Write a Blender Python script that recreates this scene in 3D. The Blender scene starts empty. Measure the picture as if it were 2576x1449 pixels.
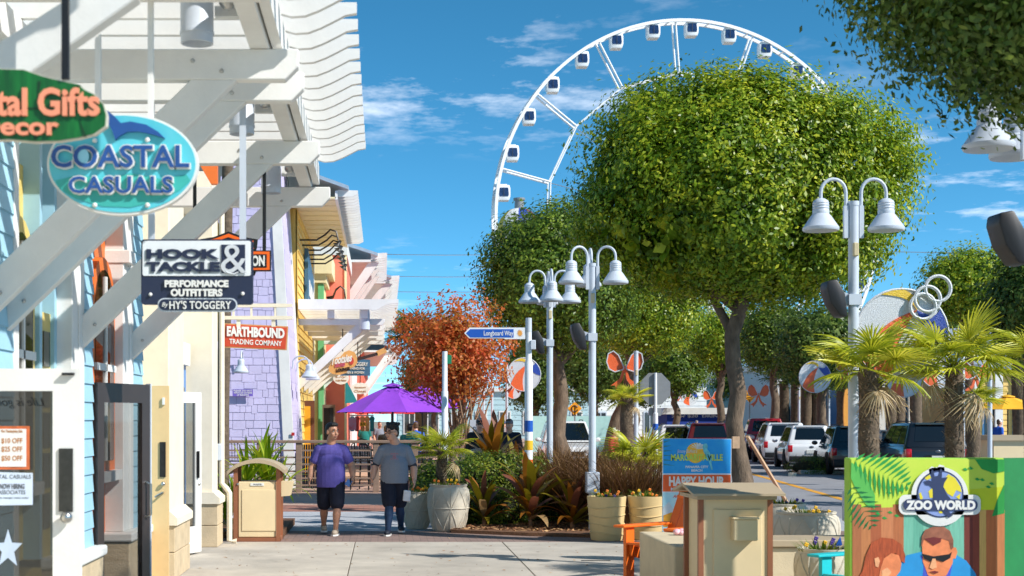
import bpy, bmesh, math, random
import numpy as np
from mathutils import Vector, Matrix
random.seed(7); RNG = np.random.default_rng(7)
R = math.radians
SC = bpy.context.scene
COL = SC.collection
# ------------------------------------------------------------------ camera
F, VX, VY, EYE = 3600.0, 965.0, 1058.0, 1.75      # focal length, vanishing point and eye height (photo measured 2576 x 1449)
cam = bpy.data.cameras.new('camera'); cam_o = bpy.data.objects.new('camera', cam); COL.objects.link(cam_o)
cam_o.location = (0, 0, EYE); cam_o.rotation_euler = (R(90), 0, 0)
cam.sensor_width = 36; cam.lens = F / 2576 * 36
cam.shift_x = (1288 - VX) / 2576; cam.shift_y = (VY - 724.5) / 2576
cam.clip_start = 0.1; cam.clip_end = 4000
cam.dof.use_dof = True; cam.dof.focus_distance = 23; cam.dof.aperture_fstop = 3.8
SC.camera = cam_o
# ------------------------------------------------------------------ sky, sun, exposure
SUN = Vector((0.90, -0.54, 0.85)).normalized()
w = bpy.data.worlds.new('World'); SC.world = w; w.use_nodes = True
nt = w.node_tree; N = nt.nodes; L = nt.links; N.clear()
sky = N.new('ShaderNodeTexSky'); sky.sky_type = 'NISHITA'; sky.sun_disc = False
sky.sun_elevation = math.asin(SUN.z); sky.sun_rotation = math.atan2(SUN.x, SUN.y)
sky.altitude = 0; sky.air_density = 0.45; sky.dust_density = 0.0; sky.ozone_density = 6.0
hsv = N.new('ShaderNodeHueSaturation'); hsv.inputs['Saturation'].default_value = 1.15; hsv.inputs['Hue'].default_value = 0.475; hsv.inputs['Value'].default_value = .92
L.new(sky.outputs[0], hsv.inputs['Color'])
# thin fair-weather cloud streaks: noise on a flat layer overhead
tc = N.new('ShaderNodeTexCoord'); sep = N.new('ShaderNodeSeparateXYZ'); L.new(tc.outputs['Generated'], sep.inputs[0])
mz = N.new('ShaderNodeMath'); mz.operation = 'MAXIMUM'; mz.inputs[1].default_value = 0.02; L.new(sep.outputs['Z'], mz.inputs[0])
az = N.new('ShaderNodeMath'); az.operation = 'ADD'; az.inputs[1].default_value = 0.06; L.new(mz.outputs[0], az.inputs[0])
dx = N.new('ShaderNodeMath'); dx.operation = 'DIVIDE'; L.new(sep.outputs['X'], dx.inputs[0]); L.new(az.outputs[0], dx.inputs[1])
dy = N.new('ShaderNodeMath'); dy.operation = 'DIVIDE'; L.new(sep.outputs['Y'], dy.inputs[0]); L.new(az.outputs[0], dy.inputs[1])
cb = N.new('ShaderNodeCombineXYZ'); cb.inputs[2].default_value = 5.1; L.new(dx.outputs[0], cb.inputs[0]); L.new(dy.outputs[0], cb.inputs[1])
n1 = N.new('ShaderNodeTexNoise'); n1.inputs['Scale'].default_value = 2.6; n1.inputs['Detail'].default_value = 7; n1.inputs['Roughness'].default_value = 0.62
L.new(cb.outputs[0], n1.inputs['Vector'])
n2 = N.new('ShaderNodeTexNoise'); n2.inputs['Scale'].default_value = 0.55; n2.inputs['Detail'].default_value = 2; L.new(cb.outputs[0], n2.inputs['Vector'])
r1 = N.new('ShaderNodeMapRange'); r1.inputs[1].default_value = 0.52; r1.inputs[2].default_value = 0.86; L.new(n1.outputs[0], r1.inputs[0])
r2 = N.new('ShaderNodeMapRange'); r2.inputs[1].default_value = 0.42; r2.inputs[2].default_value = 0.62; L.new(n2.outputs[0], r2.inputs[0])
mm = N.new('ShaderNodeMath'); mm.operation = 'MULTIPLY'; L.new(r1.outputs[0], mm.inputs[0]); L.new(r2.outputs[0], mm.inputs[1])
mx = N.new('ShaderNodeMix'); mx.data_type = 'RGBA'; L.new(mm.outputs[0], mx.inputs[0]); L.new(hsv.outputs[0], mx.inputs[6])
mx.inputs[7].default_value = (8.5, 8.7, 9.2, 1)
bg = N.new('ShaderNodeBackground'); bg.inputs['Strength'].default_value = 0.15; L.new(mx.outputs[2], bg.inputs[0])
out = N.new('ShaderNodeOutputWorld'); L.new(bg.outputs[0], out.inputs[0])
sl = bpy.data.lights.new('sun', 'SUN'); sl.energy = 4.5; sl.angle = R(0.5); sl.color = (1, .965, .91)
so = bpy.data.objects.new('sun', sl); COL.objects.link(so); so.rotation_euler = SUN.to_track_quat('Z', 'Y').to_euler(); so.location = (30, -10, 40)
SC.view_settings.view_transform = 'Standard'; SC.view_settings.look = 'None'; SC.view_settings.exposure = 0.42; SC.view_settings.gamma = 1
# ------------------------------------------------------------------ helpers
def P(x, y, d): return Vector(((x - VX) / F * d, d, EYE + (VY - y) / F * d))   # photo pixel at distance d
def px(x, d): return (x - VX) / F * d
def pz(y, d): return EYE + (VY - y) / F * d
def gd(y): return EYE * F / (y - VY)                                             # distance of ground seen at photo row y
def lin(c): return tuple((v / 255 / 12.92) if v / 255 <= .04045 else ((v / 255 + .055) / 1.055) ** 2.4 for v in c[:3]) + (1,)
MATS = {}
def mat(name, rgb, rough=.6, var=.12, scale=6, bump=0, bscale=40, metal=0, spec=.5, rnd=0, alt=None, stretch=None, coat=0):
    if name in MATS: return MATS[name]
    m = bpy.data.materials.new(name); m.use_nodes = True; nt = m.node_tree; b = nt.nodes['Principled BSDF']
    c = lin(rgb); b.inputs['Roughness'].default_value = rough; b.inputs['Metallic'].default_value = metal
    b.inputs['Specular IOR Level'].default_value = spec; b.inputs['Base Color'].default_value = c
    if coat: b.inputs['Coat Weight'].default_value = coat; b.inputs['Coat Roughness'].default_value = .04
    tc = nt.nodes.new('ShaderNodeTexCoord'); vec = tc.outputs['Object']
    if stretch:
        mp = nt.nodes.new('ShaderNodeMapping'); mp.inputs['Scale'].default_value = stretch; nt.links.new(vec, mp.inputs[0]); vec = mp.outputs[0]
    if var or alt:
        n = nt.nodes.new('ShaderNodeTexNoise'); n.inputs['Scale'].default_value = scale; n.inputs['Detail'].default_value = 5; n.inputs['Roughness'].default_value = .65
        nt.links.new(vec, n.inputs['Vector'])
        r = nt.nodes.new('ShaderNodeValToRGB'); r.color_ramp.elements[0].position = .3; r.color_ramp.elements[1].position = .7
        a = lin(alt) if alt else tuple(v * (1 - var * 1.6) for v in c[:3]) + (1,)
        r.color_ramp.elements[0].color = a; r.color_ramp.elements[1].color = tuple(min(1, v * (1 + var * .5)) for v in c[:3]) + (1,)
        nt.links.new(n.outputs[0], r.inputs[0]); res = r.outputs[0]
        if rnd:
            oi = nt.nodes.new('ShaderNodeObjectInfo'); mr = nt.nodes.new('ShaderNodeMapRange'); mr.inputs[3].default_value = 1 - rnd; mr.inputs[4].default_value = 1 + rnd * .6
            nt.links.new(oi.outputs['Random'], mr.inputs[0]); h = nt.nodes.new('ShaderNodeHueSaturation'); nt.links.new(mr.outputs[0], h.inputs['Value']); nt.links.new(res, h.inputs['Color']); res = h.outputs[0]
        nt.links.new(res, b.inputs['Base Color'])
    if bump:
        n = nt.nodes.new('ShaderNodeTexNoise'); n.inputs['Scale'].default_value = bscale; n.inputs['Detail'].default_value = 4; nt.links.new(vec, n.inputs['Vector'])
        bp = nt.nodes.new('ShaderNodeBump'); bp.inputs['Strength'].default_value = bump; bp.inputs['Distance'].default_value = .02
        nt.links.new(n.outputs[0], bp.inputs['Height']); nt.links.new(bp.outputs[0], b.inputs['Normal'])
    MATS[name] = m; return m
def leafmat(name, dark, mid, light, rough=.45, trans=.25, pos=(.0, .45, 1.)):
    m = bpy.data.materials.new(name); m.use_nodes = True; nt = m.node_tree; b = nt.nodes['Principled BSDF']
    g = nt.nodes.new('ShaderNodeNewGeometry'); r = nt.nodes.new('ShaderNodeValToRGB'); e = r.color_ramp.elements
    e[0].color = lin(dark); e[0].position = pos[0]; e[1].color = lin(light); e[1].position = pos[2]; k = e.new(pos[1]); k.color = lin(mid)
    tc = nt.nodes.new('ShaderNodeTexCoord'); n = nt.nodes.new('ShaderNodeTexNoise'); n.inputs['Scale'].default_value = 1.9; n.inputs['Detail'].default_value = 4
    nt.links.new(tc.outputs['Object'], n.inputs['Vector'])
    a = nt.nodes.new('ShaderNodeMath'); a.operation = 'MULTIPLY_ADD'; a.inputs[1].default_value = .55; nt.links.new(g.outputs['Random Per Island'], a.inputs[0])
    s = nt.nodes.new('ShaderNodeMath'); s.operation = 'MULTIPLY_ADD'; s.inputs[1].default_value = 1.3; s.inputs[2].default_value = -.42; nt.links.new(n.outputs[0], s.inputs[0])
    nt.links.new(s.outputs[0], a.inputs[2]); nt.links.new(a.outputs[0], r.inputs[0]); nt.links.new(r.outputs[0], b.inputs['Base Color'])
    b.inputs['Roughness'].default_value = rough; b.inputs['Specular IOR Level'].default_value = .4
    t = nt.nodes.new('ShaderNodeBsdfTranslucent'); nt.links.new(r.outputs[0], t.inputs[0]); mxs = nt.nodes.new('ShaderNodeMixShader'); mxs.inputs[0].default_value = trans
    o = nt.nodes['Material Output']; nt.links.new(b.outputs[0], mxs.inputs[1]); nt.links.new(t.outputs[0], mxs.inputs[2]); nt.links.new(mxs.outputs[0], o.inputs[0])
    MATS[name] = m; return m
def glassmat(name, tint=(20, 26, 30), tr=.35):
    m = bpy.data.materials.new(name); m.use_nodes = True; nt = m.node_tree; b = nt.nodes['Principled BSDF']
    b.inputs['Base Color'].default_value = lin(tint); b.inputs['Roughness'].default_value = .03; b.inputs['Specular IOR Level'].default_value = .8
    t = nt.nodes.new('ShaderNodeBsdfTransparent'); mxs = nt.nodes.new('ShaderNodeMixShader'); mxs.inputs[0].default_value = tr
    o = nt.nodes['Material Output']; nt.links.new(b.outputs[0], mxs.inputs[1]); nt.links.new(t.outputs[0], mxs.inputs[2]); nt.links.new(mxs.outputs[0], o.inputs[0])
    MATS[name] = m; return m
ORG = {}
def tag(o, label=None, cat=None, group=None, kind=None):
    if label: o['label'] = label
    if cat: o['category'] = cat
    if group: o['group'] = group
    if kind: o['kind'] = kind
    return o
def thing(name, label, cat, loc, group=None):
    o = bpy.data.objects.new(name, None); COL.objects.link(o); o.location = loc; ORG[o.name] = Vector(loc); o.empty_display_size = .2
    return tag(o, label, cat, group)
def add(name, me, parent=None, loc=None):
    o = bpy.data.objects.new(name, me); COL.objects.link(o)
    if parent: o.parent = parent; ORG[o.name] = ORG.get(parent.name, Vector((0, 0, 0)))
    if loc is not None: o.location = loc
    return o
class B:
    """collects shapes given in world metres; build() links them as ONE mesh object"""
    def __init__(s): s.bm = bmesh.new()
    def pts(s, v, faces):
        vs = [s.bm.verts.new(p) for p in v]
        for f in faces:
            try: s.bm.faces.new([vs[i] for i in f])
            except ValueError: pass
        return s
    def box(s, x0, x1, y0, y1, z0, z1):
        v = [(x, y, z) for z in (z0, z1) for y in (y0, y1) for x in (x0, x1)]
        return s.pts(v, [(0, 2, 3, 1), (4, 5, 7, 6), (0, 1, 5, 4), (2, 6, 7, 3), (0, 4, 6, 2), (1, 3, 7, 5)])
    def obox(s, c, sz, M=None):
        a, b, d = sz[0] / 2, sz[1] / 2, sz[2] / 2; M = M or Matrix.Identity(3)
        v = [Vector(c) + M @ Vector((x, y, z)) for z in (-d, d) for y in (-b, b) for x in (-a, a)]
        return s.pts(v, [(0, 2, 3, 1), (4, 5, 7, 6), (0, 1, 5, 4), (2, 6, 7, 3), (0, 4, 6, 2), (1, 3, 7, 5)])
    def bar(s, p, q, wd, ht=None, up=(0, 0, 1)):
        p, q = Vector(p), Vector(q); ht = ht or wd; t = (q - p).normalized(); u = Vector(up)
        if abs(t.dot(u)) > .98: u = Vector((0, 1, 0))
        x = t.cross(u).normalized(); z = x.cross(t); M = Matrix((x, t, z)).transposed()
        return s.obox((p + q) / 2, (wd, (q - p).length, ht), M)
    def prism(s, pl, ax, a, b):
        """outline pl (2D) extruded along axis ax from a to b; ax 1: (x,z) outline, ax 0: (y,z), ax 2: (x,y)"""
        n = len(pl); f = {0: lambda p, t: (t, p[0], p[1]), 1: lambda p, t: (p[0], t, p[1]), 2: lambda p, t: (p[0], p[1], t)}[ax]
        v = [f(p, a) for p in pl] + [f(p, b) for p in pl]
        s.pts(v, [tuple(range(n))[::-1], tuple(range(n, 2 * n))] + [(i, (i + 1) % n, n + (i + 1) % n, n + i) for i in range(n)])
        return s
    def tube(s, pts, r, n=8, cap=True):
        pts = [Vector(p) for p in pts]; rs = r if hasattr(r, '__len__') else [r] * len(pts); rings = []; pu = None
        for i, p in enumerate(pts):
            t = ((pts[min(i + 1, len(pts) - 1)] - pts[max(i - 1, 0)]) or Vector((0, 0, 1))).normalized()
            u = pu - t * pu.dot(t) if pu else t.cross(Vector((0, 0, 1)) if abs(t.z) < .9 else Vector((1, 0, 0)))
            u.normalize(); pu = u; v = t.cross(u)
            rings.append([s.bm.verts.new(p + (u * math.cos(6.2832 * k / n) + v * math.sin(6.2832 * k / n)) * rs[i]) for k in range(n)])
        for a, b in zip(rings, rings[1:]):
            for k in range(n): s.bm.faces.new((a[k], a[(k + 1) % n], b[(k + 1) % n], b[k]))
        if cap:
            s.bm.faces.new(rings[0][::-1]); s.bm.faces.new(rings[-1])
        return s
    def lathe(s, prof, n=24, c=(0, 0, 0), M=None):
        c = Vector(c); M = M or Matrix.Identity(3); rings = []
        for r, z in prof: rings.append([s.bm.verts.new(c + M @ Vector((r * math.cos(6.2832 * k / n), r * math.sin(6.2832 * k / n), z))) for k in range(n)])
        for a, b in zip(rings, rings[1:]):
            for k in range(n): s.bm.faces.new((a[k], a[(k + 1) % n], b[(k + 1) % n], b[k]))
        for rg, rv in ((rings[0], True), (rings[-1], False)):
            try: s.bm.faces.new(rg[::-1] if rv else rg)
            except ValueError: pass
        return s
    def ball(s, c, r, n=12, m=8, M=None):
        r = r if hasattr(r, '__len__') else (r, r, r); M = M or Matrix.Identity(3); c = Vector(c)
        top = s.bm.verts.new(c + M @ Vector((0, 0, r[2]))); bot = s.bm.verts.new(c + M @ Vector((0, 0, -r[2]))); rings = []
        for j in range(1, m):
            a = math.pi * j / m
            rings.append([s.bm.verts.new(c + M @ Vector((r[0] * math.sin(a) * math.cos(6.2832 * k / n), r[1] * math.sin(a) * math.sin(6.2832 * k / n), r[2] * math.cos(a)))) for k in range(n)])
        for k in range(n):
            s.bm.faces.new((top, rings[0][k], rings[0][(k + 1) % n])); s.bm.faces.new((bot, rings[-1][(k + 1) % n], rings[-1][k]))
        for a, b in zip(rings, rings[1:]):
            for k in range(n): s.bm.faces.new((a[k], b[k], b[(k + 1) % n], a[(k + 1) % n]))
        return s
    def torus(s, c, Rr, r, M=None, n=32, m=8, a0=0, a1=6.2832):
        M = M or Matrix.Identity(3); c = Vector(c); pts = []
        for i in range(n + 1):
            a = a0 + (a1 - a0) * i / n; pts.append(c + M @ Vector((Rr * math.cos(a), Rr * math.sin(a), 0)))
        return s.tube(pts, r, m)
    def bevel(s, w_, seg=2):
        bmesh.ops.bevel(s.bm, geom=[e for e in s.bm.edges], offset=w_, segments=seg, affect='EDGES', profile=.5, clamp_overlap=True); return s
    def mesh(s, name, m, org=(0, 0, 0), smooth=None):
        bm = s.bm
        bmesh.ops.recalc_face_normals(bm, faces=bm.faces)
        if smooth is not None:
            for f in bm.faces: f.smooth = True
            for e in bm.edges:
                if len(e.link_faces) == 2 and e.calc_face_angle(0) > R(smooth): e.smooth = False
        if any(org): bmesh.ops.translate(bm, verts=bm.verts, vec=-Vector(org))
        me = bpy.data.meshes.new(name); bm.to_mesh(me); bm.free(); me.materials.append(m); return me
    def build(s, name, m, parent=None, smooth=None):
        if parent is not None: return add(name, s.mesh(name, m, ORG[parent.name], smooth), parent)
        v = [x.co for x in s.bm.verts]; o = Vector(((min(p.x for p in v) + max(p.x for p in v)) / 2, (min(p.y for p in v) + max(p.y for p in v)) / 2, min(p.z for p in v)))
        ob = add(name, s.mesh(name, m, o, smooth), None, o); ORG[ob.name] = o; return ob
def struct(name, b, m, smooth=None): return tag(b.build(name, m, None, smooth), kind='structure')
def plate(name, pl, d, th, m, parent, lift=0):
    """outline given in photo pixels, standing at distance d facing the street, th metres thick"""
    return B().prism([(px(x, d), pz(y, d)) for x, y in pl], 1, d - lift, d - lift + th).build(name, m, parent)
def ell(cx, cy, rx, ry, n=40, a0=0, a1=6.2832): return [(cx + rx * math.cos(a0 + (a1 - a0) * i / n), cy + ry * math.sin(a0 + (a1 - a0) * i / n)) for i in range(n)]
def rrect(x0, y0, x1, y1, r, k=5):
    o = []
    for cx, cy, a in ((x1 - r, y1 - r, 0), (x0 + r, y1 - r, 90), (x0 + r, y0 + r, 180), (x1 - r, y0 + r, 270)):
        for i in range(k + 1): t = R(a + 90 * i / k); o.append((cx + r * math.cos(t), cy + r * math.sin(t)))
    return o
TXT = {}
def text_data(s, bold=0., shear=0., sp=1.):
    k = (s, bold, shear, sp)
    if k not in TXT:
        cu = bpy.data.curves.new('t', 'FONT'); cu.body = s; cu.size = 1; cu.extrude = .02; cu.offset = bold; cu.shear = shear; cu.space_character = sp; cu.resolution_u = 3
        ob = bpy.data.objects.new('t', cu); me = bpy.data.meshes.new_from_object(ob)
        v = np.empty(len(me.vertices) * 3); me.vertices.foreach_get('co', v); v = v.reshape(-1, 3)
        f = [tuple(p.vertices) for p in me.polygons]; TXT[k] = (v, f); bpy.data.meshes.remove(me); bpy.data.objects.remove(ob)
    return TXT[k]
def text(s, x0, y0, x1, y1, d, m, parent, lift=.006, th=.006, bold=0., shear=0., sp=1., skew=0., name='lettering', arc=0.):
    """lettering that fills the photo box x0..x1, y0..y1 on a face at distance d"""
    v, f = text_data(s, bold, shear, sp); mn, mxx = v.min(0), v.max(0); u = (v - mn) / np.maximum(mxx - mn, 1e-6)
    X = x0 + u[:, 0] * (x1 - x0); Y = y1 + u[:, 1] * (y0 - y1) + skew * (u[:, 0] - .5) + arc * ((u[:, 0] - .5) ** 2 * 4)
    co = np.stack([(X - VX) / F * d, d - lift + (1 - u[:, 2]) * th - th, EYE + (VY - Y) / F * d], 1) - np.array(ORG[parent.name])
    me = bpy.data.meshes.new(name); me.from_pydata([tuple(c) for c in co], [], f); me.materials.append(m)
    return add(name, me, parent)
def copy_tree(o, parent=None):
    c = o.copy(); COL.objects.link(c); c.parent = parent
    for ch in [x for x in o.children]: copy_tree(ch, c)
    return c
def npmesh(name, v, f, m, parent=None, loc=None, smooth=False):
    """fast mesh from numpy quads"""
    me = bpy.data.meshes.new(name); v = np.asarray(v, np.float32); f = np.asarray(f, np.int32); k = f.shape[1]
    me.vertices.add(len(v)); me.vertices.foreach_set('co', v.ravel()); me.loops.add(f.size); me.loops.foreach_set('vertex_index', f.ravel())
    me.polygons.add(len(f)); me.polygons.foreach_set('loop_start', np.arange(len(f), dtype=np.int32) * k)
    me.update(calc_edges=True); me.validate(); me.materials.append(m)
    return add(name, me, parent, loc)
# ------------------------------------------------------------------ materials
WHITE = mat('white_paint', (232, 231, 226), .5, .08, 1.7, .06, 60)
CREAM = mat('cream_stucco', (232, 222, 200), .85, .06, 4, .35, 140)
TANSTONE = mat('tan_stone', (205, 184, 150), .85, .12, 5, .3, 60)
BLUESID = mat('pale_blue_siding', (160, 203, 220), .55, .06, 3, rnd=.05)
YELLOWTRIM = mat('yellow_trim', (222, 196, 112), .5, .06)
ORANGETRIM = mat('orange_trim', (226, 112, 40), .5, .06)
LILAC = mat('lilac_shingle', (204, 196, 228), .75, .06, 5, .1, 30, rnd=.06)
DARKGLASS = glassmat('window_glass', (16, 22, 26), .25)
CLEARGLASS = glassmat('door_glass', (30, 36, 36), .62)
INTERIOR = mat('dim_interior', (70, 62, 52), .9, .3, 2)
STEEL = mat('brushed_steel', (190, 190, 188), .3, .05, metal=1)
BLACKM = mat('black_metal', (22, 22, 24), .45, .1)
LAMPGREY = mat('lamp_grey_paint', (196, 204, 214), .4, .05)
CONC = mat('sidewalk_concrete', (190, 181, 167), .9, .18, 1.1, .35, 140, rnd=.05)
# ------------------------------------------------------------------ the setting: ground, road, pavements
def xl(d): return 7.6 + .17 * (d - 27)      # left kerb line of the road
ASPH = mat('sunlit_asphalt', (142, 142, 146), .92, .10, 1.2, .4, 160)
struct('ground', B().box(-900, 1500, -60, 2400, -.5, -.16), mat('sandy_ground', (150, 140, 122), .95, .15, .3))
struct('road', B().prism([(xl(0), 0), (xl(0) + 26, 0), (xl(320) + 26, 320), (xl(320), 320)], 2, -.3, -.12), ASPH)
side = struct('sidewalk', B().prism([(-9, 1), (xl(1) - .15, 1), (xl(320) - .15, 320), (-9, 320)], 2, -.3, -.012), mat('joint_concrete', (120, 108, 94), .95, .1, 3))
xs = [-4.65, -2.53, -.41, 1.71, 3.83, 5.0]; ys = [2.2, 6.8, 11.4, 16.0, 20.65]
for i in range(5):
    for j in range(4):
        B().box(xs[i] + .006, xs[i + 1] - .006, ys[j] + .006, ys[j + 1] - .006, -.1, 0).bevel(.004, 1).build('concrete_slab', CONC, side)
PAV = mat('grey_brown_pavers', (140, 112, 100), .9, .1, 3, .3, 80)
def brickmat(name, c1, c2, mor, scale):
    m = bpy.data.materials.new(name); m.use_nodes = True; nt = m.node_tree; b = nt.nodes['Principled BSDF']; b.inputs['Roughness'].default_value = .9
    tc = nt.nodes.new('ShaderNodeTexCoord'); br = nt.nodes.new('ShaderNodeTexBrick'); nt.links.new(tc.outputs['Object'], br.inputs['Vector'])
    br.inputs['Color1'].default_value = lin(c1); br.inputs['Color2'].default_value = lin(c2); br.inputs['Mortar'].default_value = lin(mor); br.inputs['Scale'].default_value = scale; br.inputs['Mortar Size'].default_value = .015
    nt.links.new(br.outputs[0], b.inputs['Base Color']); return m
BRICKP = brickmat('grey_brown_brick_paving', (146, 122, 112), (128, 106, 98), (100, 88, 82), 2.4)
BRICKR = brickmat('red_brick_paving', (172, 120, 100), (150, 98, 82), (120, 96, 86), 2.2)
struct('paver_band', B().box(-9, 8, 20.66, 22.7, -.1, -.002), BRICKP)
struct('cross_street', B().box(-9, 8.2, 22.71, 27.6, -.1, -.006), mat('cross_street_asphalt', (176, 178, 182), .92, .08, 1.5, .4, 150))
struct('brick_crossing', B().box(-9, 8.2, 27.61, 29.6, -.1, 0), BRICKR)
struct('patio_paving', B().prism([(-9, 29.61), (xl(29.6) - .3, 29.61), (xl(150) - .3, 150), (-9, 150)], 2, -.1, -.004), mat('pink_beige_paving', (192, 158, 138), .9, .1, 2, .2, 80))
# road kerb, lane line
kb = B()
kb.prism([(xl(0) - .15, 0), (xl(0) + .02, 0), (xl(320) + .02, 320), (xl(320) - .15, 320)], 2, -.3, .004)
struct('kerb', kb, mat('kerb_concrete', (190, 186, 178), .9, .1))
YEL = mat('yellow_road_paint', (226, 160, 40), .7, .15, 8)
struct('lane_line', B().prism([(10.1, 28.5), (10.3, 28.5), (14.1, 59), (13.9, 59)], 2, -.12, -.114), YEL)
# left and right planting beds
MULCH = mat('mulch', (120, 84, 58), .95, .3, 30, .8, 60)
struct('mulch_bed', B().prism([(1.05, 22.3), (2.2, 21.7), (3.4, 21.3), (4.6, 22.2), (5.2, 26), (4.2, 29), (1.5, 29.2), (.9, 26)], 2, -.1, .05), MULCH)
n = 2600; t = RNG.random((n, 2)); cx = 1.1 + t[:, 0] * 3.6; cy = 21.9 + t[:, 1] * 2.6; k = cy > 22.35 - (cx - 1.05) * .32
cx, cy = cx[k], cy[k]; n = len(cx); a = RNG.random(n) * 6.28; ln = .02 + RNG.random(n) * .045; wd = .008 + RNG.random(n) * .012
u = np.stack([np.cos(a) * ln, np.sin(a) * ln, RNG.normal(0, .008, n)], 1); v_ = np.stack([-np.sin(a) * wd, np.cos(a) * wd, RNG.normal(0, .006, n)], 1); c = np.stack([cx, cy, np.full(n, .06)], 1)
vv = np.stack([c - u, c + v_, c + u, c - v_], 1).reshape(-1, 3)
tag(npmesh('mulch_chips', vv, np.arange(n * 4).reshape(-1, 4), leafmat('mulch_chip', (70, 46, 34), (150, 104, 70), (205, 170, 120), .9, 0)), 'loose brown bark chips and dry leaves on the planting bed', 'mulch', kind='stuff')
# ------------------------------------------------------------------ near shop front on the left, facing the walk
shop = thing('shop_building', 'pale blue and cream shop front with yellow and orange windows along the walk', 'building', (-3, 12, 0))
B().box(-6, -2.78, 3, 20.1, 0, 5.2).build('wall', CREAM, shop)
def siding(x, y0, y1, z0, z1, m, parent, h=.145):
    """lap boards on a wall that faces +X"""
    z = z0; k = 0
    while z < z1 - .02:
        t = min(z + h, z1)
        B().prism([(x - .06, z), (x + .018, z), (x + .004, t), (x - .06, t)], 1, y0, y1).build('siding_board', m, parent); z = t
# bays: blue boarded piers with white corner trim at the brackets
for (a, b_) in ((8.15, 9.1), (11.22, 11.6), (13.42, 14.0)):
    B().box(-2.8, -2.37, a, b_, 0.02, 4.6).build('pier', CREAM, shop)
    siding(-2.365, a, b_, .74, 4.4, BLUESID, shop)
for a, b_ in ((9.1, 9.21), (11.05, 11.22), (13.25, 13.42)):
    B().box(-2.8, -2.345, a, b_, .74, 4.6).bevel(.006, 1).build('corner_trim', WHITE, shop)
for a, b_ in ((10.86, 11.05), (13.0, 13.25)):
    B().box(-2.8, -2.36, a, b_, .74, 4.6).bevel(.008, 1).build('pilaster', WHITE, shop)
    B().box(-2.8, -2.30, a - .012, b_ + .012, 3.18, 3.3).bevel(.006, 1).build('pilaster_cap', WHITE, shop)
# arched yellow window
def ywin(y0, y1, m, xp=-2.52):
    o = xp + 2.52
    B().box(-2.8, -2.62 + o, y0, y1, .74, 3.6).build('bay_panel', m, shop)
    f = B().prism([(y0 + .06, 1.3), (y1 - .06, 1.3), (y1 - .06, 2.75)] + [((y0 + y1) / 2 + (y1 - y0 - .12) / 2 * math.cos(t), 2.75 + .42 * math.sin(t)) for t in [math.pi * i / 10 for i in range(1, 10)]] + [(y0 + .06, 2.75)], 0, -2.64 + o, -2.52 + o).build('window', m, shop)
    B().prism([(y0 + .14, 1.4), (y1 - .14, 1.4), (y1 - .14, 2.72)] + [((y0 + y1) / 2 + (y1 - y0 - .28) / 2 * math.cos(t), 2.72 + .34 * math.sin(t)) for t in [math.pi * i / 10 for i in range(1, 10)]] + [(y0 + .14, 2.72)], 0, -2.53 + o, -2.512 + o).build('pane', DARKGLASS, f)
    mid = (y0 + y1) / 2
    B().box(-2.53 + o, -2.495 + o, mid - .02, mid + .02, 1.4, 3.0).build('mullion', WHITE, f)
    B().box(-2.53 + o, -2.495 + o, y0 + .12, y1 - .12, 2.18, 2.24).build('mullion', WHITE, f)
    B().box(-2.66 + o, -2.46 + o, y0 + .02, y1 - .02, 1.22, 1.31).build('sill', WHITE, f)
ywin(9.5, 10.4, YELLOWTRIM); ywin(11.9, 13.0, ORANGETRIM, -2.43)
B().box(-2.8, -2.5, 10.4, 10.48, .74, 4.6).build('bay_trim', BLUESID, shop)
f = B().box(-2.8, -2.51, 10.48, 10.78, .3, 2.55).build('side_light', YELLOWTRIM, shop)
for k in range(5): B().box(-2.52, -2.5, 10.53, 10.73, .95 + k * .3, 1.21 + k * .3).build('pane', DARKGLASS, f)
B().box(-2.8, -2.48, 10.78, 10.86, .3, 4.6).build('bay_trim', BLUESID, shop)
for (a, b_) in ((8.1, 9.25), (10.5, 11.65), (12.85, 14.05)):
    B().box(-2.8, -2.28, a, b_, 0, .66).bevel(.01, 1).build('stone_base', TANSTONE, shop)
    B().box(-2.8, -2.25, a - .02, b_ + .02, .66, .74).bevel(.015, 2).build('stone_cap', WHITE, shop)
# stucco pilasters with stone block bases
for (a, b_, xo) in ((15.75, 16.9, -2.8), (19.8, 20.35, -2.8)):
    B().box(xo, -2.36, a, b_, .70, 5.2).bevel(.012, 1).build('pilaster', CREAM, shop)
    B().prism([(xo, .6), (-2.26, .6), (-2.26, .68), (-2.35, .76), (xo, .76)], 1, a - .08, b_ + .06).build('stone_cap', CREAM, shop)
    for z0, z1 in ((0, .3), (.3, .6)):
        B().box(xo, -2.29, a - .05, (a + b_) / 2, z0 + .004, z1 - .004).bevel(.006, 1).build('stone_block', TANSTONE, shop)
        B().box(xo, -2.29, (a + b_) / 2 + .008, b_ + .03, z0 + .004, z1 - .004).bevel(.006, 1).build('stone_block', TANSTONE, shop)
B().tube([(-2.31, 20.42, 5), (-2.31, 20.42, .86), (-2.24, 20.42, .78), (-2.2, 20.42, .72), (-2.2, 20.42, .04), (-2.1, 20.42, .03)], .04, 8).build('downpipe', CREAM, shop)
B().box(-2.40, -2.30, 20.36, 20.44, 1.18, 1.42).bevel(.01, 1).build('junction_box', LAMPGREY, shop)
f = B().box(-2.8, -2.72, 17.0, 19.7, .02, 2.5).build('door_frame', mat('blue_frame', (96, 140, 196), .5, .05), shop)
B().box(-2.74, -2.71, 17.2, 19.5, .1, 2.2).build('pane', DARKGLASS, f)
B().box(-2.8, -2.66, 17.0, 19.7, 2.5, 2.8).build('door_head', WHITE, shop)
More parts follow.
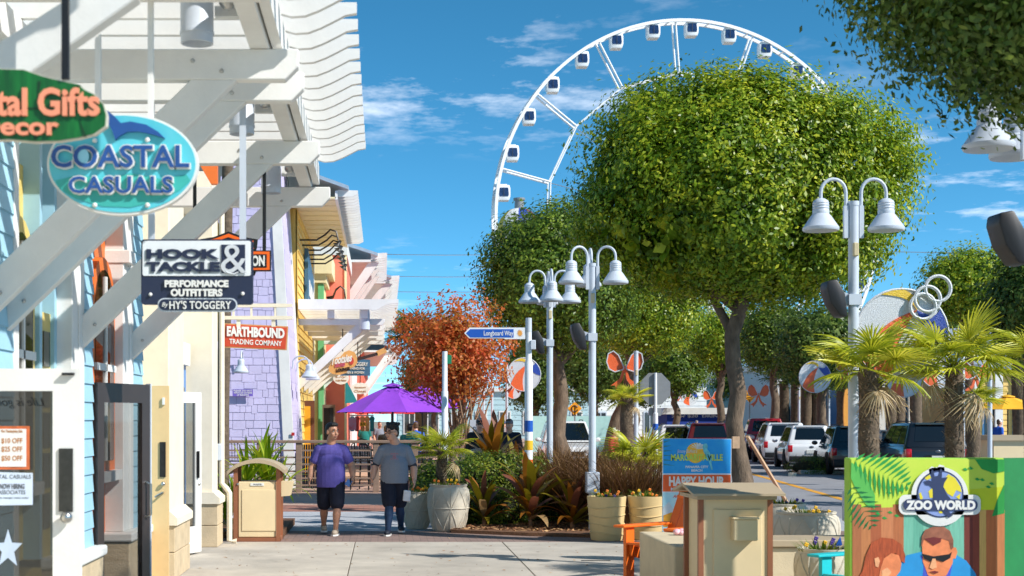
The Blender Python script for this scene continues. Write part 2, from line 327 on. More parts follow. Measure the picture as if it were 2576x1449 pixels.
# eave band and upper gable pieces seen between the rafters
B().box(-2.85, -2.5, 3.2, 20.2, 4.6, 4.75).build('eave_board', WHITE, shop)
g = B().prism([(P(500, 410, 17).x, P(500, 410, 17).z), (P(546, 410, 17).x, pz(410, 17)), (px(546, 17), pz(462, 17)), (px(530, 17), pz(462, 17))], 1, 17, 17.12).build('painted_gable', ORANGETRIM, shop)
# --- swing doors standing open
DARKFR = mat('bronze_door_frame', (58, 50, 48), .35, .08)
def open_door(name, label, p, q, z0, z1, m, stile, rails, glass, th=.045):
    """leaf from hinge p to edge q (x,y)"""
    t = thing(name, label, 'door', (p[0], p[1], 0)); p, q = Vector((p[0], p[1], 0)), Vector((q[0], q[1], 0)); u = (q - p).normalized(); Lh = (q - p).length; up = (0, 0, 1)
    def bar(n, a, b_, za, zb, mm, tk=th, par=t): return B().bar(p + u * a + Vector((0, 0, (za + zb) / 2)), p + u * b_ + Vector((0, 0, (za + zb) / 2)), tk, zb - za).build(n, mm, par)
    bar('stile', 0, stile[0], z0, z1, m); bar('stile', Lh - stile[1], Lh, z0, z1, m)
    bar('rail', stile[0], Lh - stile[1], z0, z0 + rails[0], m); bar('rail', stile[0], Lh - stile[1], z1 - rails[1], z1, m)
    bar('pane', stile[0] - .004, Lh - stile[1] + .004, z0 + rails[0] - .004, z1 - rails[1] + .004, glass, .012)
    return t, p, u, Lh
wd, *_ = open_door('glazed_door', 'white framed glass door with push plate and posters, standing open nearest the camera', (-2.6, 8.0), (-1.69, 8.0), .03, 2.04, WHITE, (.1, .155), (.36, .125), DARKGLASS)
d = 7.977
B().box(px(149, d), px(184, d), d - .012, d, pz(1287, d), pz(1128, d)).build('push_plate', mat('dark_steel_plate', (86, 86, 84), .3, .2, 12, metal=1), wd)
B().ball((px(171, d), d - .04, pz(1300, d)), .035).build('knob', STEEL, wd, 40)
B().box(px(158, d), px(188, d), d - .03, d, pz(944, d), pz(938, d)).build('closer_arm', BLACKM, wd)
PAPER = mat('white_paper', (226, 226, 222), .8, .03); ORP = mat('orange_print', (214, 110, 62), .8, .25, 14)
INK = mat('grey_ink', (96, 100, 106), .8, .05); TANINK = mat('brown_ink', (184, 120, 62), .8, .05)
d = 7.985
po = plate('sale_poster', [(-40, 1072), (74, 1072), (74, 1181), (-40, 1181)], d, .006, ORP, wd)
plate('poster_sheet', [(-34, 1079), (66, 1079), (66, 1174), (-34, 1174)], d, .003, PAPER, po, .003)
for s_, a, b_ in (('Fire Thanksgiving Sale', 1081, 1090), ('$10 OFF', 1102, 1117), ('$25 OFF', 1123, 1138), ('$50 OFF', 1146, 1161)):
    text(s_, 4, a, 57, b_, d, TANINK, po, .0035, .001, .02)
po = plate('hiring_notice', [(-40, 1187), (82, 1190), (82, 1270), (-40, 1272)], d, .005, mat('pale_blue_paper', (205, 218, 236), .8, .05), wd)
for s_, a, b_, x1, bo in (('COASTAL CASUALS', 1194, 1204, 78, 0), ('NOW HIRING', 1217, 1230, 62, .03), ('SALES ASSOCIATES', 1233, 1243, 64, .0), ('Apply with the manager inside today', 1250, 1255, 72, 0)):
    text(s_, -38 if bo == 0 else 0, a, x1, b_, d, INK, po, .001, .001, bo)
B().prism([(px(20 + 38 * (1 if i % 2 == 0 else .42) * math.sin(i * math.pi / 5), d), pz(1382 - 50 * (1 if i % 2 == 0 else .42) * math.cos(i * math.pi / 5), d)) for i in range(10)], 1, d - .001, d + .004).build('star_decal', mat('pale_blue_decal', (190, 206, 226), .6, .1), wd)
text('Life is good', 110, 1000, -30, 1028, d, BLACKM, wd, .001, .001, 0, .3)
dd, p_, u_, Lh = open_door('glazed_door', 'dark bronze framed glass door with chrome pull handle, standing open', (-2.34, 11.62), (-2.05, 12.42), .03, 2.06, DARKFR, (.10, .13), (.36, .16), CLEARGLASS)
hp = p_ + u_ * (Lh - .07); nrm = Vector((u_.y, -u_.x, 0)); B().tube([hp + nrm * .02 + Vector((0, 0, 1.22)), hp + nrm * .07 + Vector((0, 0, 1.2)), hp + nrm * .07 + Vector((0, 0, .94)), hp + nrm * .02 + Vector((0, 0, .92))], .014, 8).build('pull_handle', STEEL, dd, 40)
B().bar(p_ + u_ * (Lh + .012) + Vector((0, 0, 1.05)), p_ + u_ * (Lh + .03) + Vector((0, 0, 1.05)), .05, 2.04).build('edge_strip', LAMPGREY, dd)
td, *_ = open_door('panelled_door', 'tan wooden door with narrow glass, lever handle and dark plate, open beside pilaster', (-2.95, 14.0), (-2.10, 14.0), .03, 2.09, mat('tan_door', (226, 192, 138), .5, .05), (.12, .17), (.33, .3), CLEARGLASS)
d = 13.975
B().box(px(402, d), px(417, d), d - .01, d, pz(1200, d), pz(1112, d)).build('push_plate', MATS['dark_steel_plate'], td)
B().ball((px(411, d), d - .02, pz(1217, d)), .022).build('lock', STEEL, td, 40)
B().tube([(px(411, d), d, pz(1239, d)), (px(411, d), d - .05, pz(1239, d)), (px(398, d), d - .055, pz(1246, d)), (px(392, d), d - .05, pz(1250, d))], .011, 6).build('lever', STEEL, td, 40)
B().box(px(409, d), px(415, d), d - .02, d, pz(1018, d), pz(1000, d)).build('magnet', WHITE, td)
od, *_ = open_door('glazed_door', 'white framed glass door with black pull plate open between the two stucco pilasters', (-2.74, 18.0), (-2.42, 18.85), .03, 2.12, WHITE, (.1, .16), (.34, .14), CLEARGLASS)
B().box(-2.44, -2.41, 18.70, 18.76, 1.0, 1.35).build('push_plate', BLACKM, od); B().ball((-2.43, 18.78, .92), .03).build('knob', STEEL, od, 40)
# ------------------------------------------------------------------ near pergola on brackets
perg = thing('pergola', 'white timber pergola with curved rafter tails over the near shop fronts', 'pergola', (-1.5, 9, 3.7))
def beam(parent, y, tipx=-.5, zt=3.93, x0=-2.5, th=.1):
    B().prism([(x0, zt), (tipx, zt), (tipx, zt - .1), (tipx - .08, zt - .18), (x0, zt - .18)], 1, y - th / 2, y + th / 2).bevel(.006, 1).build('beam', WHITE, parent)
def brace(parent, y, th=.09, a=(-.86, 3.752), b_=(-1.13, 3.752), c=(-2.36, 2.56), e=(-2.36, 2.31)):
    B().prism([a, b_, c, e], 1, y - th / 2, y + th / 2).bevel(.006, 1).build('brace', WHITE, parent)
for y in (6.24, 6.8, 8.44, 9.0, 11.2, 13.4):
    beam(perg, y)
    if y > 8:
        brace(perg, y)
        for bx, bz in ((-.95, 3.8), (-1.12, 3.86), (-2.2, 3.84), (-2.25, 2.5)): B().ball((bx, y - .05, bz), .014, 8, 6).build('bolt', STEEL, perg)
brace(perg, 5.5, a=(px(353, 5.5), pz(0, 5.5)), b_=(px(353, 5.5) - .26, pz(0, 5.5)), c=(-2.36, 2.62), e=(-2.36, 2.36))
for x in (-.73, -2.2): B().box(x - .057, x + .057, 4.6, 13.5, 3.932, 4.13).bevel(.006, 1).build('purlin', WHITE, perg)
def rafter_mesh(tip, x0, zt, sc=1., th=.05):
    o = [(x0, zt - .2 * sc), (tip - .47 * sc, zt - .2 * sc), (tip - .47 * sc, zt - .165 * sc), (tip - .38 * sc, zt - .19 * sc), (tip - .3 * sc, zt - .185 * sc), (tip - .22 * sc, zt - .155 * sc), (tip - .14 * sc, zt - .115 * sc), (tip - .07 * sc, zt - .078 * sc), (tip, zt - .066 * sc), (tip, zt), (x0, zt)]
    return B().prism(o, 1, -th / 2, th / 2).mesh('rafter', WHITE, (0, 0, 0))
rm = rafter_mesh(-.166, -2.75, 4.332)
for k in range(24):
    o = add('rafter', rm, perg, Vector((0, 13.25 - k * .366, 0)) - ORG[perg.name])
B().box(-.66, -.6, 4.6, 13.4, 3.96, 4.125).build('fascia', WHITE, perg)
for k, (y, nm) in enumerate(((7.9, 'nearest'), (10.4, 'second'), (13.1, 'third'))):
    t = thing('downlight', ['white cylinder downlight under the pergola, nearest of three', 'white cylinder downlight behind the third pergola beam', 'white cylinder downlight farthest along the near pergola'][k], 'lamp', (-1.03, y, 4.13), 'cylinder downlights under the pergola')
    B().lathe([(.0, .0), (.092, .0), (.092, -.23), (.095, -.235), (.095, -.25), (.09, -.25), (.09, -.3), (.08, -.3), (.075, -.26), (0, -.26)], 24, (-1.03, y, 4.13)).build('can', LAMPGREY, t, 40)
    B().box(-.94, -.74, y + .06, y + .1, 4.0, 4.12).build('mount', WHITE, t)
    B().ball((-.86, y - .02, 4.06), .05).build('bulb_cage', STEEL, t, 50)
# ------------------------------------------------------------------ hanging shop signs
NAVY = mat('navy_board', (32, 42, 68), .45, .05); TEAL = mat('aqua_board', (72, 186, 196), .45, .12, 4, alt=(96, 196, 214)); DKBLUE = mat('deep_blue', (34, 82, 150), .45, .1)
GREENL = mat('leaf_green', (22, 110, 44), .4, .2, 3, alt=(12, 70, 30), stretch=(8, 1, 1)); SALM = mat('salmon_letter', (238, 150, 116), .5, .04); LGREY = mat('shadow_grey', (160, 166, 172), .6, .03)
RUST = mat('rust_red_board', (200, 72, 42), .5, .08)
d = 5.3
t = thing('hanging_sign', 'green banana leaf shaped sign with salmon letters, hung nearest the camera', 'sign', P(150, 358, d))
lf = [(-165, 290), (-150, 232), (-90, 190), (-10, 172), (60, 174), (105, 190), (150, 202), (200, 212), (215, 226), (240, 238), (262, 262), (270, 290), (268, 318), (240, 338), (200, 348), (150, 356), (90, 358), (20, 352), (-40, 356), (-110, 344), (-150, 320)]
plate('leaf_board', lf, d, .03, mat('sign_edge', (214, 208, 190), .6, .05), t); plate('leaf_face', [(54 + (x - 54) * .985, 265 + (y - 265) * .975) for x, y in lf], d, .004, GREENL, t, .004)
plate('midrib', [(-140, 292), (60, 270), (258, 286), (60, 274)], d, .004, mat('leaf_rib', (12, 60, 26), .5, .1), t, .007)
for a in ((100, 205, 96, 255), (200, 215, 170, 250), (90, 352, 84, 322), (215, 345, 200, 300)): plate('leaf_slit', [(a[0] - 4, a[1]), (a[0] + 4, a[1]), (a[2], a[3])], d, .004, MATS['leaf_rib'], t, .007)
text('Coastal Gifts', -175, 222, 252, 294, d, SALM, t, .004, .012, .03); text('Decor', -52, 296, 150, 342, d, SALM, t, .004, .012, .03)
B().bar(P(165, 200, d), (px(165, d), d, 4.1), .026).build('hanger', BLACKM, t); B().bar(P(-90, 195, d), (px(-90, d), d, 4.1), .026).build('hanger', BLACKM, t)
d = 6.8
t = thing('hanging_sign', 'oval aqua sign with blue whale tail and navy lettering', 'sign', P(308, 541, d))
plate('rim', ell(308, 413, 190, 128, 56), d, .05, WHITE, t); plate('board', ell(308, 413, 184, 122, 56), d, .004, TEAL, t, .004)
plate('whale_tail', [(268, 276), (290, 295), (306, 312), (330, 308), (370, 316), (400, 334), (416, 350), (385, 340), (350, 333), (322, 334), (303, 344), (292, 354), (284, 330), (272, 308)], d, .02, DKBLUE, t, .024)
plate('painted_wave', [(140, 455), (200, 440), (260, 452), (330, 436), (400, 450), (470, 440), (480, 455), (455, 478), (400, 506), (330, 522), (260, 520), (190, 500), (150, 474)], d, .003, mat('aqua_wave', (60, 178, 170), .5, .1), t, .007)
for s_, a in (('COASTAL', (132, 368, 478, 424)), ('CASUALS', (176, 446, 437, 488))):
    text(s_, a[0] - 2, a[1] - 3, a[2] + 3, a[3] + 4, d, WHITE, t, .007, .02, .055, sp=1.02); text(s_, *a, d, DKBLUE, t, .027, .006, .018, sp=1.02)
plate('sun_disc', ell(211, 396, 16, 20, 20), d, .004, mat('pale_sky', (150, 214, 232), .5, .1), t, .03)
for x in (244, 377): B().box(px(x - 7, d), px(x + 7, d), d + .015, d + .04, pz(300 if x < 300 else 305, d), 3.76).build('hanger', WHITE, t)
for x, y in ((240, 355), (372, 353), (240, 517), (372, 517)): B().ball((px(x, d), d - .012, pz(y, d)), .012, 8, 6).build('bolt', WHITE, t)
d = 9.03
t = thing('hanging_sign', 'white and navy board sign with fish hook mark, hung before the orange sign', 'sign', P(495, 784, d))
plate('board', rrect(355, 602, 636, 766, 8), d, .04, NAVY, t); plate('white_panel', rrect(359, 606, 631, 694, 5), d, .006, mat('sign_white', (226, 230, 232), .5, .04), t, .006)
for s_, a in (('HOOK', (369, 627, 552, 652)), ('TACKLE', (369, 659, 554, 684))):
    text(s_, a[0] - 3, a[1] + 2, a[2] - 3, a[3] + 4, d, LGREY, t, .006, .004, .06); text(s_, *a, d, NAVY, t, .010, .006, .055)
plate('logo_block', [(557, 616), (617, 616), (617, 687), (557, 687)], d, .006, NAVY, t, .012)
text('&', 556, 616, 621, 688, d, mat('logo_silver', (206, 210, 214), .4, .1), t, .012, .006, .0)
B().tube([P(600, 684, d - .016), P(588, 690, d - .016), P(572, 686, d - .016), P(562, 676, d - .016)], [.004, .007, .006, .001], 6).build('hook_mark', MATS['logo_silver'], t)
for s_, a in (('PERFORMANCE', (415, 705, 575, 723)), ('OUTFITTERS', (430, 727, 560, 746))): text(s_, *a, d, WHITE, t, .002, .014, .05)
plate('pill_rim', rrect(397, 750, 597, 784, 16), d, .03, mat('pill_rim', (200, 208, 216), .5, .04), t, .006); plate('pill', rrect(400, 753, 594, 781, 14), d, .006, NAVY, t, .010)
text("HY'S TOGGERY", 427, 757, 582, 778, d, WHITE, t, .010, .008, .015, sp=1.05); text('By', 408, 761, 424, 775, d, WHITE, t, .010, .006, 0, .3)
for x, y in ((379, 741), (611, 739)): B().ball((px(x, d), d - .008, pz(y, d)), .012, 8, 6).build('bolt', WHITE, t)
for x in (380, 610): B().box(px(x - 8, d), px(x + 8, d), d + .01, d + .03, pz(604, d), 3.76).build('hanger', LAMPGREY, t)
d = 11.2
t = thing('hanging_sign', 'black and orange bar and shield sign mostly hidden behind the navy one', 'sign', P(575, 700, d))
ORG_ = mat('bright_orange', (244, 104, 20), .45, .04)
plate('shield', [(575, 582), (612, 596), (648, 602), (646, 622), (640, 640), (644, 682), (640, 692), (612, 702), (575, 716), (538, 702), (510, 692), (506, 682), (510, 640), (504, 622), (502, 602), (538, 596)], d, .03, BLACKM, t)
plate('shield_face', [(575, 588), (608, 600), (638, 606), (634, 630), (516, 630), (512, 606), (542, 600)], d, .005, ORG_, t, .005)
plate('shield_field', [(575, 597), (606, 607), (628, 612), (626, 628), (524, 628), (522, 612), (544, 607)], d, .004, BLACKM, t, .009)
text('MOTOR', 528, 611, 640, 626, d, ORG_, t, .009, .004, .03)
plate('bar', [(468, 631), (682, 631), (682, 683), (468, 683)], d, .04, BLACKM, t, .03); plate('bar_rim', [(471, 634), (679, 634), (679, 680), (471, 680)], d, .004, ORG_, t, .034); plate('bar_field', [(478, 641), (672, 641), (672, 674), (478, 674)], d, .004, BLACKM, t, .038)
text('HARLEY-DAVIDSON', 484, 644, 667, 671, d, WHITE, t, .038, .006, .04)
for x in (490, 665): B().bar(P(x, 633, d), (px(x, d), d, 3.76), .026).build('hanger', BLACKM, t)
d = 20.5
t = thing('hanging_sign', 'rust red board sign with white letters on a cream arm beside the lilac tower', 'sign', P(643, 880, d))
plate('board', [(565, 813), (725, 821), (721, 881), (561, 874)], d, .04, mat('tan_edge', (206, 150, 96), .6, .1), t); plate('face', [(568, 816), (722, 824), (718, 878), (564, 871)], d, .005, RUST, t, .005)
text('EARTHBOUND', 571, 823, 716, 849, d, WHITE, t, .005, .014, .05, skew=6); text('TRADING COMPANY', 577, 855, 709, 868, d, WHITE, t, .005, .006, .02, skew=6)
B().box(-2.3, px(736, d), d - .03, d + .03, pz(804, d), pz(795, d)).build('arm', CREAM, t); B().box(-2.3, px(736, d), d - .03, d + .03, pz(773, d), pz(764, d)).build('arm', CREAM, t)
for x in (630, 690, 585): B().box(px(x, d), px(x + 5, d), d - .02, d + .02, pz(796, d), pz(772, d)).build('strut', CREAM, t)
for x in (600, 688): B().box(px(x - 5, d), px(x + 5, d), d - .01, d + .01, pz(822, d), pz(803, d)).build('hanger', CREAM, t)
# ------------------------------------------------------------------ lilac shingled tower
D0 = 37.0
tow = thing('shingled_tower', 'tapering tower clad in lilac shingles with white corner boards', 'tower', (px(620, D0), D0 + 1.6, 0))
ZT = 8.6
def xr(z): return px(718, D0) - z * .052
def xlft(z): return px(530, D0) + z * .052
def yf(z): return D0 + z * .03
for z0, z1 in ((0, ZT),):
    B().pts([(xlft(0), yf(0) + .06, 0), (xr(0) + .22, yf(0) + .06, 0), (xr(0) + .22, 40.6, 0), (xlft(0), 40.6, 0), (xlft(ZT), yf(ZT) + .06, ZT), (xr(ZT) + .22, yf(ZT) + .06, ZT), (xr(ZT) + .22, 40.4, ZT), (xlft(ZT), 40.4, ZT)], [(0, 1, 5, 4), (1, 2, 6, 5), (2, 3, 7, 6), (3, 0, 4, 7), (4, 5, 6, 7)]).build('core', mat('lilac_backing', (160, 150, 196), .8, .05), tow)
z = .12; rr = random.Random(3)
while z < ZT - .1:
    x = max(xlft(z), px(556, D0)); x -= rr.random() * .2; e = xr(z)
    while x < e - .03:
        wv = rr.choice((.15, .2, .26, .3, .34)); q = min(x + wv, e)
        if e - q < .06: q = e
        dz = rr.choice((0, 0, 0, .02, .035))
        B().pts([(x + .005, yf(z) + .032 - rr.random() * .006, z - dz), (q - .005, yf(z) + .032 - rr.random() * .006, z - dz), (q - .005, yf(z) + .06, z - dz), (x + .005, yf(z) + .06, z - dz), (x + .005, yf(z) + .045, z + .2), (q - .005, yf(z) + .045, z + .2), (q - .005, yf(z) + .06, z + .2), (x + .005, yf(z) + .06, z + .2)], [(0, 1, 5, 4), (3, 2, 1, 0), (1, 2, 6, 5), (3, 0, 4, 7), (4, 5, 6, 7)]).build('shingle', LILAC, tow)
        x = q
    z += .205
B().pts([(xr(0), yf(0) - .01, 0), (xr(0) + .27, yf(0) - .01, 0), (xr(0) + .27, yf(0) + .2, 0), (xr(0), yf(0) + .1, 0), (xr(ZT), yf(ZT) - .01, ZT), (xr(ZT) + .25, yf(ZT) - .01, ZT), (xr(ZT) + .25, yf(ZT) + .2, ZT), (xr(ZT), yf(ZT) + .1, ZT)], [(0, 1, 5, 4), (1, 2, 6, 5), (2, 3, 7, 6), (3, 0, 4, 7), (4, 5, 6, 7)]).build('corner_board', WHITE, tow)
B().bar((xr(0) + .25, 40.4, 0), (xr(ZT) + .23, 40.3, ZT), .12, .3).build('corner_board', WHITE, tow)
z = .1
while z < ZT - .2:
    B().prism([(D0 + .32 + z * .03, z), (40.2, z), (40.2, z + .2), (D0 + .32 + z * .03, z + .2)], 0, xr(z) + .21, xr(z) + .248 + rr.random() * .012).build('shingle', LILAC, tow); z += .205
plate('notice', [(585, 979), (636, 979), (636, 997), (585, 997)], D0 - .03, .02, mat('violet_sign', (120, 100, 190), .5, .05), tow)
for i, s_ in enumerate(('PLEASE DO NOT', 'WRITE ON OUTSIDE', 'OF BUILDING')): text(s_, 588 + (i == 2) * 8, 980.5 + i * 5.4, 634 - (i == 2) * 8, 984.8 + i * 5.4, D0 - .03, WHITE, tow, .001, .002, .02)
plate('alarm_plate', [(733, 1088), (741, 1088), (741, 1096), (733, 1096)], D0 - .02, .02, mat('red_sign', (190, 40, 40), .5, .05), tow)
BELLP = [(0, .37), (.045, .36), (.08, .335), (.09, .31), (.086, .3), (.092, .285), (.086, .27), (.092, .255), (.086, .24), (.092, .225), (.09, .19), (.115, .16), (.185, .055), (.198, .04), (.198, .012), (.19, 0), (.175, .012), (.1, .12), (0, .15)]
def bell(b, c, s=1.): b.lathe([(r * s, z * s) for r, z in BELLP], 20, c); return b
def goose(root, wall, out, up, tip, bname='arm'):
    w0, o = Vector(wall), Vector(out); pts = [w0, w0 + Vector((0, 0, up * .4)) + o * .05] + [w0 + o * (.5 - .5 * math.cos(t)) + Vector((0, 0, up * (.4 + .6 * math.sin(t)))) for t in [math.pi * i / 8 for i in range(1, 9)]]
    B().tube(pts, .022, 6).build(bname, LAMPGREY, root, 50)
    bell(B(), pts[-1] - Vector((0, 0, .37))).build('bell_shade', LAMPGREY, root, 35)
for k, (wl, o_, lb) in enumerate((((px(608, 36.7), 36.98, 3.2), (0, -.45, 0), 'grey gooseneck barn light on the lilac tower front'), ((xr(3) + .3, 37.5, 3.1), (.45, -.1, 0), 'grey gooseneck barn light on the tower corner, nearest of the pair'), ((xr(3) + .3, 39.4, 3.1), (.45, -.1, 0), 'grey gooseneck barn light on the tower side, farther of the pair'))):
    t = thing('barn_light', lb, 'lamp', wl, 'gooseneck lights on the lilac tower'); goose(t, wl, o_, .34, 0)
# ------------------------------------------------------------------ yellow boarded building with deep eave
YELSID = mat('yellow_siding', (244, 204, 106), .6, .05, 4, rnd=.04); CREAMP = mat('cream_paint', (240, 226, 180), .6, .05)
def tails(parent, y0, y1, step, x0, x1, z0, drop=0., th=.05, h=.17, m=None):
    y = y0
    while y < y1:
        B().prism([(x0, z0), (x1 - .15, z0 - drop), (x1, z0 - drop + .07), (x1, z0 - drop + h), (x0, z0 + h + .02)], 1, y, y + th).build('rafter_tail', m or WHITE, parent); y += step
yb = thing('boarded_building', 'yellow boarded building with cream soffit eave behind the lilac tower', 'building', (-4, 45, 0))
B().box(-7, -2.47, 40.7, 49.6, 0, 7.78).build('wall', YELSID, yb)
z = 0
while z < 7.75:
    B().prism([(-2.5, z), (-2.42, z), (-2.45, z + .235), (-2.5, z + .235)], 1, 40.7, 49.55).build('siding_board', YELSID, yb); z += .235
B().box(-7, -1.3, 38.9, 49.7, 7.785, 7.83).build('soffit', CREAMP, yb); B().box(-1.32, -1.25, 38.9, 49.7, 7.76, 8.0).build('fascia', WHITE, yb)
for k in range(11): B().box(-2.4, -1.33, 39.2 + k * .98, 39.23 + k * .98, 7.765, 7.785).build('soffit_batten', CREAMP, yb)
B().prism([(-7, 10.2), (-.95, 8.02), (-.95, 8.12), (-7, 10.3)], 1, 38.8, 49.8).build('roof', mat('metal_roof', (196, 204, 212), .35, .1, metal=.5), yb)
tails(yb, 39, 49.5, .52, -1.25, -.7, 7.85)
B().box(-2.50, -2.40, 49.4, 49.65, 0, 7.7).build('corner_board', WHITE, yb)
sg = thing('wall_sign', 'blue grey shop name board hung on the yellow boarded wall', 'sign', (-2.42, 45.5, 5))
B().prism([(43.6, 5.2), (47.2, 5.0), (47.2, 6.4), (43.6, 7.0)], 0, -2.41, -2.3).build('board', mat('slate_blue', (66, 108, 140), .5, .15, 2), sg); B().prism([(44.2, 5.6), (46.7, 5.5), (46.7, 5.9), (44.2, 6.1)], 0, -2.3, -2.28).build('letter_band', WHITE, sg)
for k in range(6):
    y = 41.6 + k * 1.25; t = thing('gooseneck_spot', ['first', 'second', 'third', 'fourth', 'fifth', 'sixth'][k] + ' from the tower of the black gooseneck spotlights under the yellow eave', 'lamp', (-2.44, y, 7.0), 'black gooseneck spotlights under the yellow eave')
    B().tube([(-2.44, y, 7.0), (-1.95, y, 7.0), (-1.7, y, 7.15), (-1.55, y, 7.3), (-1.38, y, 7.25), (-1.32, y, 7.0)], .028, 6).build('arm', BLACKM, t, 50)
    B().lathe([(.04, .2), (.05, .1), (.15, 0), (.13, 0)], 12, (-1.36, y, 6.82), Matrix.Rotation(R(35), 3, 'Y')).build('shade', BLACKM, t, 40)
# cream and green narrow front, coral block, far white roofs
cg = thing('corniced_building', 'narrow pale yellow front with green pilaster and cream cornice', 'building', (-3, 52, 0))
PALEY = mat('pale_yellow_siding', (238, 232, 176), .6, .05); GRN = mat('mint_green_paint', (112, 190, 128), .55, .06)
d = 51.0
B().box(-6, px(812, d), d, d + 2.8, 0, pz(642, d)).build('wall', PALEY, cg)
for k in range(24): B().prism([(d - .035, k * .235), (d, k * .235), (d, k * .235 + .235), (d - .012, k * .235 + .235)], 0, px(772, d), px(799, d)).build('siding_board', PALEY, cg)
B().box(px(800, d), px(812, d) + .03, d - .08, d + .4, 0, pz(715, d)).build('pilaster', GRN, cg)
B().box(-6, px(814, d) + .1, d - .15, d + 2.9, pz(712, d), pz(690, d)).build('cornice', CREAMP, cg); B().box(-6, px(814, d) + .3, d - .3, d + 3, pz(690, d), pz(642, d)).build('cornice', CREAMP, cg)
cr = thing('coral_building', 'coral red block with white parapet further down the row', 'building', (-3, 56, 0)); d = 54.0
CORAL = mat('coral_stucco', (246, 132, 108), .8, .05, 3, .2, 60)
B().box(-7, px(868, d), d, d + 8, 0, pz(642, d)).build('wall', CORAL, cr); B().box(-7, px(870, d) + .05, d - .1, d + 8.1, pz(642, d), pz(606, d)).build('parapet', WHITE, cr)
B().box(px(868, d) - .02, px(872, d), d - .05, d + .3, 0, pz(642, d)).build('corner_board', CREAMP, cr)
for k in range(2):
    f = B().box(px(832, d), px(846, d), d - .06, d, pz(634 + k * 0, d), pz(614, d)).build('window', LAMPGREY, cr) if k == 0 else None
for k in range(3):
    t = thing('gooseneck_spot', ['left', 'middle', 'right'][k] + ' one of three black goosenecks on the coral block', 'lamp', (px(822, d - .3), d - .1, pz(746, d)), 'black goosenecks on the coral block')
    B().tube([P(822 + k * 2, 748 + k * 3, d - .06), P(838, 745 + k * 2, d - .4), P(845, 728 + k, d - .6 - k * .2), P(856, 720, d - .6 - k * .2), P(866, 728, d - .6 - k * .2), P(869, 752, d - .6 - k * .2)], .03, 6).build('arm', BLACKM, t, 50)
fr = thing('far_shop_row', 'farthest white roofed shops of the left row with stepped timber brackets', 'building', (-3, 70, 0))
for k, (y0, y1, x_e, ze, xw) in enumerate(((62.3, 72, -.55, 9.2, -2.0), (73, 86, .1, 9.3, -1.6), (87, 110, .3, 6.5, -1.2))):
    B().box(-8, xw, y0, y1, 0, ze - .6).build('wall', CORAL if k != 1 else WHITE, fr); B().box(-8, x_e, y0 - .5, y1, ze - .6, ze - .5).build('soffit', WHITE, fr)
    B().prism([(-8, ze + 2.2), (x_e + .3, ze - .35), (x_e + .3, ze - .22), (-8, ze + 2.4)], 1, y0 - .6, y1).build('roof', MATS['metal_roof'], fr)
    tails(fr, y0 - .5, y1, .9, x_e, x_e + .7, ze - .5, -.05, .08, .25)
    for q in range(3): B().prism([(xw, ze - 3.2), (xw, ze - 2.6), (x_e - .1, ze - .6), (x_e + .35, ze - .6)], 1, y0 - .3 + q * 3, y0 + q * 3).build('brace', WHITE, fr)
# ------------------------------------------------------------------ farther pergola
pg2 = thing('pergola', 'white timber pergola with curved rafter tails over the patio, farther one', 'pergola', (-1, 45, 4.5))
for y in (41, 43.6, 46.2, 48.8, 51.4):
    beam(pg2, y, px(968, 41), 4.66, -2.5, .14)
    B().prism([(px(926, 41), 4.48), (px(926, 41) - .36, 4.48), (-2.42, 2.95), (-2.42, 2.62)], 1, y - .06, y + .06).build('brace', WHITE, pg2)
for x in (-1.5, -.55): B().box(x - .1, x + .1, 40.7, 53, 4.662, 4.9).build('purlin', WHITE, pg2)
rm2 = B().prism([(-2.42, 4.9), (-.4, 4.9), (-.3, 4.86), (-.15, 4.9), (.05, 5.02), (.2, 5.06), (.42, 5.07), (.42, 5.19), (-2.42, 5.19)], 1, -.05, .05).mesh('rafter', WHITE)
for k in range(20): add('rafter', rm2, pg2, Vector((0, 40.6 + k * .64, 0)) - ORG[pg2.name])
t = thing('downlight', 'white cylinder downlight under the farther pergola', 'lamp', (px(918, 41.5), 41.5, 4.9)); B().lathe([(0, 0), (.15, 0), (.15, -.6), (.12, -.6), (.12, -.5), (0, -.5)], 16, (px(918, 41.5), 40.9, 4.95)).build('can', LAMPGREY, t, 40)
# guitar sign
d = 42.6; t = thing('guitar_sign', 'guitar shaped sign with white script lettering hanging under the farther pergola', 'sign', P(862, 942, d))
GUIT = mat('guitar_wood', (226, 170, 100), .5, .1, 3); B().prism([(px(x, d), pz(y, d)) for x, y in [(826, 925), (836, 908), (846, 900), (856, 898), (866, 886), (878, 881), (892, 886), (898, 898), (899, 912), (892, 922), (880, 927), (870, 938), (855, 943), (838, 941), (828, 935)]], 1, d, d + .12).build('body', GUIT, t)
B().bar(P(895, 905, d + .04), P(950, 890, d + .04), .07, .09).build('neck', mat('dark_wood', (60, 44, 40), .5, .1), t); B().bar(P(948, 890, d + .04), P(971, 880, d + .04), .07, .16).build('headstock', GUIT, t)
text('Tootsies', 834, 893, 886, 914, d, WHITE, t, .002, .02, .04, .3, skew=-10); text('ORCHID', 842, 914, 868, 923, d, mat('pink_letter', (214, 96, 130), .5, .05), t, .002, .02, .03, skew=-4); text('LOUNGE', 846, 925, 880, 934, d, BLACKM, t, .002, .02, .03, skew=-5)
plate('painted_figure', ell(884, 908, 6, 10, 12), d, .02, mat('figure_red', (200, 70, 60), .5, .2, 8), t, .02)
B().bar(P(862, 884, d), (px(862, d), d, 4.48), .03).build('hanger', BLACKM, t)
d = 45.0; t = thing('hanging_sign', 'slate blue CLOTHING FOR MEN & WOMEN sign behind the guitar sign', 'sign', P(895, 945, d)); SLATE = MATS['slate_blue']
plate('board', [(856, 899), (931, 905), (931, 945), (856, 945)], d, .08, SLATE, t)
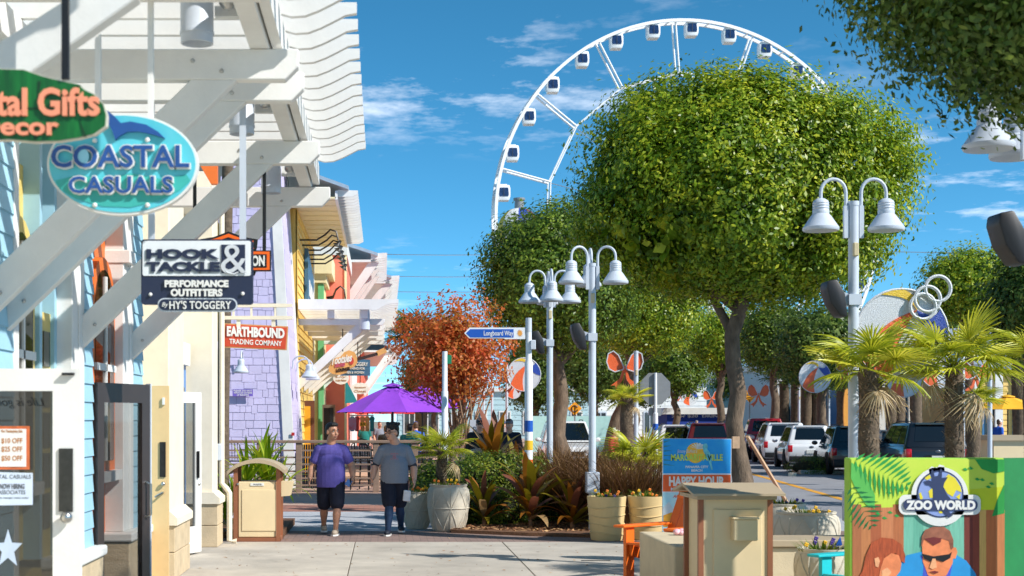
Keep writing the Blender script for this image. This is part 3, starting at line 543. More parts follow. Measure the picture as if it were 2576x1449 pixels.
for s_, a in (("HY'S TOGGERY", (861, 911, 926, 921)), ('CLOTHING FOR', (866, 924, 918, 930)), ('MEN & WOMEN', (870, 934, 916, 940))): text(s_, *a, d, WHITE, t, .002, .02, .02)
B().bar(P(900, 903, d), (px(900, d), d, 4.48), .03).build('hanger', BLACKM, t)
for (x, y, rx, ry, dd, lb, rows) in ((858, 951, 20, 16, 47.5, 'round white sign hung below the guitar sign', ('Lily', 'A Lilly Pulitzer')), (906, 977, 22, 14.5, 50, 'oval white ACUPUNCTURE style script sign hung low under the farther pergola', ('Accessory', 'Closet'))):
    t = thing('hanging_sign', lb.replace('ACUPUNCTURE style ', ''), 'sign', P(x, y + ry, dd)); plate('board', ell(x, y, rx, ry, 28), dd, .06, WHITE, t)
    for i, s_ in enumerate(rows): text(s_, x - rx * .7, y - ry * .35 + i * 9, x + rx * .7, y - ry * .35 + 6 + i * 9, dd, TANINK, t, .002, .01, .0, .2)
    B().bar(P(x, y - ry, dd), (px(x, dd), dd, 4.48), .03).build('hanger', BLACKM, t)
t = thing('hanging_flag', 'teal triangular flag hanging by the coral wall', 'flag', P(880, 1015, 48)); plate('cloth', [(869, 962), (872, 958), (900, 1012), (868, 1015)], 48, .03, mat('teal_cloth', (20, 130, 140), .7, .1), t)
# open doors under the far pergola
BROWNF = mat('brown_frame', (104, 62, 48), .5, .1)
dd_ = 44.0; t = thing('shop_door', 'brown framed door with golden yellow panel below the far pergola', 'door', P(774, 1190, dd_)); plate('frame', [(757, 1008), (791, 1008), (791, 1199), (757, 1199)], dd_, .08, BROWNF, t)
plate('panel', [(761, 1022), (781, 1022), (781, 1190), (761, 1190)], dd_, .03, mat('golden_panel', (226, 164, 40), .5, .1), t, .03)
t = thing('shop_door', 'dark framed glass door with leaf decals beside the coral wall', 'door', P(824, 1180, 50.5)); plate('frame', [(811, 1018), (843, 1018), (843, 1183), (811, 1183)], 50.5, .1, mat('grey_brown_frame', (110, 92, 78), .5, .1), t); plate('pane', [(815, 1026), (839, 1026), (839, 1175), (815, 1175)], 50.5, .03, DARKGLASS, t, .01)
# ------------------------------------------------------------------ patio fence
fe = thing('patio_fence', 'weathered wooden patio fence with seven rails across the walk', 'fence', (px(850, 35), 35, 0)); WOODG = mat('weathered_wood', (148, 122, 104), .85, .15, 4, .3, 40, stretch=(1, 1, 6))
for x in (556, 654, 752, 850, 946, 1043, 1145): B().box(px(x, 35) - .075, px(x, 35) + .075, 34.93, 35.07, 0, 1.2).bevel(.008, 1).build('post', WOODG, fe)
B().box(px(545, 35), px(1150, 35), 34.9, 35.1, 1.2, 1.27).bevel(.008, 1).build('top_rail', WOODG, fe)
for k in range(6): B().box(px(548, 35), px(1146, 35), 34.97, 35.03, .15 + k * .17, .19 + k * .17).build('rail', WOODG, fe)
fe2 = thing('patio_fence', 'weathered wooden patio fence running away along the patio edge', 'fence', (1.95, 42, 0))
for k in range(6): B().box(1.9, 2.03, 36 + k * 2.4, 36.13 + k * 2.4, 0, 1.2).build('post', WOODG, fe2)
B().box(1.87, 2.06, 35.2, 48.2, 1.2, 1.27).build('top_rail', WOODG, fe2)
for k in range(6): B().box(1.94, 1.99, 35.2, 48.2, .15 + k * .17, .19 + k * .17).build('rail', WOODG, fe2)
# ------------------------------------------------------------------ umbrellas
def umbrella(x, d, ztop, r, drop, m, label, polem, name='patio_umbrella', n=8, flat=0, group='patio umbrellas'):
    c = Vector((px(x, d), d, 0)); t = thing(name, label, 'umbrella', c, group); top = c + Vector((0, 0, ztop)); seg = 6
    for k in range(n):
        a0, a1 = 6.2832 * (k + .3) / n, 6.2832 * (k + 1.3) / n; b = B(); g = []
        for i in range(seg + 1):
            rr_ = r * (i / seg); row = []
            for j in range(5):
                f = j / 4; a = a0 + (a1 - a0) * f; q = math.cos((a1 - a0) / 2) / math.cos((a1 - a0) * (f - .5)); sag = .05 * r * (i / seg) * math.sin(math.pi * f) * (-1 if i < seg else .2)
                row.append(b.bm.verts.new(top + Vector((math.cos(a) * rr_ * q, math.sin(a) * rr_ * q, -drop * (i / seg) ** 1.15 + sag * .6))))
            g.append(row)
        for i in range(seg):
            for j in range(4):
                try: b.bm.faces.new((g[i][j], g[i + 1][j], g[i + 1][j + 1], g[i][j + 1]))
                except ValueError: pass
        bmesh.ops.remove_doubles(b.bm, verts=b.bm.verts, dist=1e-5)
        b.build('canopy_panel', m, t, 60)
        B().bar(top + Vector((0, 0, -.1)), top + Vector((math.cos(a0) * r * .97, math.sin(a0) * r * .97, -drop - .01)), .025).build('rib', polem, t)
    B().lathe([(0, .045), (.24 * r / 1.4, -.03), (.26 * r / 1.4, -.06), (.22 * r / 1.4, -.04)], 16, top + Vector((0, 0, .01))).build('vent_cap', m, t, 60)
    B().tube([c, top + Vector((0, 0, .12))], .028, 8).build('pole', polem, t); B().lathe([(.28, 0), (.28, .05), (.05, .12), (.05, .3), (0, .3)], 16, c).build('base', polem, t)
    return t
PURP = mat('purple_canvas', (138, 62, 196), .75, .06, 4, .15, 200)
umbrella(988, 37.2, 2.68, 1.5, .72, PURP, 'large purple patio umbrella nearest the fence', BLACKM); umbrella(1062, 41.5, 2.7, 1.45, .6, PURP, 'second purple patio umbrella half hidden behind the near one', BLACKM)
REDC = mat('red_canvas', (210, 40, 44), .75, .06)
umbrella(925, 60, 2.55, 1.6, .5, REDC, 'red umbrella deep in the patio at left', BLACKM); umbrella(985, 64, 2.55, 1.7, .5, REDC, 'red umbrella deep in the patio behind the purple one', BLACKM)
YELC = mat('yellow_canvas', (240, 178, 36), .75, .06)
umbrella(2535, 58, 2.75, 1.55, .55, YELC, 'yellow patio umbrella at the far right edge', BLACKM)
# ------------------------------------------------------------------ street lamps
DARKG = mat('charcoal_plastic', (32, 33, 37), .5, .1); SENS = mat('beige_plastic', (206, 190, 150), .5, .05)
def lamp(x, d, angs, label, speaker=None, H=4.2, base=True):
    c = Vector((px(x, d), d, 0)); t = thing('street_lamp', label, 'lamp', c, 'grey bell street lamps')
    B().lathe([(.1, 0), (.1, .03), (.06, .05), (.057, .1), (.057, H - .05), (.062, H - .05), (.062, H), (0, H)], 20, c).build('pole', LAMPGREY, t, 40)
    if base: B().box(c.x - .1, c.x + .1, c.y - .1, c.y + .1, .62, .95).bevel(.012, 1).build('base_cover', LAMPGREY, t)
    for a in angs:
        u = Vector((math.cos(R(a)), math.sin(R(a)), 0)); s = c + u * .085; z0 = H - .35
        pts = [s + Vector((0, 0, z0)), s + Vector((0, 0, H + .1))] + [s + u * (.14 - .14 * math.cos(q)) + Vector((0, 0, H + .1 + .15 * math.sin(q))) for q in [math.pi * i / 10 for i in range(1, 11)]] + [s + u * .28 + Vector((0, 0, H + .02))]
        ar = B().tube(pts, .02, 8).build('arm', LAMPGREY, t, 50)
        B().bar(s + Vector((0, 0, z0 - .06)), s + Vector((0, 0, z0 + .3)), .05).build('clamp', LAMPGREY, ar)
        bell(B(), s + u * .28 + Vector((0, 0, H - .33))).build('bell_shade', LAMPGREY, t, 35)
    B().box(c.x - .03, c.x + .03, c.y - .1, c.y - .05, H - .62, H - .47).bevel(.01, 1).build('sensor_box', SENS, t)
    if speaker:
        sp = thing('outdoor_speaker', speaker[1], 'speaker', c + Vector((0, 0, speaker[0])), 'speakers on the lamp posts'); z = speaker[0]; sx = speaker[2] if len(speaker) > 2 else -1
        B().prism([(c.x + sx * .10, z - .2), (c.x + sx * .19, z - .19), (c.x + sx * .29, z - .05), (c.x + sx * .34, z + .12), (c.x + sx * .33, z + .2), (c.x + sx * .22, z + .22), (c.x + sx * .13, z + .06)], 1, d - .13, d + .13).bevel(.02, 2).build('cabinet', DARKG, sp, 40)
        B().bar((c.x + sx * .2, d, z + .05), (c.x + sx * .05, d, z), .05, .12).build('bracket', LAMPGREY, sp)
        B().box(c.x - .07, c.x + .07, d - .07, d + .07, z - .06, z + .06).build('clamp', LAMPGREY, sp)
lamp(2147, 16, (0, 180), 'grey twin bell street lamp standing beside the right hand fan palm', (3.1, 'charcoal speaker on the twin lamp post beside the fan palm'))
lamp(1490, 22.3, (200, 340, 90), 'grey bell street lamp behind the tan planters, top hidden in the tree', (3.05, 'charcoal speaker on the lamp post behind the tan planters'))
lamp(1383, 25.8, (0, 90, 180, 270), 'grey street lamp with four bell shades beside the blue street sign', (3.15, 'charcoal speaker on the four shade lamp post'))
lamp(2605, 11.2, (180, 90), 'grey bell street lamp hanging from under the tree at upper right', (3.16, 'charcoal speaker at the right edge of the picture'), 4.2, False)
for i, (x, d) in enumerate(((1275, 62), (1238, 70), (1217, 80), (2420, 30), (2490, 36), (1600, 36), (2010, 70), (2085, 66))):
    lamp(x, d, (), ['plain grey post beside the red leaved tree, nearest of three', 'plain grey post beside the red leaved tree, middle of three', 'plain grey post beside the red leaved tree, farthest of three', 'grey lamp post behind the right fan palm trunk', 'grey lamp post beside the yellow umbrella', 'grey lamp post carrying the large orange bow', 'grey lamp post by the far beach ball ornament', 'grey lamp post before the blue buildings'][i], None, (4.2, 4.2, 4.2, 3.2, 3.4, 3.5, 3.4, 3.4)[i], False)
# ------------------------------------------------------------------ street name post with coloured bands
d = 24.2; c = Vector((px(1330, d), d, 0)); t = thing('street_sign', 'blue arrow shaped street name sign on a banded white post', 'sign', c)
BLU = mat('sign_blue', (20, 84, 178), .45, .04); ORN = mat('band_orange', (236, 108, 36), .5, .05); YL = mat('band_yellow', (240, 184, 36), .5, .05)
WP = mat('post_white', (228, 232, 236), .45, .04)
B().lathe([(.068, 0), (.068, pz(912, d)), (.05, pz(905, d)), (.048, pz(802, d)), (0, pz(802, d))], 20, c).build('post', WP, t, 40)
for y0, y1, m in ((1058, 1086, BLU), (1108, 1132, YL), (1156, 1180, ORN)): B().lathe([(.066, pz(y1, d)), (.0715, pz(y1, d)), (.0715, pz(y0, d)), (.066, pz(y0, d))], 20, c).build('band', m, t, 40)
B().lathe([(.046, pz(835, d)), (.052, pz(835, d)), (.052, pz(800, d)), (0, pz(799, d))], 16, c).build('post_cap', LAMPGREY, t, 40)
plate('arrow_board', [(1168, 838), (1181, 824), (1322, 824), (1322, 853), (1270, 853), (1268, 851), (1181, 851)], d - .02, .03, WP, t); plate('arrow_face', [(1172, 838), (1183, 828), (1292, 828), (1292, 849), (1183, 849)], d - .02, .003, BLU, t, .003)
text('Longboard Way', 1217, 832, 1291, 848, d - .02, WHITE, t, .003, .003, .012)
sunm = mat('sun_gold', (232, 160, 70), .5, .1); plate('sun_mark', [(1308 + (8 if i % 2 == 0 else 4.5) * math.cos(i * math.pi / 12), 838 + (10 if i % 2 == 0 else 5.5) * math.sin(i * math.pi / 12)) for i in range(24)], d - .02, .003, sunm, t, .003)
B().box(c.x + .02, c.x + .11, d - .1, d - .03, pz(880, d), pz(856, d)).bevel(.01, 1).build('junction_box', LAMPGREY, t)
d = 27.5; c = Vector((px(1119, d), d, 0)); t = thing('banded_post', 'slim white banded post with small green plate beside the purple umbrella', 'post', c)
B().lathe([(.062, 0), (.062, pz(985, d)), (.05, pz(983, d)), (.05, pz(884, d)), (0, pz(884, d))], 16, c).build('post', WP, t, 40); B().box(c.x + .04, c.x + .13, d - .02, d + .02, pz(915, d), pz(893, d)).build('plate', mat('green_plate', (20, 130, 90), .5, .05), t)
B().lathe([(.06, pz(1188, d)), (.066, pz(1188, d)), (.066, pz(1165, d)), (.06, pz(1165, d))], 16, c).build('band', YL, t, 40)
d = 35.0; c = Vector((px(1648, d), d, 0)); t = thing('road_sign', 'octagonal road sign seen from its grey back on a white post', 'sign', c); BACKG = mat('sign_back_grey', (140, 142, 144), .45, .06, metal=.3)
plate('octagon', [(1648 + 41.5 * math.cos(R(22.5 + 45 * i)), 978 + 43 * math.sin(R(22.5 + 45 * i))) for i in range(8)], d, .012, BACKG, t)
B().lathe([(.06, 0), (.06, pz(1040, d)), (.04, pz(1038, d)), (.035, pz(938, d)), (0, pz(938, d))], 14, c - Vector((0, .05, 0))).build('post', WP, t, 40)
B().lathe([(.062, pz(1082, d)), (.068, pz(1082, d)), (.068, pz(1066, d)), (.062, pz(1066, d))], 14, c - Vector((0, .05, 0))).build('band', BLU, t, 40)
B().lathe([(.062, pz(1120, d)), (.068, pz(1120, d)), (.068, pz(1104, d)), (.062, pz(1104, d))], 14, c - Vector((0, .05, 0))).build('band', YL, t, 40)
plate('small_plate', rrect(1632, 1026, 1664, 1046, 4), d, .01, BACKG, t)
d = 66; t = thing('road_sign', 'yellow diamond roundabout warning sign between the tree trunks', 'sign', (px(1446, d), d, 0)); plate('diamond', [(1446, 1011), (1464, 1027), (1446, 1046), (1428, 1027)], d, .02, mat('warning_yellow', (240, 160, 20), .5, .05), t)
B().torus(P(1446, 1028, d - .02), .14, .025, Matrix.Rotation(R(90), 3, 'X'), 20, 6, .4, 6).build('arrow_ring', BLACKM, t); B().bar((px(1446, d), d + .03, 0), (px(1446, d), d + .03, 2.4), .06).build('post', BACKG, t)
d = 85; t = thing('road_sign', 'yellow diamond sign behind the big tree trunk', 'sign', (px(1885, d), d, 0)); plate('diamond', [(1886, 975), (1904, 994), (1886, 1013), (1868, 994)], d, .02, MATS['warning_yellow'], t); B().bar((px(1886, d), d + .03, 0), (px(1886, d), d + .03, 3), .06).build('post', BACKG, t)
# ------------------------------------------------------------------ waste bins
BEIGE = mat('bin_beige', (226, 204, 162), .6, .04, 3); TAUPE = mat('bin_taupe', (176, 158, 130), .6, .04, 3); BRN = mat('bin_brown', (150, 94, 64), .6, .06)
d = 20.7; t = thing('waste_bin', 'beige waste bin with arched roof and brown frame beside the stucco pilaster', 'bin', (px(646, d), d + .3, 0))
X0, X1 = px(587, d), px(705, d)
B().box(X0 + .07, X1 - .07, d + .02, d + .58, .06, pz(1212, d)).bevel(.01, 1).build('body', BEIGE, t)
for a in (X0, X1 - .06):
    for b_ in (d, d + .54): B().box(a, a + .06, b_, b_ + .06, 0, pz(1172, d)).build('post', BRN, t)
B().box(X0, X1, d + .005, d + .6, .0, .055).build('plinth', BRN, t); B().box(px(608, d), px(694, d), d + .008, d + .02, pz(1336, d), pz(1232, d)).bevel(.004, 1).build('door_panel', BEIGE, t)
plate('name_plate', [(630, 1215), (664, 1215), (664, 1222), (630, 1222)], d + .01, .01, WHITE, t); text('WASTE', 637, 1216.5, 658, 1220.5, d + .01, INK, t, .001, .002, .01)
arc = [(px(646, d) + .50 * math.sin(R(a)), pz(1155, d) - .5 * (1 - math.cos(R(a))) * .75) for a in range(-58, 59, 8)]
B().prism(arc + [(x, z - .055) for x, z in arc[::-1]], 1, d - .08, d + .68).build('arched_roof', TAUPE, t, 30)
B().ball((px(598, d), d, pz(1218, d)), .02).build('latch', STEEL, t)
B().prism([(px(706, d), pz(1212, d)), (px(736, d), pz(1212, d)), (px(728, d), pz(1248, d)), (px(706, d), pz(1250, d))], 1, d + .12, d + .42).build('ash_tray', BEIGE, t)
d = 12.5; t = thing('waste_bin', 'large beige waste bin with gabled taupe roof and ash box, nearest the camera', 'bin', (px(1850, d), d + .3, 0))
X0, X1 = px(1757, d), px(1944, d)
B().box(X0 + .04, X1 - .045, d + .01, d + .62, .05, pz(1250, d)).build('body', BEIGE, t)
for a in (X0, X1 - .045):
    for b_ in (d - .005, d + .58): B().box(a, a + .045, b_, b_ + .05, 0, pz(1248, d)).build('post', BRN, t)
B().box(px(1794, d), px(1917, d), d - .008, d + .01, .12, pz(1281, d)).bevel(.006, 1).build('door_panel', BEIGE, t)
B().box(px(1837, d), px(1897, d), d - .13, d - .008, pz(1358, d), pz(1304, d)).bevel(.008, 1).build('ash_box', BEIGE, t); B().box(px(1834, d), px(1900, d), d - .14, d - .008, pz(1304, d), pz(1299, d)).bevel(.004, 1).build('ash_lid', BEIGE, t)
zr, ze = pz(1214, d + .31), pz(1248, d - .13)
B().prism([(d - .13, ze), (d - .13, ze + .02), (d + .31, zr), (d + .75, ze + .02), (d + .75, ze), (d + .31, zr - .03)], 0, px(1735, d), px(1966, d)).build('gable_roof', TAUPE, t)
B().box(px(1750, d), px(1950, d), d - .06, d + .68, ze - .035, ze - .002).build('roof_frame', TAUPE, t)
# bench wall of the seating nook
t = tag(B().box(px(1690, 13.4), px(1690, 13.4) + .9, 13.3, 15.1, 0, .58).bevel(.02, 2).build('bench_wall', mat('nook_concrete', (206, 190, 158), .85, .08, 4, .2, 60)), 'low beige concrete bench wall in front of the orange chair', 'bench')
t = tag(B().box(3.7, 5.4, 15.0, 15.6, 0, .42).bevel(.02, 2).build('bench_wall', MATS['nook_concrete']), 'low beige concrete bench wall right of the near bin', 'bench')
B().box(3.66, 5.44, 14.96, 15.64, .425, .5).bevel(.01, 1).build('bench_top', TAUPE, None); o_ = bpy.data.objects['bench_top']; tag(o_, 'taupe seat slab on the bench wall right of the near bin', 'bench top')
# ------------------------------------------------------------------ planters
POTC = mat('cast_stone', (206, 196, 176), .85, .10, 5, .25, 60)
def xpot(x, d, r, h, label, m=POTC, n=7):
    c = Vector((px(x, d), d, 0)); t = thing('planter', label, 'planter', c, 'stone planters with crossed ribs')
    prof = [(0, 0), (r * .66, 0), (r * .72, .02), (r * .88, h * .25), (r * .98, h * .52), (r, h * .72), (r * .96, h * .88), (r * .87, h * .95), (r * .9, h * .97), (r * .9, h), (r * .8, h), (r * .78, h - .08), (0, h - .08)]
    B().lathe(prof, 40, c).build('pot', m, t, 40)
    def rad(z):
        for (r0, z0), (r1, z1) in zip(prof[2:8], prof[3:9]):
            if z0 <= z <= z1: return r0 + (r1 - r0) * (z - z0) / (z1 - z0)
        return r * .9
    for z in (h * .5,): B().torus(c + Vector((0, 0, z)), rad(z), .012, None, 40, 6).build('rib', m, t, 50)
    for k in range(n):
        a = 6.2832 * k / n + .3; w_ = 3.1416 / n
        for q in (1, -1, 0):
            pts = []
            for i in range(9):
                z = h * (.04 + .86 * i / 8); aa = a + q * w_ * (i / 4 - 1); pts.append(c + Vector((math.cos(aa) * rad(z), math.sin(aa) * rad(z), z)))
            B().tube(pts, .011, 5).build('rib', m, t, 50)
    B().lathe([(r * .79, h - .06), (0, h - .03)], 16, c).build('soil', MULCH, t)
    return t
xpot(1128, 22.7, .335, .74, 'large cast stone planter with crossed ribs beside the planting bed')
xpot(1049, 23.2, .24, .6, 'smaller cast stone planter with crossed ribs beside the grey shirted walker')
xpot(2028, 17.2, .39, .66, 'white cast stone planter behind the bench at right'); xpot(1972, 19.6, .33, .62, 'cast stone planter farthest back behind the near bin'); xpot(2072, 13.6, .27, .54, 'cast stone planter with pansies between bin and green banner')
TANP = mat('tan_planter', (214, 186, 132), .8, .06, 3, .1, 50)
for x, d, lb in ((1526, 21.0, 'tan ribbed planter at the foot of the lamp post'), (1628, 21.1, 'tan ribbed planter half hidden behind the blue banner')):
    c = Vector((px(x, d), d, 0)); t = thing('planter', lb, 'planter', c, 'tan ribbed planters'); r, h = .285, .64
    B().lathe([(0, 0), (r * .78, 0), (r * .82, .03), (r * .9, h * .5), (r, h * .97), (r, h), (r * .9, h), (r * .88, h - .07), (0, h - .07)], 40, c).build('pot', TANP, t, 40)
    for k in range(4):
        z = h * (.16 + .2 * k); pts = [c + Vector((math.cos(a) * (r * (.83 + .17 * z / h) + .002), math.sin(a) * (r * (.83 + .17 * z / h) + .002), z + .02 * math.sin(2 * a + k))) for a in [6.2832 * i / 40 for i in range(41)]]
        B().tube(pts, .009, 5).build('rib', TANP, t, 50)
    B().lathe([(r * .89, h - .05), (0, h - .02)], 16, c).build('soil', MULCH, t)
t = thing('shadow_gap_plate', 'small black plate standing in for a shadow gap in the concrete walk', 'drain', (px(2170, 20) * 0 + 2.66, 17.9, 0)); B().box(2.47, 2.83, 17.84, 17.9, -.002, .004).build('plate', BLACKM, t)  # black plate stands in for a thin shadow gap in the walk
# ------------------------------------------------------------------ adirondack chairs
def adirondack(loc, rz, m, label, s=1.):
    t = thing('adirondack_chair', label, 'chair', (0, 0, 0), 'adirondack chairs in the seating nook'); ORG[t.name] = Vector((0, 0, 0))
    for x in (-.3, .3):
        B().box(x - .02, x + .02, -.42, -.30, 0, .54).build('front_leg', m, t); B().box(x * 1.05 - .07, x * 1.05 + .07, -.5, .32, .545, .57).bevel(.006, 1).build('arm_rest', m, t)
        B().prism([(-.38, .26), (-.38, .38), (.1, .26), (.5, .06), (.5, 0), (.4, 0), (0, .17)], 0, x * .88 - .018, x * .88 + .018).build('side_rail', m, t)
        B().bar((x, .25, .1), (x, .32, .55), .05, .035).build('back_post', m, t)
    for k in range(6): B().box(-.27, .27, -.42 + k * .088, -.345 + k * .088, .375 - k * .024, .398 - k * .024).build('seat_slat', m, t)
    for k in range(5):
        x = -.22 + k * .11; hh = .98 - .05 * abs(k - 2); B().bar((x, .08, .24), (x * 1.15, .46, hh), .098, .022, up=(0, -1, .4)).build('back_slat', m, t)
    for z, y in ((.45, .2), (.8, .41)): B().box(-.3, .3, y, y + .035, z - .04, z + .04).build('back_rail', m, t)
    t.location = loc; t.rotation_euler = (0, 0, rz); t.scale = (s, s, s); ORG[t.name] = Vector(loc); return t
ORC = mat('orange_poly', (240, 112, 20), .5, .08, 4)
adirondack((px(1708, 15.4), 15.6, 0), R(-50), ORC, 'orange adirondack chair facing left beside the near bin', 1.08)
adirondack((px(2225, 12.5), 12.6, 0), R(-60), mat('turquoise_poly', (30, 190, 200), .5, .06), 'turquoise adirondack chair behind the green banner')
t = thing('blossom', 'pink flower lying on the orange chair arm', 'flower', P(1712, 1340, 14.6) + Vector((0, 0, 0))); PINK = mat('pink_petal', (246, 190, 200), .6, .1)
for k in range(5): B().ball(P(1712 + 11 * math.cos(k * 1.26), 1338 - 3 * math.sin(k * 1.26), 14.6 + .03 * math.sin(k * 1.26)), (.04, .04, .025), 8, 6).build('petal', PINK, t, 60)
# ------------------------------------------------------------------ banner with cocktail bar print
def X3(c): return 1475.8 + c * .2778
def Y3(c): return 1046.5 + c * .2778
d = 20.0; t = thing('banner_stand', 'upright blue and orange HAPPY HOUR banner stand beside the tan planters', 'banner', (px(1754, d), d, 0))
def q3(nm, pl, m, lift, th=.002): return plate(nm, [(X3(x), Y3(y)) for x, y in pl], d, th, m, t, lift)
zb = 1046.5 + 1010 * .2778
plate('panel', [(1667.5, 1103), (1840, 1104), (1839, 1366), (1666, 1366)], d, .03, mat('banner_back', (230, 232, 234), .6, .03), t)
SKYB = mat('print_sky', (10, 142, 222), .6, .15, 5, alt=(50, 170, 232)); q3('print_sky', [(694, 206), (1308, 210), (1304, 520), (692, 520)], SKYB, .003)
q3('print_band', [(692, 532), (1304, 532), (1302, 684), (690, 684)], mat('print_orange', (236, 96, 36), .6, .04), .003); q3('print_sea', [(690, 694), (1302, 694), (1296, 1150), (686, 1150)], mat('print_beach', (140, 206, 226), .6, .15, 4, alt=(206, 228, 230)), .003)
q3('print_sun', [(985 + 85 * math.cos(a), 335 + 92 * math.sin(a)) for a in [6.2832 * i / 24 for i in range(24)]], mat('print_sun', (246, 160, 40), .6, .3, 8, alt=(248, 214, 70)), .005)
for a in range(7):
    q = R(-160 + a * 24); q3('print_palm', [(1000, 300), (1000 + 62 * math.cos(q - .16), 288 + 46 * math.sin(q - .16)), (1000 + 74 * math.cos(q), 292 + 52 * math.sin(q)), (1000 + 56 * math.cos(q + .2), 300 + 40 * math.sin(q + .2))], WHITE, .007)
text('MARGARITAVILLE', X3(762), Y3(345), X3(1232), Y3(405), d, mat('print_lime', (206, 226, 90), .6, .05), t, .008, .002, .03)
text('Jimmy Buffett\'s', X3(815), Y3(300), X3(1000), Y3(345), d, WHITE, t, .008, .001, -.005, .3)
q3('print_parrot', [(1048, 275), (1062, 250), (1085, 248), (1097, 270), (1090, 300), (1115, 330), (1128, 380), (1130, 430), (1140, 485), (1128, 486), (1108, 420), (1080, 370), (1056, 320)], mat('print_aqua', (120, 210, 220), .6, .2, 20), .010)
for s_, a in (('PANAMA CITY', (895, 449, 1102, 472)), ('BEACH', (948, 482, 1047, 504)), ('HAPPY HOUR', (745, 546, 1250, 636)), ('MONDAY-THURSDAY', (762, 648, 1200, 676))): text(s_, X3(a[0]), Y3(a[1]), X3(a[2]), Y3(a[3]), d, WHITE if 'MON' not in s_ else mat('print_pale', (226, 232, 236), .6, .03), t, .003, .002, .04)
text('All Day', X3(780), Y3(712), X3(905), Y3(750), d, mat('print_red', (222, 90, 70), .6, .05), t, .003, .002, .01, .3); text('$2 $4', X3(815), Y3(778), X3(880), Y3(808), d, MATS['print_red'], t, .003, .002, .02)
q3('print_glass', [(690, 830), (745, 775), (830, 920), (820, 1005), (692, 1005)], mat('print_pale_glass', (206, 216, 222), .6, .1), .005); q3('print_beer', [(694, 900), (770, 870), (812, 960), (808, 1003), (694, 1003)], mat('print_amber', (230, 160, 40), .6, .2, 10), .007)
for a in range(6): q3('print_frond', [(695, 230 + a * 40), (760 + a * 8, 220 + a * 46), (700, 244 + a * 40)], mat('print_leaf', (60, 140, 150), .6, .1), .005)
B().box(px(1668, d), px(1838, d), d + .03, d + .35, 0, .05).build('foot', BLACKM, t)
# ------------------------------------------------------------------ zoo banner box
def X4(c): return 1985.6 + c * .2778
def Y4(c): return 1046.5 + c * .2778
d = 11.4; t = thing('banner_box', 'green fabric covered banner box printed with globe logo and two people', 'banner', (px(2345, d), d + .2, 0))
xr_, zt_ = px(2527, d), pz(1152, d)
B().box(px(2137, d), xr_, d, d + .14, .02, zt_).bevel(.012, 2).build('box', mat('banner_fabric', (160, 206, 70), .75, .05, 3, .1, 200), t)
B().prism([(xr_ - .002, d + .002), (xr_ + .6, d + .3), (xr_ + .6, d + .36), (xr_ - .002, d + .13)], 2, .02, zt_ - .004).build('side_panel', mat('banner_green', (24, 126, 66), .75, .15, 3), t)
def q4(nm, pl, m, lift=.002, th=.002): return plate(nm, [(X4(x), Y4(y)) for x, y in pl], d, th, m, t, lift)
LIME = mat('print_lime_green', (206, 216, 40), .75, .06); LEAFG = mat('print_leaf_green', (40, 158, 70), .75, .1); DLEAF = mat('print_dark_leaf', (14, 112, 60), .75, .1)
q4('print_field', [(560, 392), (1945, 392), (1945, 870), (560, 850)], mat('print_field', (182, 214, 60), .75, .12, 3, alt=(206, 222, 84)), .002)
q4('print_field', [(1120, 700), (1945, 640), (1945, 860), (1120, 860)], LIME, .0032, .001)
PL = [((176, 108, 66), 570, 650), ((196, 126, 76), 650, 735), ((178, 96, 58), 735, 830), ((206, 130, 84), 830, 940), ((186, 110, 66), 940, 1034), ((120, 190, 164), 1034, 1120), ((104, 178, 152), 1120, 1210), ((128, 196, 168), 1210, 1320), ((108, 182, 156), 1320, 1450), ((122, 192, 166), 1450, 1580), ((118, 50, 40), 1580, 1660), ((140, 62, 44), 1660, 1720), ((222, 174, 96), 1720, 1780), ((198, 112, 62), 1780, 1870), ((206, 130, 80), 1870, 1948)]
for i, (cc, a, b_) in enumerate(PL): q4('print_plank', [(a, 800 + (30 if i % 2 else 0) if a < 1100 else 850), (b_, 800 + (26 if i % 2 else 0) if a < 1100 else 850), (b_, 1500), (a, 1500)], mat('print_plank_%d' % i, cc, .75, .12, 6, stretch=(12, 1, 1)), .0045, .001)
def frond(x, y, ang, ln, n, m, lift):
    for k in range(n):
        f = k / n; bx, by = x + math.cos(R(ang)) * ln * f, y + math.sin(R(ang)) * ln * f
        for sgn in (1, -1):
            a = R(ang + sgn * 62); l2 = ln * .42 * math.sin(math.pi * min(1, f * .85 + .15)); w_ = ln * .028
            q4('print_leaflet', [(bx, by), (bx + math.cos(a) * l2 * .5 + w_ * math.cos(R(ang)), by + math.sin(a) * l2 * .5 + w_ * math.sin(R(ang))), (bx + math.cos(a) * l2, by + math.sin(a) * l2), (bx + math.cos(a) * l2 * .5 - w_ * math.cos(R(ang)), by + math.sin(a) * l2 * .5 - w_ * math.sin(R(ang)))], m, lift, .001)
frond(600, 400, 26, 560, 12, LEAFG, .007); frond(565, 650, 62, 430, 9, DLEAF, .007)
q4('print_leaf', [(560, 420), (640, 470), (740, 640), (775, 720), (770, 840), (690, 800), (590, 640), (556, 560)], mat('print_mid_green', (92, 186, 84), .75, .08), .006)
q4('print_leaf', [(1680, 392), (1945, 392), (1945, 500), (1850, 520), (1740, 480)], LEAFG, .006); q4('print_leaf', [(1945, 620), (1880, 760), (1832, 910), (1945, 880)], LEAFG, .006)
for (x, y) in ((800, 880), (860, 920), (910, 870), (970, 900), (900, 690), (1000, 665), (940, 640), (1590, 480), (1640, 470), (1700, 570), (1745, 575), (1800, 640), (1830, 610)): q4('print_leaf', [(x - 24, y), (x, y - 12), (x + 26, y + 8), (x, y + 16)], LEAFG, .0065, .001)
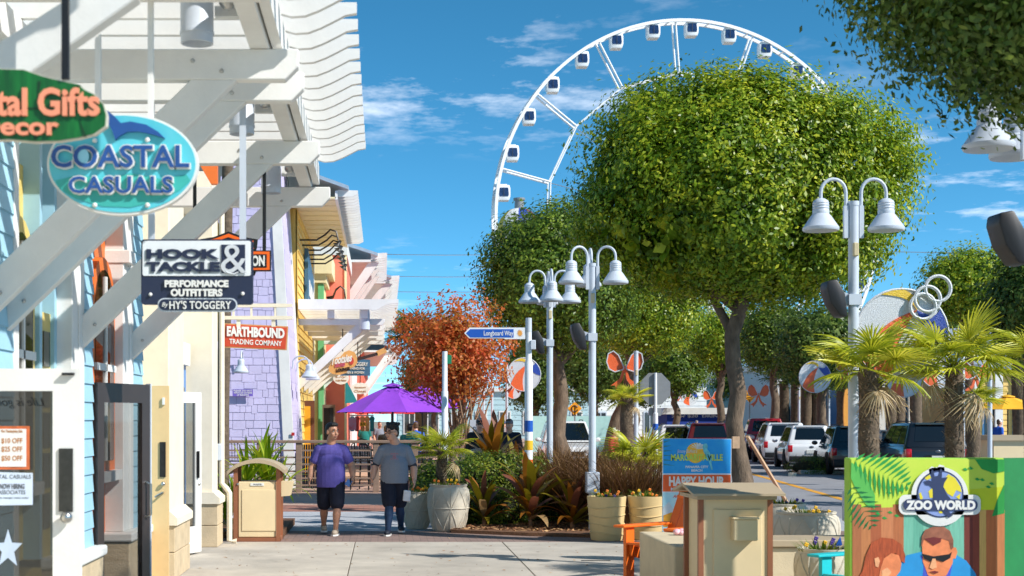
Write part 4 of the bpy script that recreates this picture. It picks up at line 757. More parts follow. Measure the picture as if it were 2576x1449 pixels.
# print of the girl and the man
SKIN = mat('print_skin', (244, 142, 90), .75, .2, 8); SKIN2 = mat('print_skin_light', (248, 176, 126), .75, .2, 8); HAIRP = mat('print_red_hair', (186, 84, 44), .75, .3, 10, stretch=(6, 1, 1)); SHRT = mat('print_shirt', (36, 150, 214), .75, .1, 5)
q4('print_shirt', [(960, 1460), (1000, 1340), (1060, 1260), (1190, 1230), (1480, 1240), (1600, 1310), (1680, 1420), (1710, 1500), (960, 1500)], SHRT, .008)
q4('print_collar', [(1180, 1270), (1215, 1330), (1200, 1500), (1440, 1500), (1470, 1360), (1480, 1260)], mat('print_shirt_shade', (70, 90, 200), .75, .1), .009)
q4('print_face', [(1195, 1120), (1200, 1080), (1260, 1060), (1380, 1060), (1465, 1100), (1485, 1200), (1475, 1330), (1420, 1440), (1330, 1490), (1250, 1440), (1205, 1320)], SKIN, .011); q4('print_ear', [(1475, 1190), (1505, 1190), (1518, 1230), (1500, 1290), (1470, 1290)], SKIN, .0105)
q4('print_hair', [(1190, 1180), (1195, 1090), (1225, 1030), (1300, 1000), (1390, 1000), (1450, 1040), (1480, 1120), (1480, 1190), (1460, 1210), (1440, 1130), (1380, 1110), (1300, 1175), (1215, 1110), (1200, 1170)], mat('print_brown_hair', (168, 104, 78), .75, .3, 10), .013)
q4('print_brow', [(1215, 1110), (1300, 1172), (1365, 1140), (1370, 1105), (1300, 1095)], mat('print_hair_dark', (120, 40, 40), .75, .2), .0145)
q4('print_glasses', [(1195, 1245), (1300, 1270), (1440, 1250), (1465, 1230), (1450, 1285), (1385, 1320), (1320, 1300), (1270, 1318), (1215, 1290)], BLACKM, .0155)
q4('print_nose', [(1290, 1290), (1318, 1290), (1330, 1370), (1290, 1385), (1262, 1370)], SKIN2, .0165); q4('print_mouth', [(1262, 1408), (1310, 1400), (1350, 1410), (1310, 1428)], MATS['print_hair_dark'], .0165)
q4('print_hair', [(600, 1500), (660, 1400), (690, 1260), (740, 1150), (830, 1100), (930, 1110), (1010, 1160), (1045, 1260), (1040, 1330), (990, 1300), (960, 1240), (880, 1260), (860, 1330), (820, 1420), (800, 1500)], HAIRP, .013)
q4('print_face', [(820, 1380), (850, 1290), (920, 1240), (985, 1260), (1010, 1330), (1000, 1400), (960, 1450), (930, 1500), (800, 1500)], SKIN, .015); q4('print_ear', [(765, 1290), (800, 1275), (815, 1310), (800, 1370), (775, 1360)], SKIN2, .016)
q4('print_cheek', [(830, 1400), (880, 1370), (920, 1410), (880, 1470), (835, 1460)], SKIN2, .0165, .001)
# logo badge
q4('logo_badge', [(1355 + 258 * math.cos(a), 728 + 268 * math.sin(a)) for a in [6.2832 * i / 40 for i in range(40)]], WHITE, .018); q4('logo_badge', rrect(985, 712, 1725, 893, 60), WHITE, .018, .0021)
q4('logo_ears', [(1255, 480), (1280, 455), (1330, 470), (1350, 438), (1395, 450), (1400, 500), (1260, 520)], WHITE, .018, .0022)
NV = mat('logo_navy', (44, 58, 96), .6, .04)
q4('logo_ring', [(1357 + 212 * math.cos(a), 706 + 214 * math.sin(a)) for a in [6.2832 * i / 40 for i in range(40)]], NV, .02); q4('logo_globe', [(1357 + 198 * math.cos(a), 706 + 200 * math.sin(a)) for a in [6.2832 * i / 40 for i in range(40)]], mat('logo_blue', (140, 160, 214), .6, .04), .022)
YM = mat('logo_yellow', (232, 214, 50), .6, .04)
for pl in ([(1400, 560), (1430, 525), (1490, 560), (1540, 640), (1550, 690), (1500, 670), (1470, 730), (1420, 700), (1385, 640)], [(1215, 560), (1260, 530), (1275, 560), (1235, 580)], [(1165, 700), (1180, 690), (1200, 740), (1180, 780)], [(1250, 680), (1285, 650), (1290, 740), (1262, 740)], [(1340, 860), (1380, 855), (1375, 880), (1350, 880)], [(1500, 730), (1540, 700), (1530, 760)]): q4('logo_land', pl, YM, .024)
q4('logo_giraffe', [(1205, 592), (1250, 580), (1283, 592), (1272, 500), (1284, 480), (1296, 500), (1305, 545), (1340, 540), (1352, 490), (1362, 474), (1372, 490), (1370, 560), (1425, 552), (1392, 606), (1384, 640), (1410, 700), (1456, 756), (1290, 756), (1292, 700), (1290, 660), (1262, 630), (1225, 622)], NV, .026); q4('logo_giraffe', [(1360, 850), (1420, 850), (1470, 900), (1430, 920)], NV, .026)
q4('logo_bar', rrect(1022, 752, 1692, 856, 48), NV, .028); text('ZOO WORLD', X4(1045), Y4(762), X4(1672), Y4(848), d, WHITE, t, .028, .002, .06)
text('PANAMA CITY BEACH, FL', X4(1190), Y4(884), X4(1530), Y4(906), d, INK, t, .0205, .001, .0, arc=-12)
# ------------------------------------------------------------------ garland ornaments on the lamp posts
def garl(name, c): return mat(name, c, .4, .22, 60, .45, 90, spec=.7)
GW, GO, GB, GY = garl('silver_garland', (214, 218, 222)), garl('orange_garland', (250, 104, 40)), garl('blue_garland', (30, 70, 170)), garl('yellow_garland', (236, 196, 40))
def beach_ball(x, y, r, d, label, tilt=0., rings=False):
    t = thing('beach_ball_ornament', label, 'ornament', P(x, y + r, d), 'garland beach balls on the lamp posts'); c = Vector((px(x, d), pz(y, d))); rw = r / F * d
    def seg(pl, m, lift, nm='garland_panel'):
        o = []
        for a, b_ in pl: o.append((c.x + rw * (a * math.cos(tilt) - b_ * math.sin(tilt)), c.y + rw * (a * math.sin(tilt) + b_ * math.cos(tilt))))
        B().prism(o, 1, d - lift, d + .04).build(nm, m, t)
    full = [(math.cos(a), math.sin(a)) for a in [6.2832 * i / 32 for i in range(32)]]; seg(full, GW, 0)
    top = (.32, .55)
    def lune(a0, a1):
        o = [top]; n = 7
        for i in range(1, n): f = i / n; a = a0; o.append((top[0] + (math.cos(a) - top[0]) * f + .16 * math.sin(math.pi * f) * math.sin(a), top[1] + (math.sin(a) - top[1]) * f - .16 * math.sin(math.pi * f) * math.cos(a)))
        for i in range(7): a = a0 + (a1 - a0) * i / 6; o.append((math.cos(a), math.sin(a)))
        for i in range(n - 1, 0, -1): f = i / n; a = a1; o.append((top[0] + (math.cos(a) - top[0]) * f + .16 * math.sin(math.pi * f) * math.sin(a), top[1] + (math.sin(a) - top[1]) * f - .16 * math.sin(math.pi * f) * math.cos(a)))
        return o
    seg(lune(R(205), R(258)), GO, .012); seg(lune(R(-15), R(35)), GB, .012); seg(lune(R(88), R(118)), GY, .012)
    B().torus((c.x, d, c.y), rw, .016, Matrix.Rotation(R(90), 3, 'X'), 32, 6).build('rim', GW, t)
    if rings:
        for (a, b_) in ((.42, .62), (.52, .78), (.74, 1.0)): B().torus((c.x + a * rw, d - .05, c.y + b_ * rw), .27 * rw, .02, Matrix.Rotation(R(90), 3, 'X'), 28, 6).build('bubble_ring', GW, t)
    B().bar((c.x - rw * 1.0, d + .05, c.y - rw * .2), (c.x + rw * .2, d + .05, c.y - rw * .2), .03).build('mount', STEEL, t)
beach_ball(2268, 845, 118, 16.4, 'largest garland beach ball with bubble rings beside the twin lamp', 0, True)
for x, y, r, d, lb in ((1318, 942, 42, 45, 'garland beach ball behind the banded street sign post'), (2050, 948, 40, 62, 'small garland beach ball under the dark trees'), (2275, 955, 44, 48, 'garland beach ball between the palms, low at right'), (2360, 930, 46, 40, 'garland beach ball behind the right fan palm trunk'), (1735, 1000, 20, 95, 'tiny garland beach ball left of the big tree trunk'), (1292, 985, 18, 80, 'tiny garland beach ball beside the red leaved tree')): beach_ball(x, y, r, d, lb, .2)
def bow(x, y, s, d, label):
    t = thing('bow_ornament', label, 'ornament', P(x, y + s, d), 'orange garland bows on the lamp posts')
    L1 = [(-.05, .08), (-.32, .68), (-.58, .9), (-.84, .76), (-.92, .36), (-.8, 0), (-.5, -.15), (-.1, -.03)]; T1 = [(-.08, 0), (-.25, -.5), (-.72, -.85), (-.5, -.82), (-.42, -1), (-.1, -.55), (0, -.1)]
    for sg_ in (1, -1):
        for pl, nm in ((L1, 'loop'), (T1, 'tail')): plate(nm, [(x + sg_ * a * s, y - b_ * s) for a, b_ in pl], d, .06, GO, t, 0 if sg_ == 1 else .002)
        B().tube([P(x + sg_ * a * s, y - b_ * s, d - .02) for a, b_ in L1 + L1[:1]], .018, 5).build('trim', GW, t)
    plate('knot', ell(x, y - s * .03, s * .16, s * .14, 12), d, .08, GO, t, .02)
for x, y, s, d, lb in ((1572, 928, 50, 36.2, 'large orange garland bow on the grey lamp post'), (1908, 994, 30, 66, 'orange garland bow right of the big tree trunk'), (2455, 948, 42, 37, 'orange garland bow beside the yellow umbrella'), (1790, 1003, 24, 90, 'orange garland bow left of the big tree trunk'), (1292, 960, 30, 58, 'orange garland bow behind the red leaved tree'), (2128, 930, 28, 64, 'orange garland bow behind the twin lamp post'), (1712, 996, 14, 100, 'tiny orange garland bow far down the street')): bow(x, y, s, d, lb)
# ------------------------------------------------------------------ foliage builders
BARK = mat('oak_bark', (118, 100, 82), .95, .35, 9, .9, 30, stretch=(1, 1, .35)); BARKP = mat('palm_bark', (112, 96, 78), .95, .3, 8, .9, 25)
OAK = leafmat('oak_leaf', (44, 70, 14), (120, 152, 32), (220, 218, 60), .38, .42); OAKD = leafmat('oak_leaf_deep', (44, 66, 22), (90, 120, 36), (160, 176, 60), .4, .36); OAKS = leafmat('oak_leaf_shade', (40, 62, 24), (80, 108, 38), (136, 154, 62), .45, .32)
MYR = leafmat('myrtle_red_leaf', (112, 124, 48), (204, 122, 52), (226, 92, 58), .5, .45); HEDGE = leafmat('hedge_leaf', (30, 52, 12), (84, 112, 28), (160, 160, 50), .4, .25)
def leaf_quads(c, nrm, size, asp, rng, fold=0):
    n = len(c); nr = nrm + rng.normal(0, .5, (n, 3)); nr /= np.linalg.norm(nr, axis=1, keepdims=True) + 1e-9
    r = rng.normal(0, 1, (n, 3)); u = np.cross(nr, r); u /= np.linalg.norm(u, axis=1, keepdims=True) + 1e-9; v = np.cross(nr, u)
    L_ = (size * (.65 + .7 * rng.random(n)))[:, None] / 2; W_ = L_ * asp
    return np.stack([c - u * L_, c + v * W_ - u * L_ * .1, c + u * L_, c - v * W_ - u * L_ * .1], 1).reshape(-1, 3)
def crown(parent, c, rad, n_cl, per, size, clr, m, seed, p=2.5, shell=.35, flat=.0, sparse=0, bump=.12, asp=.5, spikes=0, name='crown', fill=True):
    rng = np.random.default_rng(seed); dr = rng.normal(0, 1, (n_cl, 3)); dr /= np.linalg.norm(dr, axis=1, keepdims=True)
    rad = np.array(rad); r = (np.abs(dr / rad) ** p).sum(1) ** (-1 / p)
    bd = rng.normal(0, 1, (26, 3)); bd /= np.linalg.norm(bd, axis=1, keepdims=True); ba = rng.normal(0, bump, 26)
    bm_ = (ba[None] * np.exp((dr @ bd.T - 1) * 14)).sum(1); f = (1 - shell * rng.random(n_cl) ** 1.6) * (1 + bm_)
    cc = dr * (r * f)[:, None]
    if sparse: cc = cc * (rng.random(n_cl) ** .4)[:, None]
    lc = np.repeat(cc, per, 0); off = rng.normal(0, clr, (len(lc), 3)); lc2 = lc + off
    nm = np.repeat(dr, per, 0) * .9 + np.array([0, 0, .5]) + off / clr * .35
    v = leaf_quads(lc2, nm, size, asp, rng)
    if spikes:     # single shoots that stand out of the clipped outline
        sd = rng.normal(0, 1, (spikes, 3)); sd[:, 2] = np.abs(sd[:, 2]) * .8; sd /= np.linalg.norm(sd, axis=1, keepdims=True); sr = (np.abs(sd / rad) ** p).sum(1) ** (-1 / p)
        k = 14; tt = np.linspace(.97, 1.0, k)[None, :, None]; ext = (.15 + .3 * rng.random(spikes))[:, None, None] * np.linspace(0, 1, k)[None, :, None]
        sp = (sd * sr[:, None])[:, None, :] * tt + (sd[:, None, :] * .6 + np.array([0, 0, .5])) * ext; sp = sp.reshape(-1, 3) + rng.normal(0, size * .4, (spikes * k, 3))
        v = np.concatenate([v, leaf_quads(sp, np.repeat(sd, k, 0), size, asp, rng)])
    if fill:       # larger leaves inside, so the crown is not see-through
        ni = int(n_cl * per * .16); di = rng.normal(0, 1, (ni, 3)); di /= np.linalg.norm(di, axis=1, keepdims=True); ri = (np.abs(di / rad) ** p).sum(1) ** (-1 / p) * (.45 + .42 * rng.random(ni))
        v = np.concatenate([v, leaf_quads(di * ri[:, None], di, size * 2.6, .7, rng)])
    v = v + np.array(c) - np.array(ORG[parent.name])
    return npmesh(name, v, np.arange(len(v)).reshape(-1, 4), m, parent)
def trunk(parent, base, top, r0, limbs, rl, seed, m=BARK, wob=.12):
    rn = random.Random(seed); b = B(); base, top = Vector(base), Vector(top); pts = []; n = 9
    for i in range(n): f = i / (n - 1); pts.append(base.lerp(top, f) + Vector((rn.uniform(-wob, wob) * (0 < i), rn.uniform(-wob, wob) * (0 < i), 0)))
    b.tube(pts, [r0 * (1.35 if i == 0 else 1.08 if i == 1 else 1 - .35 * i / n) for i in range(n)], 12)
    tk = b.build('trunk', m, parent, 60)
    for q in limbs:
        q = Vector(q); s = pts[-3].lerp(pts[-1], rn.random()); mid = s.lerp(q, .5) + Vector((rn.uniform(-.3, .3), rn.uniform(-.3, .3), -.1 + rn.uniform(-.2, .1)))
        B().tube([s, s.lerp(mid, .5) + Vector((0, 0, -.08)), mid, mid.lerp(q, .5) + Vector((0, 0, .1)), q], [rl, rl * .85, rl * .7, rl * .5, rl * .25], 8).build('limb', m, parent, 60)
    return tk
def tree(label, base, c, rad, r0, n_cl, per, size, clr, m, seed, limbs=5, p=2.5, name='oak_tree', group='clipped oak trees along the street', spikes=0, bump=.12, **k):
    t = thing(name, label, 'tree', base, group); c = Vector(c); rn = random.Random(seed)
    L_ = [c + Vector((rad[0] * .62 * math.cos(a), rad[1] * .62 * math.sin(a), rad[2] * rn.uniform(-.45, .2))) for a in [6.2832 * (i + rn.random() * .5) / limbs for i in range(limbs)]]
    trunk(t, base, Vector((c.x, c.y, c.z - rad[2] * .82)), r0, L_, r0 * .5, seed)
    crown(t, c, rad, n_cl, per, size, clr, m, seed, p, spikes=spikes, bump=bump, **k); return t
def T(label, x, y0, y1, hw, d, ry, r0, n_cl, per, size, clr, m, seed, xb=None, **k):
    z1, z0 = pz(y0, d), pz(y1, d); c = (px(x, d), d, (z0 + z1) / 2); return tree(label, (px(xb or x, d), d, -.1 if px(x, d) > xl(d) else 0), c, (hw / F * d, ry, (z1 - z0) / 2), r0, n_cl, per, size, clr, m, seed, **k)
T('large round clipped oak with thick trunk in the middle of the picture', 1856, 205, 745, 424, 28, 1.8, .195, 1150, 135, .098, .19, OAK, 11, spikes=260, shell=.3, p=2.5, bump=.15, limbs=7)
T('dark oak left of the big one, behind the blue street sign', 1408, 520, 872, 192, 50, 2.8, .3, 800, 62, .14, .28, OAKD, 12, xb=1411, spikes=110, p=2.1)
T('bright oak whose crown shows under the big crown', 1612, 650, 878, 160, 56, 2.6, .27, 1100, 34, .13, .24, OAK, 13, xb=1523, spikes=60)
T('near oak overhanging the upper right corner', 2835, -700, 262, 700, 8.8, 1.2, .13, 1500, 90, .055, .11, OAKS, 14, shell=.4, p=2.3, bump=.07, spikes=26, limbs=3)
tree('unseen oak added out of view to shade the walkers', (11.0, 16.8, 0), (9.0, 16.9, 9.4), (2.3, .75, .6), .3, 300, 30, .09, .16, OAKS, 15, shell=.7, fill=False)  # thin high crown outside the view, added to cast shade on the walkers
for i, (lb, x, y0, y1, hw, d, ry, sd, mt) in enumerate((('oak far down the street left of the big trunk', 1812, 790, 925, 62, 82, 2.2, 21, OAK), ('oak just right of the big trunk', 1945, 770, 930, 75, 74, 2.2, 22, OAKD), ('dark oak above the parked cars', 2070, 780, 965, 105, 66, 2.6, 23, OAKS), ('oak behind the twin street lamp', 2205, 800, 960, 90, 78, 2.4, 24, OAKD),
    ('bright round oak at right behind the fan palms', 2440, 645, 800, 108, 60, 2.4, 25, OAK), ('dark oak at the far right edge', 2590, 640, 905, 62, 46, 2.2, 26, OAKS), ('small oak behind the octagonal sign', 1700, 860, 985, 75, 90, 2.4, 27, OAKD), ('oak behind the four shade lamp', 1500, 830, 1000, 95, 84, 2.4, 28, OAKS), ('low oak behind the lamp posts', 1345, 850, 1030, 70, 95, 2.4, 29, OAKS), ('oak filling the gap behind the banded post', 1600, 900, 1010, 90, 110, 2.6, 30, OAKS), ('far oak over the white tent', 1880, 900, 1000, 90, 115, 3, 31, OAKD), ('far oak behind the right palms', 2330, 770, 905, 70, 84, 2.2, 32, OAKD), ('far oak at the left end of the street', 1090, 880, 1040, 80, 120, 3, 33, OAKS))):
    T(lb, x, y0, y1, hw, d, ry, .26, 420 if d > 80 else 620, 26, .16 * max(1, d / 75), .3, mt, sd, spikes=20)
# crape myrtle in autumn leaf
t = thing('crape_myrtle', 'bushy tree with orange red autumn leaves and many thin stems behind the umbrella', 'tree', (px(1165, 37.8), 37.8, 0)); rn = random.Random(5); base = Vector((px(1165, 37.8), 37.8, 0))
for k in range(34):
    a = rn.random() * 6.28; f = math.sqrt(rn.random()); e = Vector((px(1140, 37.8) + 1.35 * f * math.cos(a), 37.8 + 1.2 * f * math.sin(a), 2.9 + 1.7 * rn.random() * (1 - .4 * f))); s = base + Vector((rn.uniform(-.35, .35), rn.uniform(-.3, .3), 0)); m1 = s.lerp(e, .4) + Vector((-.1 * math.cos(a), 0, .35))
    B().tube([s, s.lerp(m1, .6), m1, m1.lerp(e, .6), e], [.04, .034, .026, .016, .006], 6).build('stem', mat('myrtle_bark', (166, 134, 104), .85, .2, 6), t, 60)
crown(t, (px(1140, 37.8), 37.8, 3.5), (1.55, 1.4, 1.5), 1500, 14, .11, .14, MYR, 41, 2.2, shell=.75, sparse=1, bump=.22, spikes=130, fill=False)
# ------------------------------------------------------------------ hedges and grasses
def hedge(label, c, rad, n, sd, m=HEDGE, p=3.5, name='hedge'):
    t = thing(name, label, 'hedge', (c[0], c[1], 0)); crown(t, c, rad, n, 26, .05, .06, m, sd, p, shell=.2, bump=.04, name='foliage', fill=False); B().ball(c, [q * .82 for q in rad], 14, 10).build('branches', mat('hedge_twigs', (40, 44, 24), .95, .2), t); return t
hedge('clipped green hedge behind the large stone planter', (1.95, 24.7, .56), (1.0, .75, .56), 900, 51); hedge('low hedge lump behind the small stone planter', (.95, 25.5, .48), (.42, .5, .5), 420, 52); hedge('low shrub at the foot of the hedge', (1.75, 23.7, .25), (.75, .3, .3), 380, 53)
hedge('low hedge under the far grasses', (3.0, 24.6, .2), (.8, .5, .35), 300, 54)
hedge('small bush on the traffic island between the cars', (px(2052, 50), 50.3, .1), (.9, .6, .35), 200, 55)
def blades(parent, c, n, ln, spread, m, sd, wd=.012, droop=.5, name='blades'):
    rng = np.random.default_rng(sd); a = rng.random(n) * 6.2832; rr_ = np.sqrt(rng.random(n)) * .22; L_ = ln * (.55 + .6 * rng.random(n)); tilt = spread * np.sqrt(rng.random(n)) ; S = 5; V = []
    hx, hy = np.cos(a), np.sin(a); sx, sy = -hy, hx
    for i in range(S):
        f = i / (S - 1); out = L_ * (np.sin(tilt) * f + droop * f ** 2.4 * .55); up = L_ * (np.cos(tilt) * f - droop * f ** 2.6 * .5); w_ = wd * (1 - f * .93)
        cx, cy = c[0] + np.cos(a) * rr_ + hx * out, c[1] + np.sin(a) * rr_ + hy * out
        V.append(np.stack([np.stack([cx - sx * w_, cy - sy * w_, c[2] + up], 1), np.stack([cx + sx * w_, cy + sy * w_, c[2] + up], 1)], 1))
    v = np.stack(V, 1).reshape(-1, 3) - np.array(ORG[parent.name]); f = []
    b0 = np.arange(n)[:, None] * (S * 2)
    for i in range(S - 1): f.append(b0 + np.array([[i * 2, i * 2 + 1, i * 2 + 3, i * 2 + 2]]))
    return npmesh(name, v, np.stack(f, 1).reshape(-1, 4), m, parent)
PGR = leafmat('purple_grass', (52, 36, 26), (104, 74, 44), (160, 124, 70), .6, .2); PLM = leafmat('grass_plume', (84, 58, 44), (120, 86, 66), (160, 124, 96), .7, .2); YGR = leafmat('yellow_grass', (110, 130, 20), (180, 186, 30), (222, 214, 60), .5, .35)
for i, (x, d, h, lb) in enumerate(((1362, 25.4, 1.15, 'tuft of dark purple fountain grass right behind the banded post'), (1408, 24.6, 1.2, 'tuft of dark purple fountain grass left of the lamp post'), (1450, 24.0, 1.15, 'tuft of dark purple fountain grass touching the lamp post'), (1395, 26.6, 1.3, 'tuft of dark purple fountain grass behind the others at left'), (1535, 22.9, 1.1, 'tuft of dark purple fountain grass above the first tan planter'), (1590, 22.7, 1.1, 'tuft of dark purple fountain grass between the two tan planters'), (1640, 22.9, 1.1, 'tuft of dark purple fountain grass beside the blue banner'), (1560, 24.6, 1.25, 'tuft of dark purple fountain grass behind the tan planters'), (1480, 25.2, 1.2, 'tuft of dark purple fountain grass behind the lamp post'))):
    c = (px(x, d), d, .03); t = thing('fountain_grass', lb, 'grass', c, 'purple fountain grasses'); blades(t, c, 720, h * 1.3, .55, PGR, 60 + i, .013, .45); blades(t, c, 70, h * 1.45, .5, PLM, 80 + i, .016, .7, 'plumes')
for i, (x, d, h) in enumerate(((2320, 24, .8), (2390, 26, .8), (2460, 25, .8), (2520, 27, .8), (2570, 25, .8))):
    c = (px(x, d), d, .0); t = thing('bush_grass', ['first', 'second', 'third', 'fourth', 'fifth'][i] + ' from the left of the yellow green grasses above the green banner', 'grass', c, 'yellow green grasses'); blades(t, c, 260, h, .75, YGR, 95 + i, .014, .3)
# ------------------------------------------------------------------ strap leaved plants: each leaf its own object, meshes shared
def strap(ln, w_, bend, m, name='leaf', fold=.25, seg=9, twist=0.):
    b = B(); L0 = []; z = x = 0; a = 0
    for i in range(seg + 1):
        f = i / seg; ww = w_ * (math.sin(math.pi * min(1, .12 + .88 * f)) ** .7 if f < .97 else .06); ww = max(ww, .002)
        tw = twist * f; L0.append([b.bm.verts.new((x, -ww / 2 * math.cos(tw), z + fold * ww / 2 - ww / 2 * math.sin(tw))), b.bm.verts.new((x, 0, z)), b.bm.verts.new((x, ww / 2 * math.cos(tw), z + fold * ww / 2 + ww / 2 * math.sin(tw)))])
        a = bend * f ** 1.5; x += math.sin(a) * ln / seg; z += math.cos(a) * ln / seg
    for i in range(seg):
        for j in (0, 1): b.bm.faces.new((L0[i][j], L0[i][j + 1], L0[i + 1][j + 1], L0[i + 1][j]))
    return b.mesh(name, m, (0, 0, 0), 80)
def lm2(name, c1, c2): return leafmat(name, tuple(int(v * .6) for v in c1), c1, c2, .4, .35)
CRD = [lm2('cordyline_green', (128, 116, 24), (172, 146, 44)), lm2('cordyline_bronze', (158, 100, 28), (196, 136, 52)), lm2('cordyline_rose', (146, 88, 66), (186, 122, 92)), lm2('cordyline_dry', (196, 160, 110), (226, 196, 150))]
CRM = [[strap(.62, .105, b_, m_, twist=tw) for b_, tw in ((.5, .2), (.9, -.3), (1.5, .3))] for m_ in CRD]
YGM = [[strap(.75, .06, b_, m_, twist=.2) for b_ in (.5, 1.0, 1.7)] for m_ in (lm2('bromeliad_green', (130, 160, 24), (190, 200, 50)), lm2('bromeliad_yellow', (176, 186, 40), (222, 218, 70)))]
def rosette(name, label, c, n, meshes, wts, sc, tmin, tmax, h, sd, stem=None, cat='plant', group=None):
    rn = random.Random(sd); t = thing(name, label, cat, c, group)
    if stem: B().tube([c, (c[0], c[1], c[2] + h)], [.035, .025], 8).build('stem', stem, t, 60)
    for k in range(n):
        f = (k + .5) / n; ms = rn.choices(meshes, wts)[0]; o = add('leaf', ms[min(2, int(f * 2 + rn.random()))], t, (0, 0, h * (1 - .75 * f)))
        s_ = sc * rn.uniform(.7, 1.15); o.scale = (s_, s_, s_); o.rotation_euler = (rn.uniform(-.2, .2), tmin + (tmax - tmin) * f + rn.uniform(-.12, .12), k * 2.4 + rn.uniform(-.3, .3))
    return t
STM = mat('cane_stem', (150, 110, 80), .8, .2)
for (x, yb, n, sc, h, lb, sd) in ((1218, 1308, 24, 1.15, .35, 'bronze cordyline at the left front of the bed', 1), (1335, 1318, 32, 1.35, .5, 'tall bronze cordyline in front of the banded post', 2), (1440, 1322, 24, 1.1, .3, 'bronze cordyline at the right front of the bed', 3)):
    d = {1218: 23.2, 1335: 22.9, 1440: 22.6}[x]; rosette('cordyline', lb, (px(x, d), d, .03), n, CRM, (5, 4, 3, 1), sc, .05, 1.15, h, sd, STM, group='bronze cordylines')
rosette('cordyline', 'large bronze cordyline rising behind the clipped hedge', (px(1240, 26.0), 26.0, .55), 34, CRM, (4, 5, 4, 1), 1.55, .05, 1.2, .55, 4, STM, group='bronze cordylines')
rosette('cordyline', 'bronze cordyline right of the large one behind the hedge', (px(1300, 27.5), 27.5, .2), 16, CRM, (4, 5, 3, 1), 1.3, .05, 1.1, .5, 5, STM, group='bronze cordylines')
for i, (x, d, z, n, sc) in enumerate(((620, 22.6, .55, 44, 1.0), (672, 22.8, .6, 46, 1.05), (704, 23.2, .45, 34, .95), (588, 22.0, .3, 34, .9), (650, 23.3, .8, 40, .95), (574, 21.4, .1, 24, .85))):
    rosette('bromeliad_clump', ['yellow green strap leaved clump at left behind the arched bin', 'yellow green strap leaved clump right behind the arched bin', 'yellow green strap leaved clump right of the arched bin', 'yellow green strap leaved clump beside the pilaster base', 'tallest yellow green strap leaved clump behind the arched bin', 'low yellow green clump squeezed beside the downpipe'][i], (px(x, d), d, z), n, YGM, (3, 2), sc, .1, 1.25, .18, 20 + i, group='yellow green strap leaved clumps')
tag(B().box(-2.9, -1.5, 21.35, 24.2, -.05, .1).build('planting_bed', MULCH), 'mulched bed with yellow green plants behind the arched bin', 'planting bed'); B_ = bpy.data.objects['planting_bed']
# ------------------------------------------------------------------ fan palms
def fan(ln, m, n=24, seg=4, droop=.3, petiole=.5, gap=.6, ragged=0, sd=1):
    rn = random.Random(sd); b = B(); b.tube([(0, 0, 0), (petiole * .5, 0, .03), (petiole, 0, 0)], [.014, .011, .009], 5)
    for k in range(n):
        a = -2.3 + 4.6 * k / (n - 1); L_ = ln * (1 - .18 * abs(a / 2.3) ** 2) * rn.uniform(.85, 1.05); wd = ln * 4.6 / n * gap * .55; ca, sa = math.cos(a), math.sin(a); row = []
        for i in range(seg + 1):
            f = i / seg; w_ = wd * (.25 + 1.1 * f if f < .55 else (.86 * (1 - f) / .45 + .02)) * .62; zz = -droop * L_ * f ** 2.2 * (1 + ragged * rn.random()) + .1 * L_ * f
            row.append((b.bm.verts.new((petiole + ca * L_ * f + sa * w_, sa * L_ * f - ca * w_, zz - .012)), b.bm.verts.new((petiole + ca * L_ * f, sa * L_ * f, zz)), b.bm.verts.new((petiole + ca * L_ * f - sa * w_, sa * L_ * f + ca * w_, zz - .012))))
        for i in range(seg):
            for j in (0, 1): b.bm.faces.new((row[i][j], row[i][j + 1], row[i + 1][j + 1], row[i + 1][j]))
    return b.mesh('frond', m, (0, 0, 0), 70)
FPG = lm2('palm_green', (164, 176, 36), (232, 222, 70)); FPL = lm2('palm_lime', (186, 186, 40), (236, 226, 84)); FPD = leafmat('palm_dry', (120, 96, 64), (190, 164, 120), (226, 206, 170), .7, .2); FPK = lm2('palm_dark', (70, 92, 22), (120, 134, 40))
FM = {'g': [fan(.62, FPG, sd=1), fan(.58, FPG, droop=.5, sd=2), fan(.6, FPL, droop=.15, sd=3)], 'd': [fan(.5, FPD, droop=.9, ragged=.8, sd=4)], 'k': [fan(.6, FPK, droop=.4, sd=5)]}
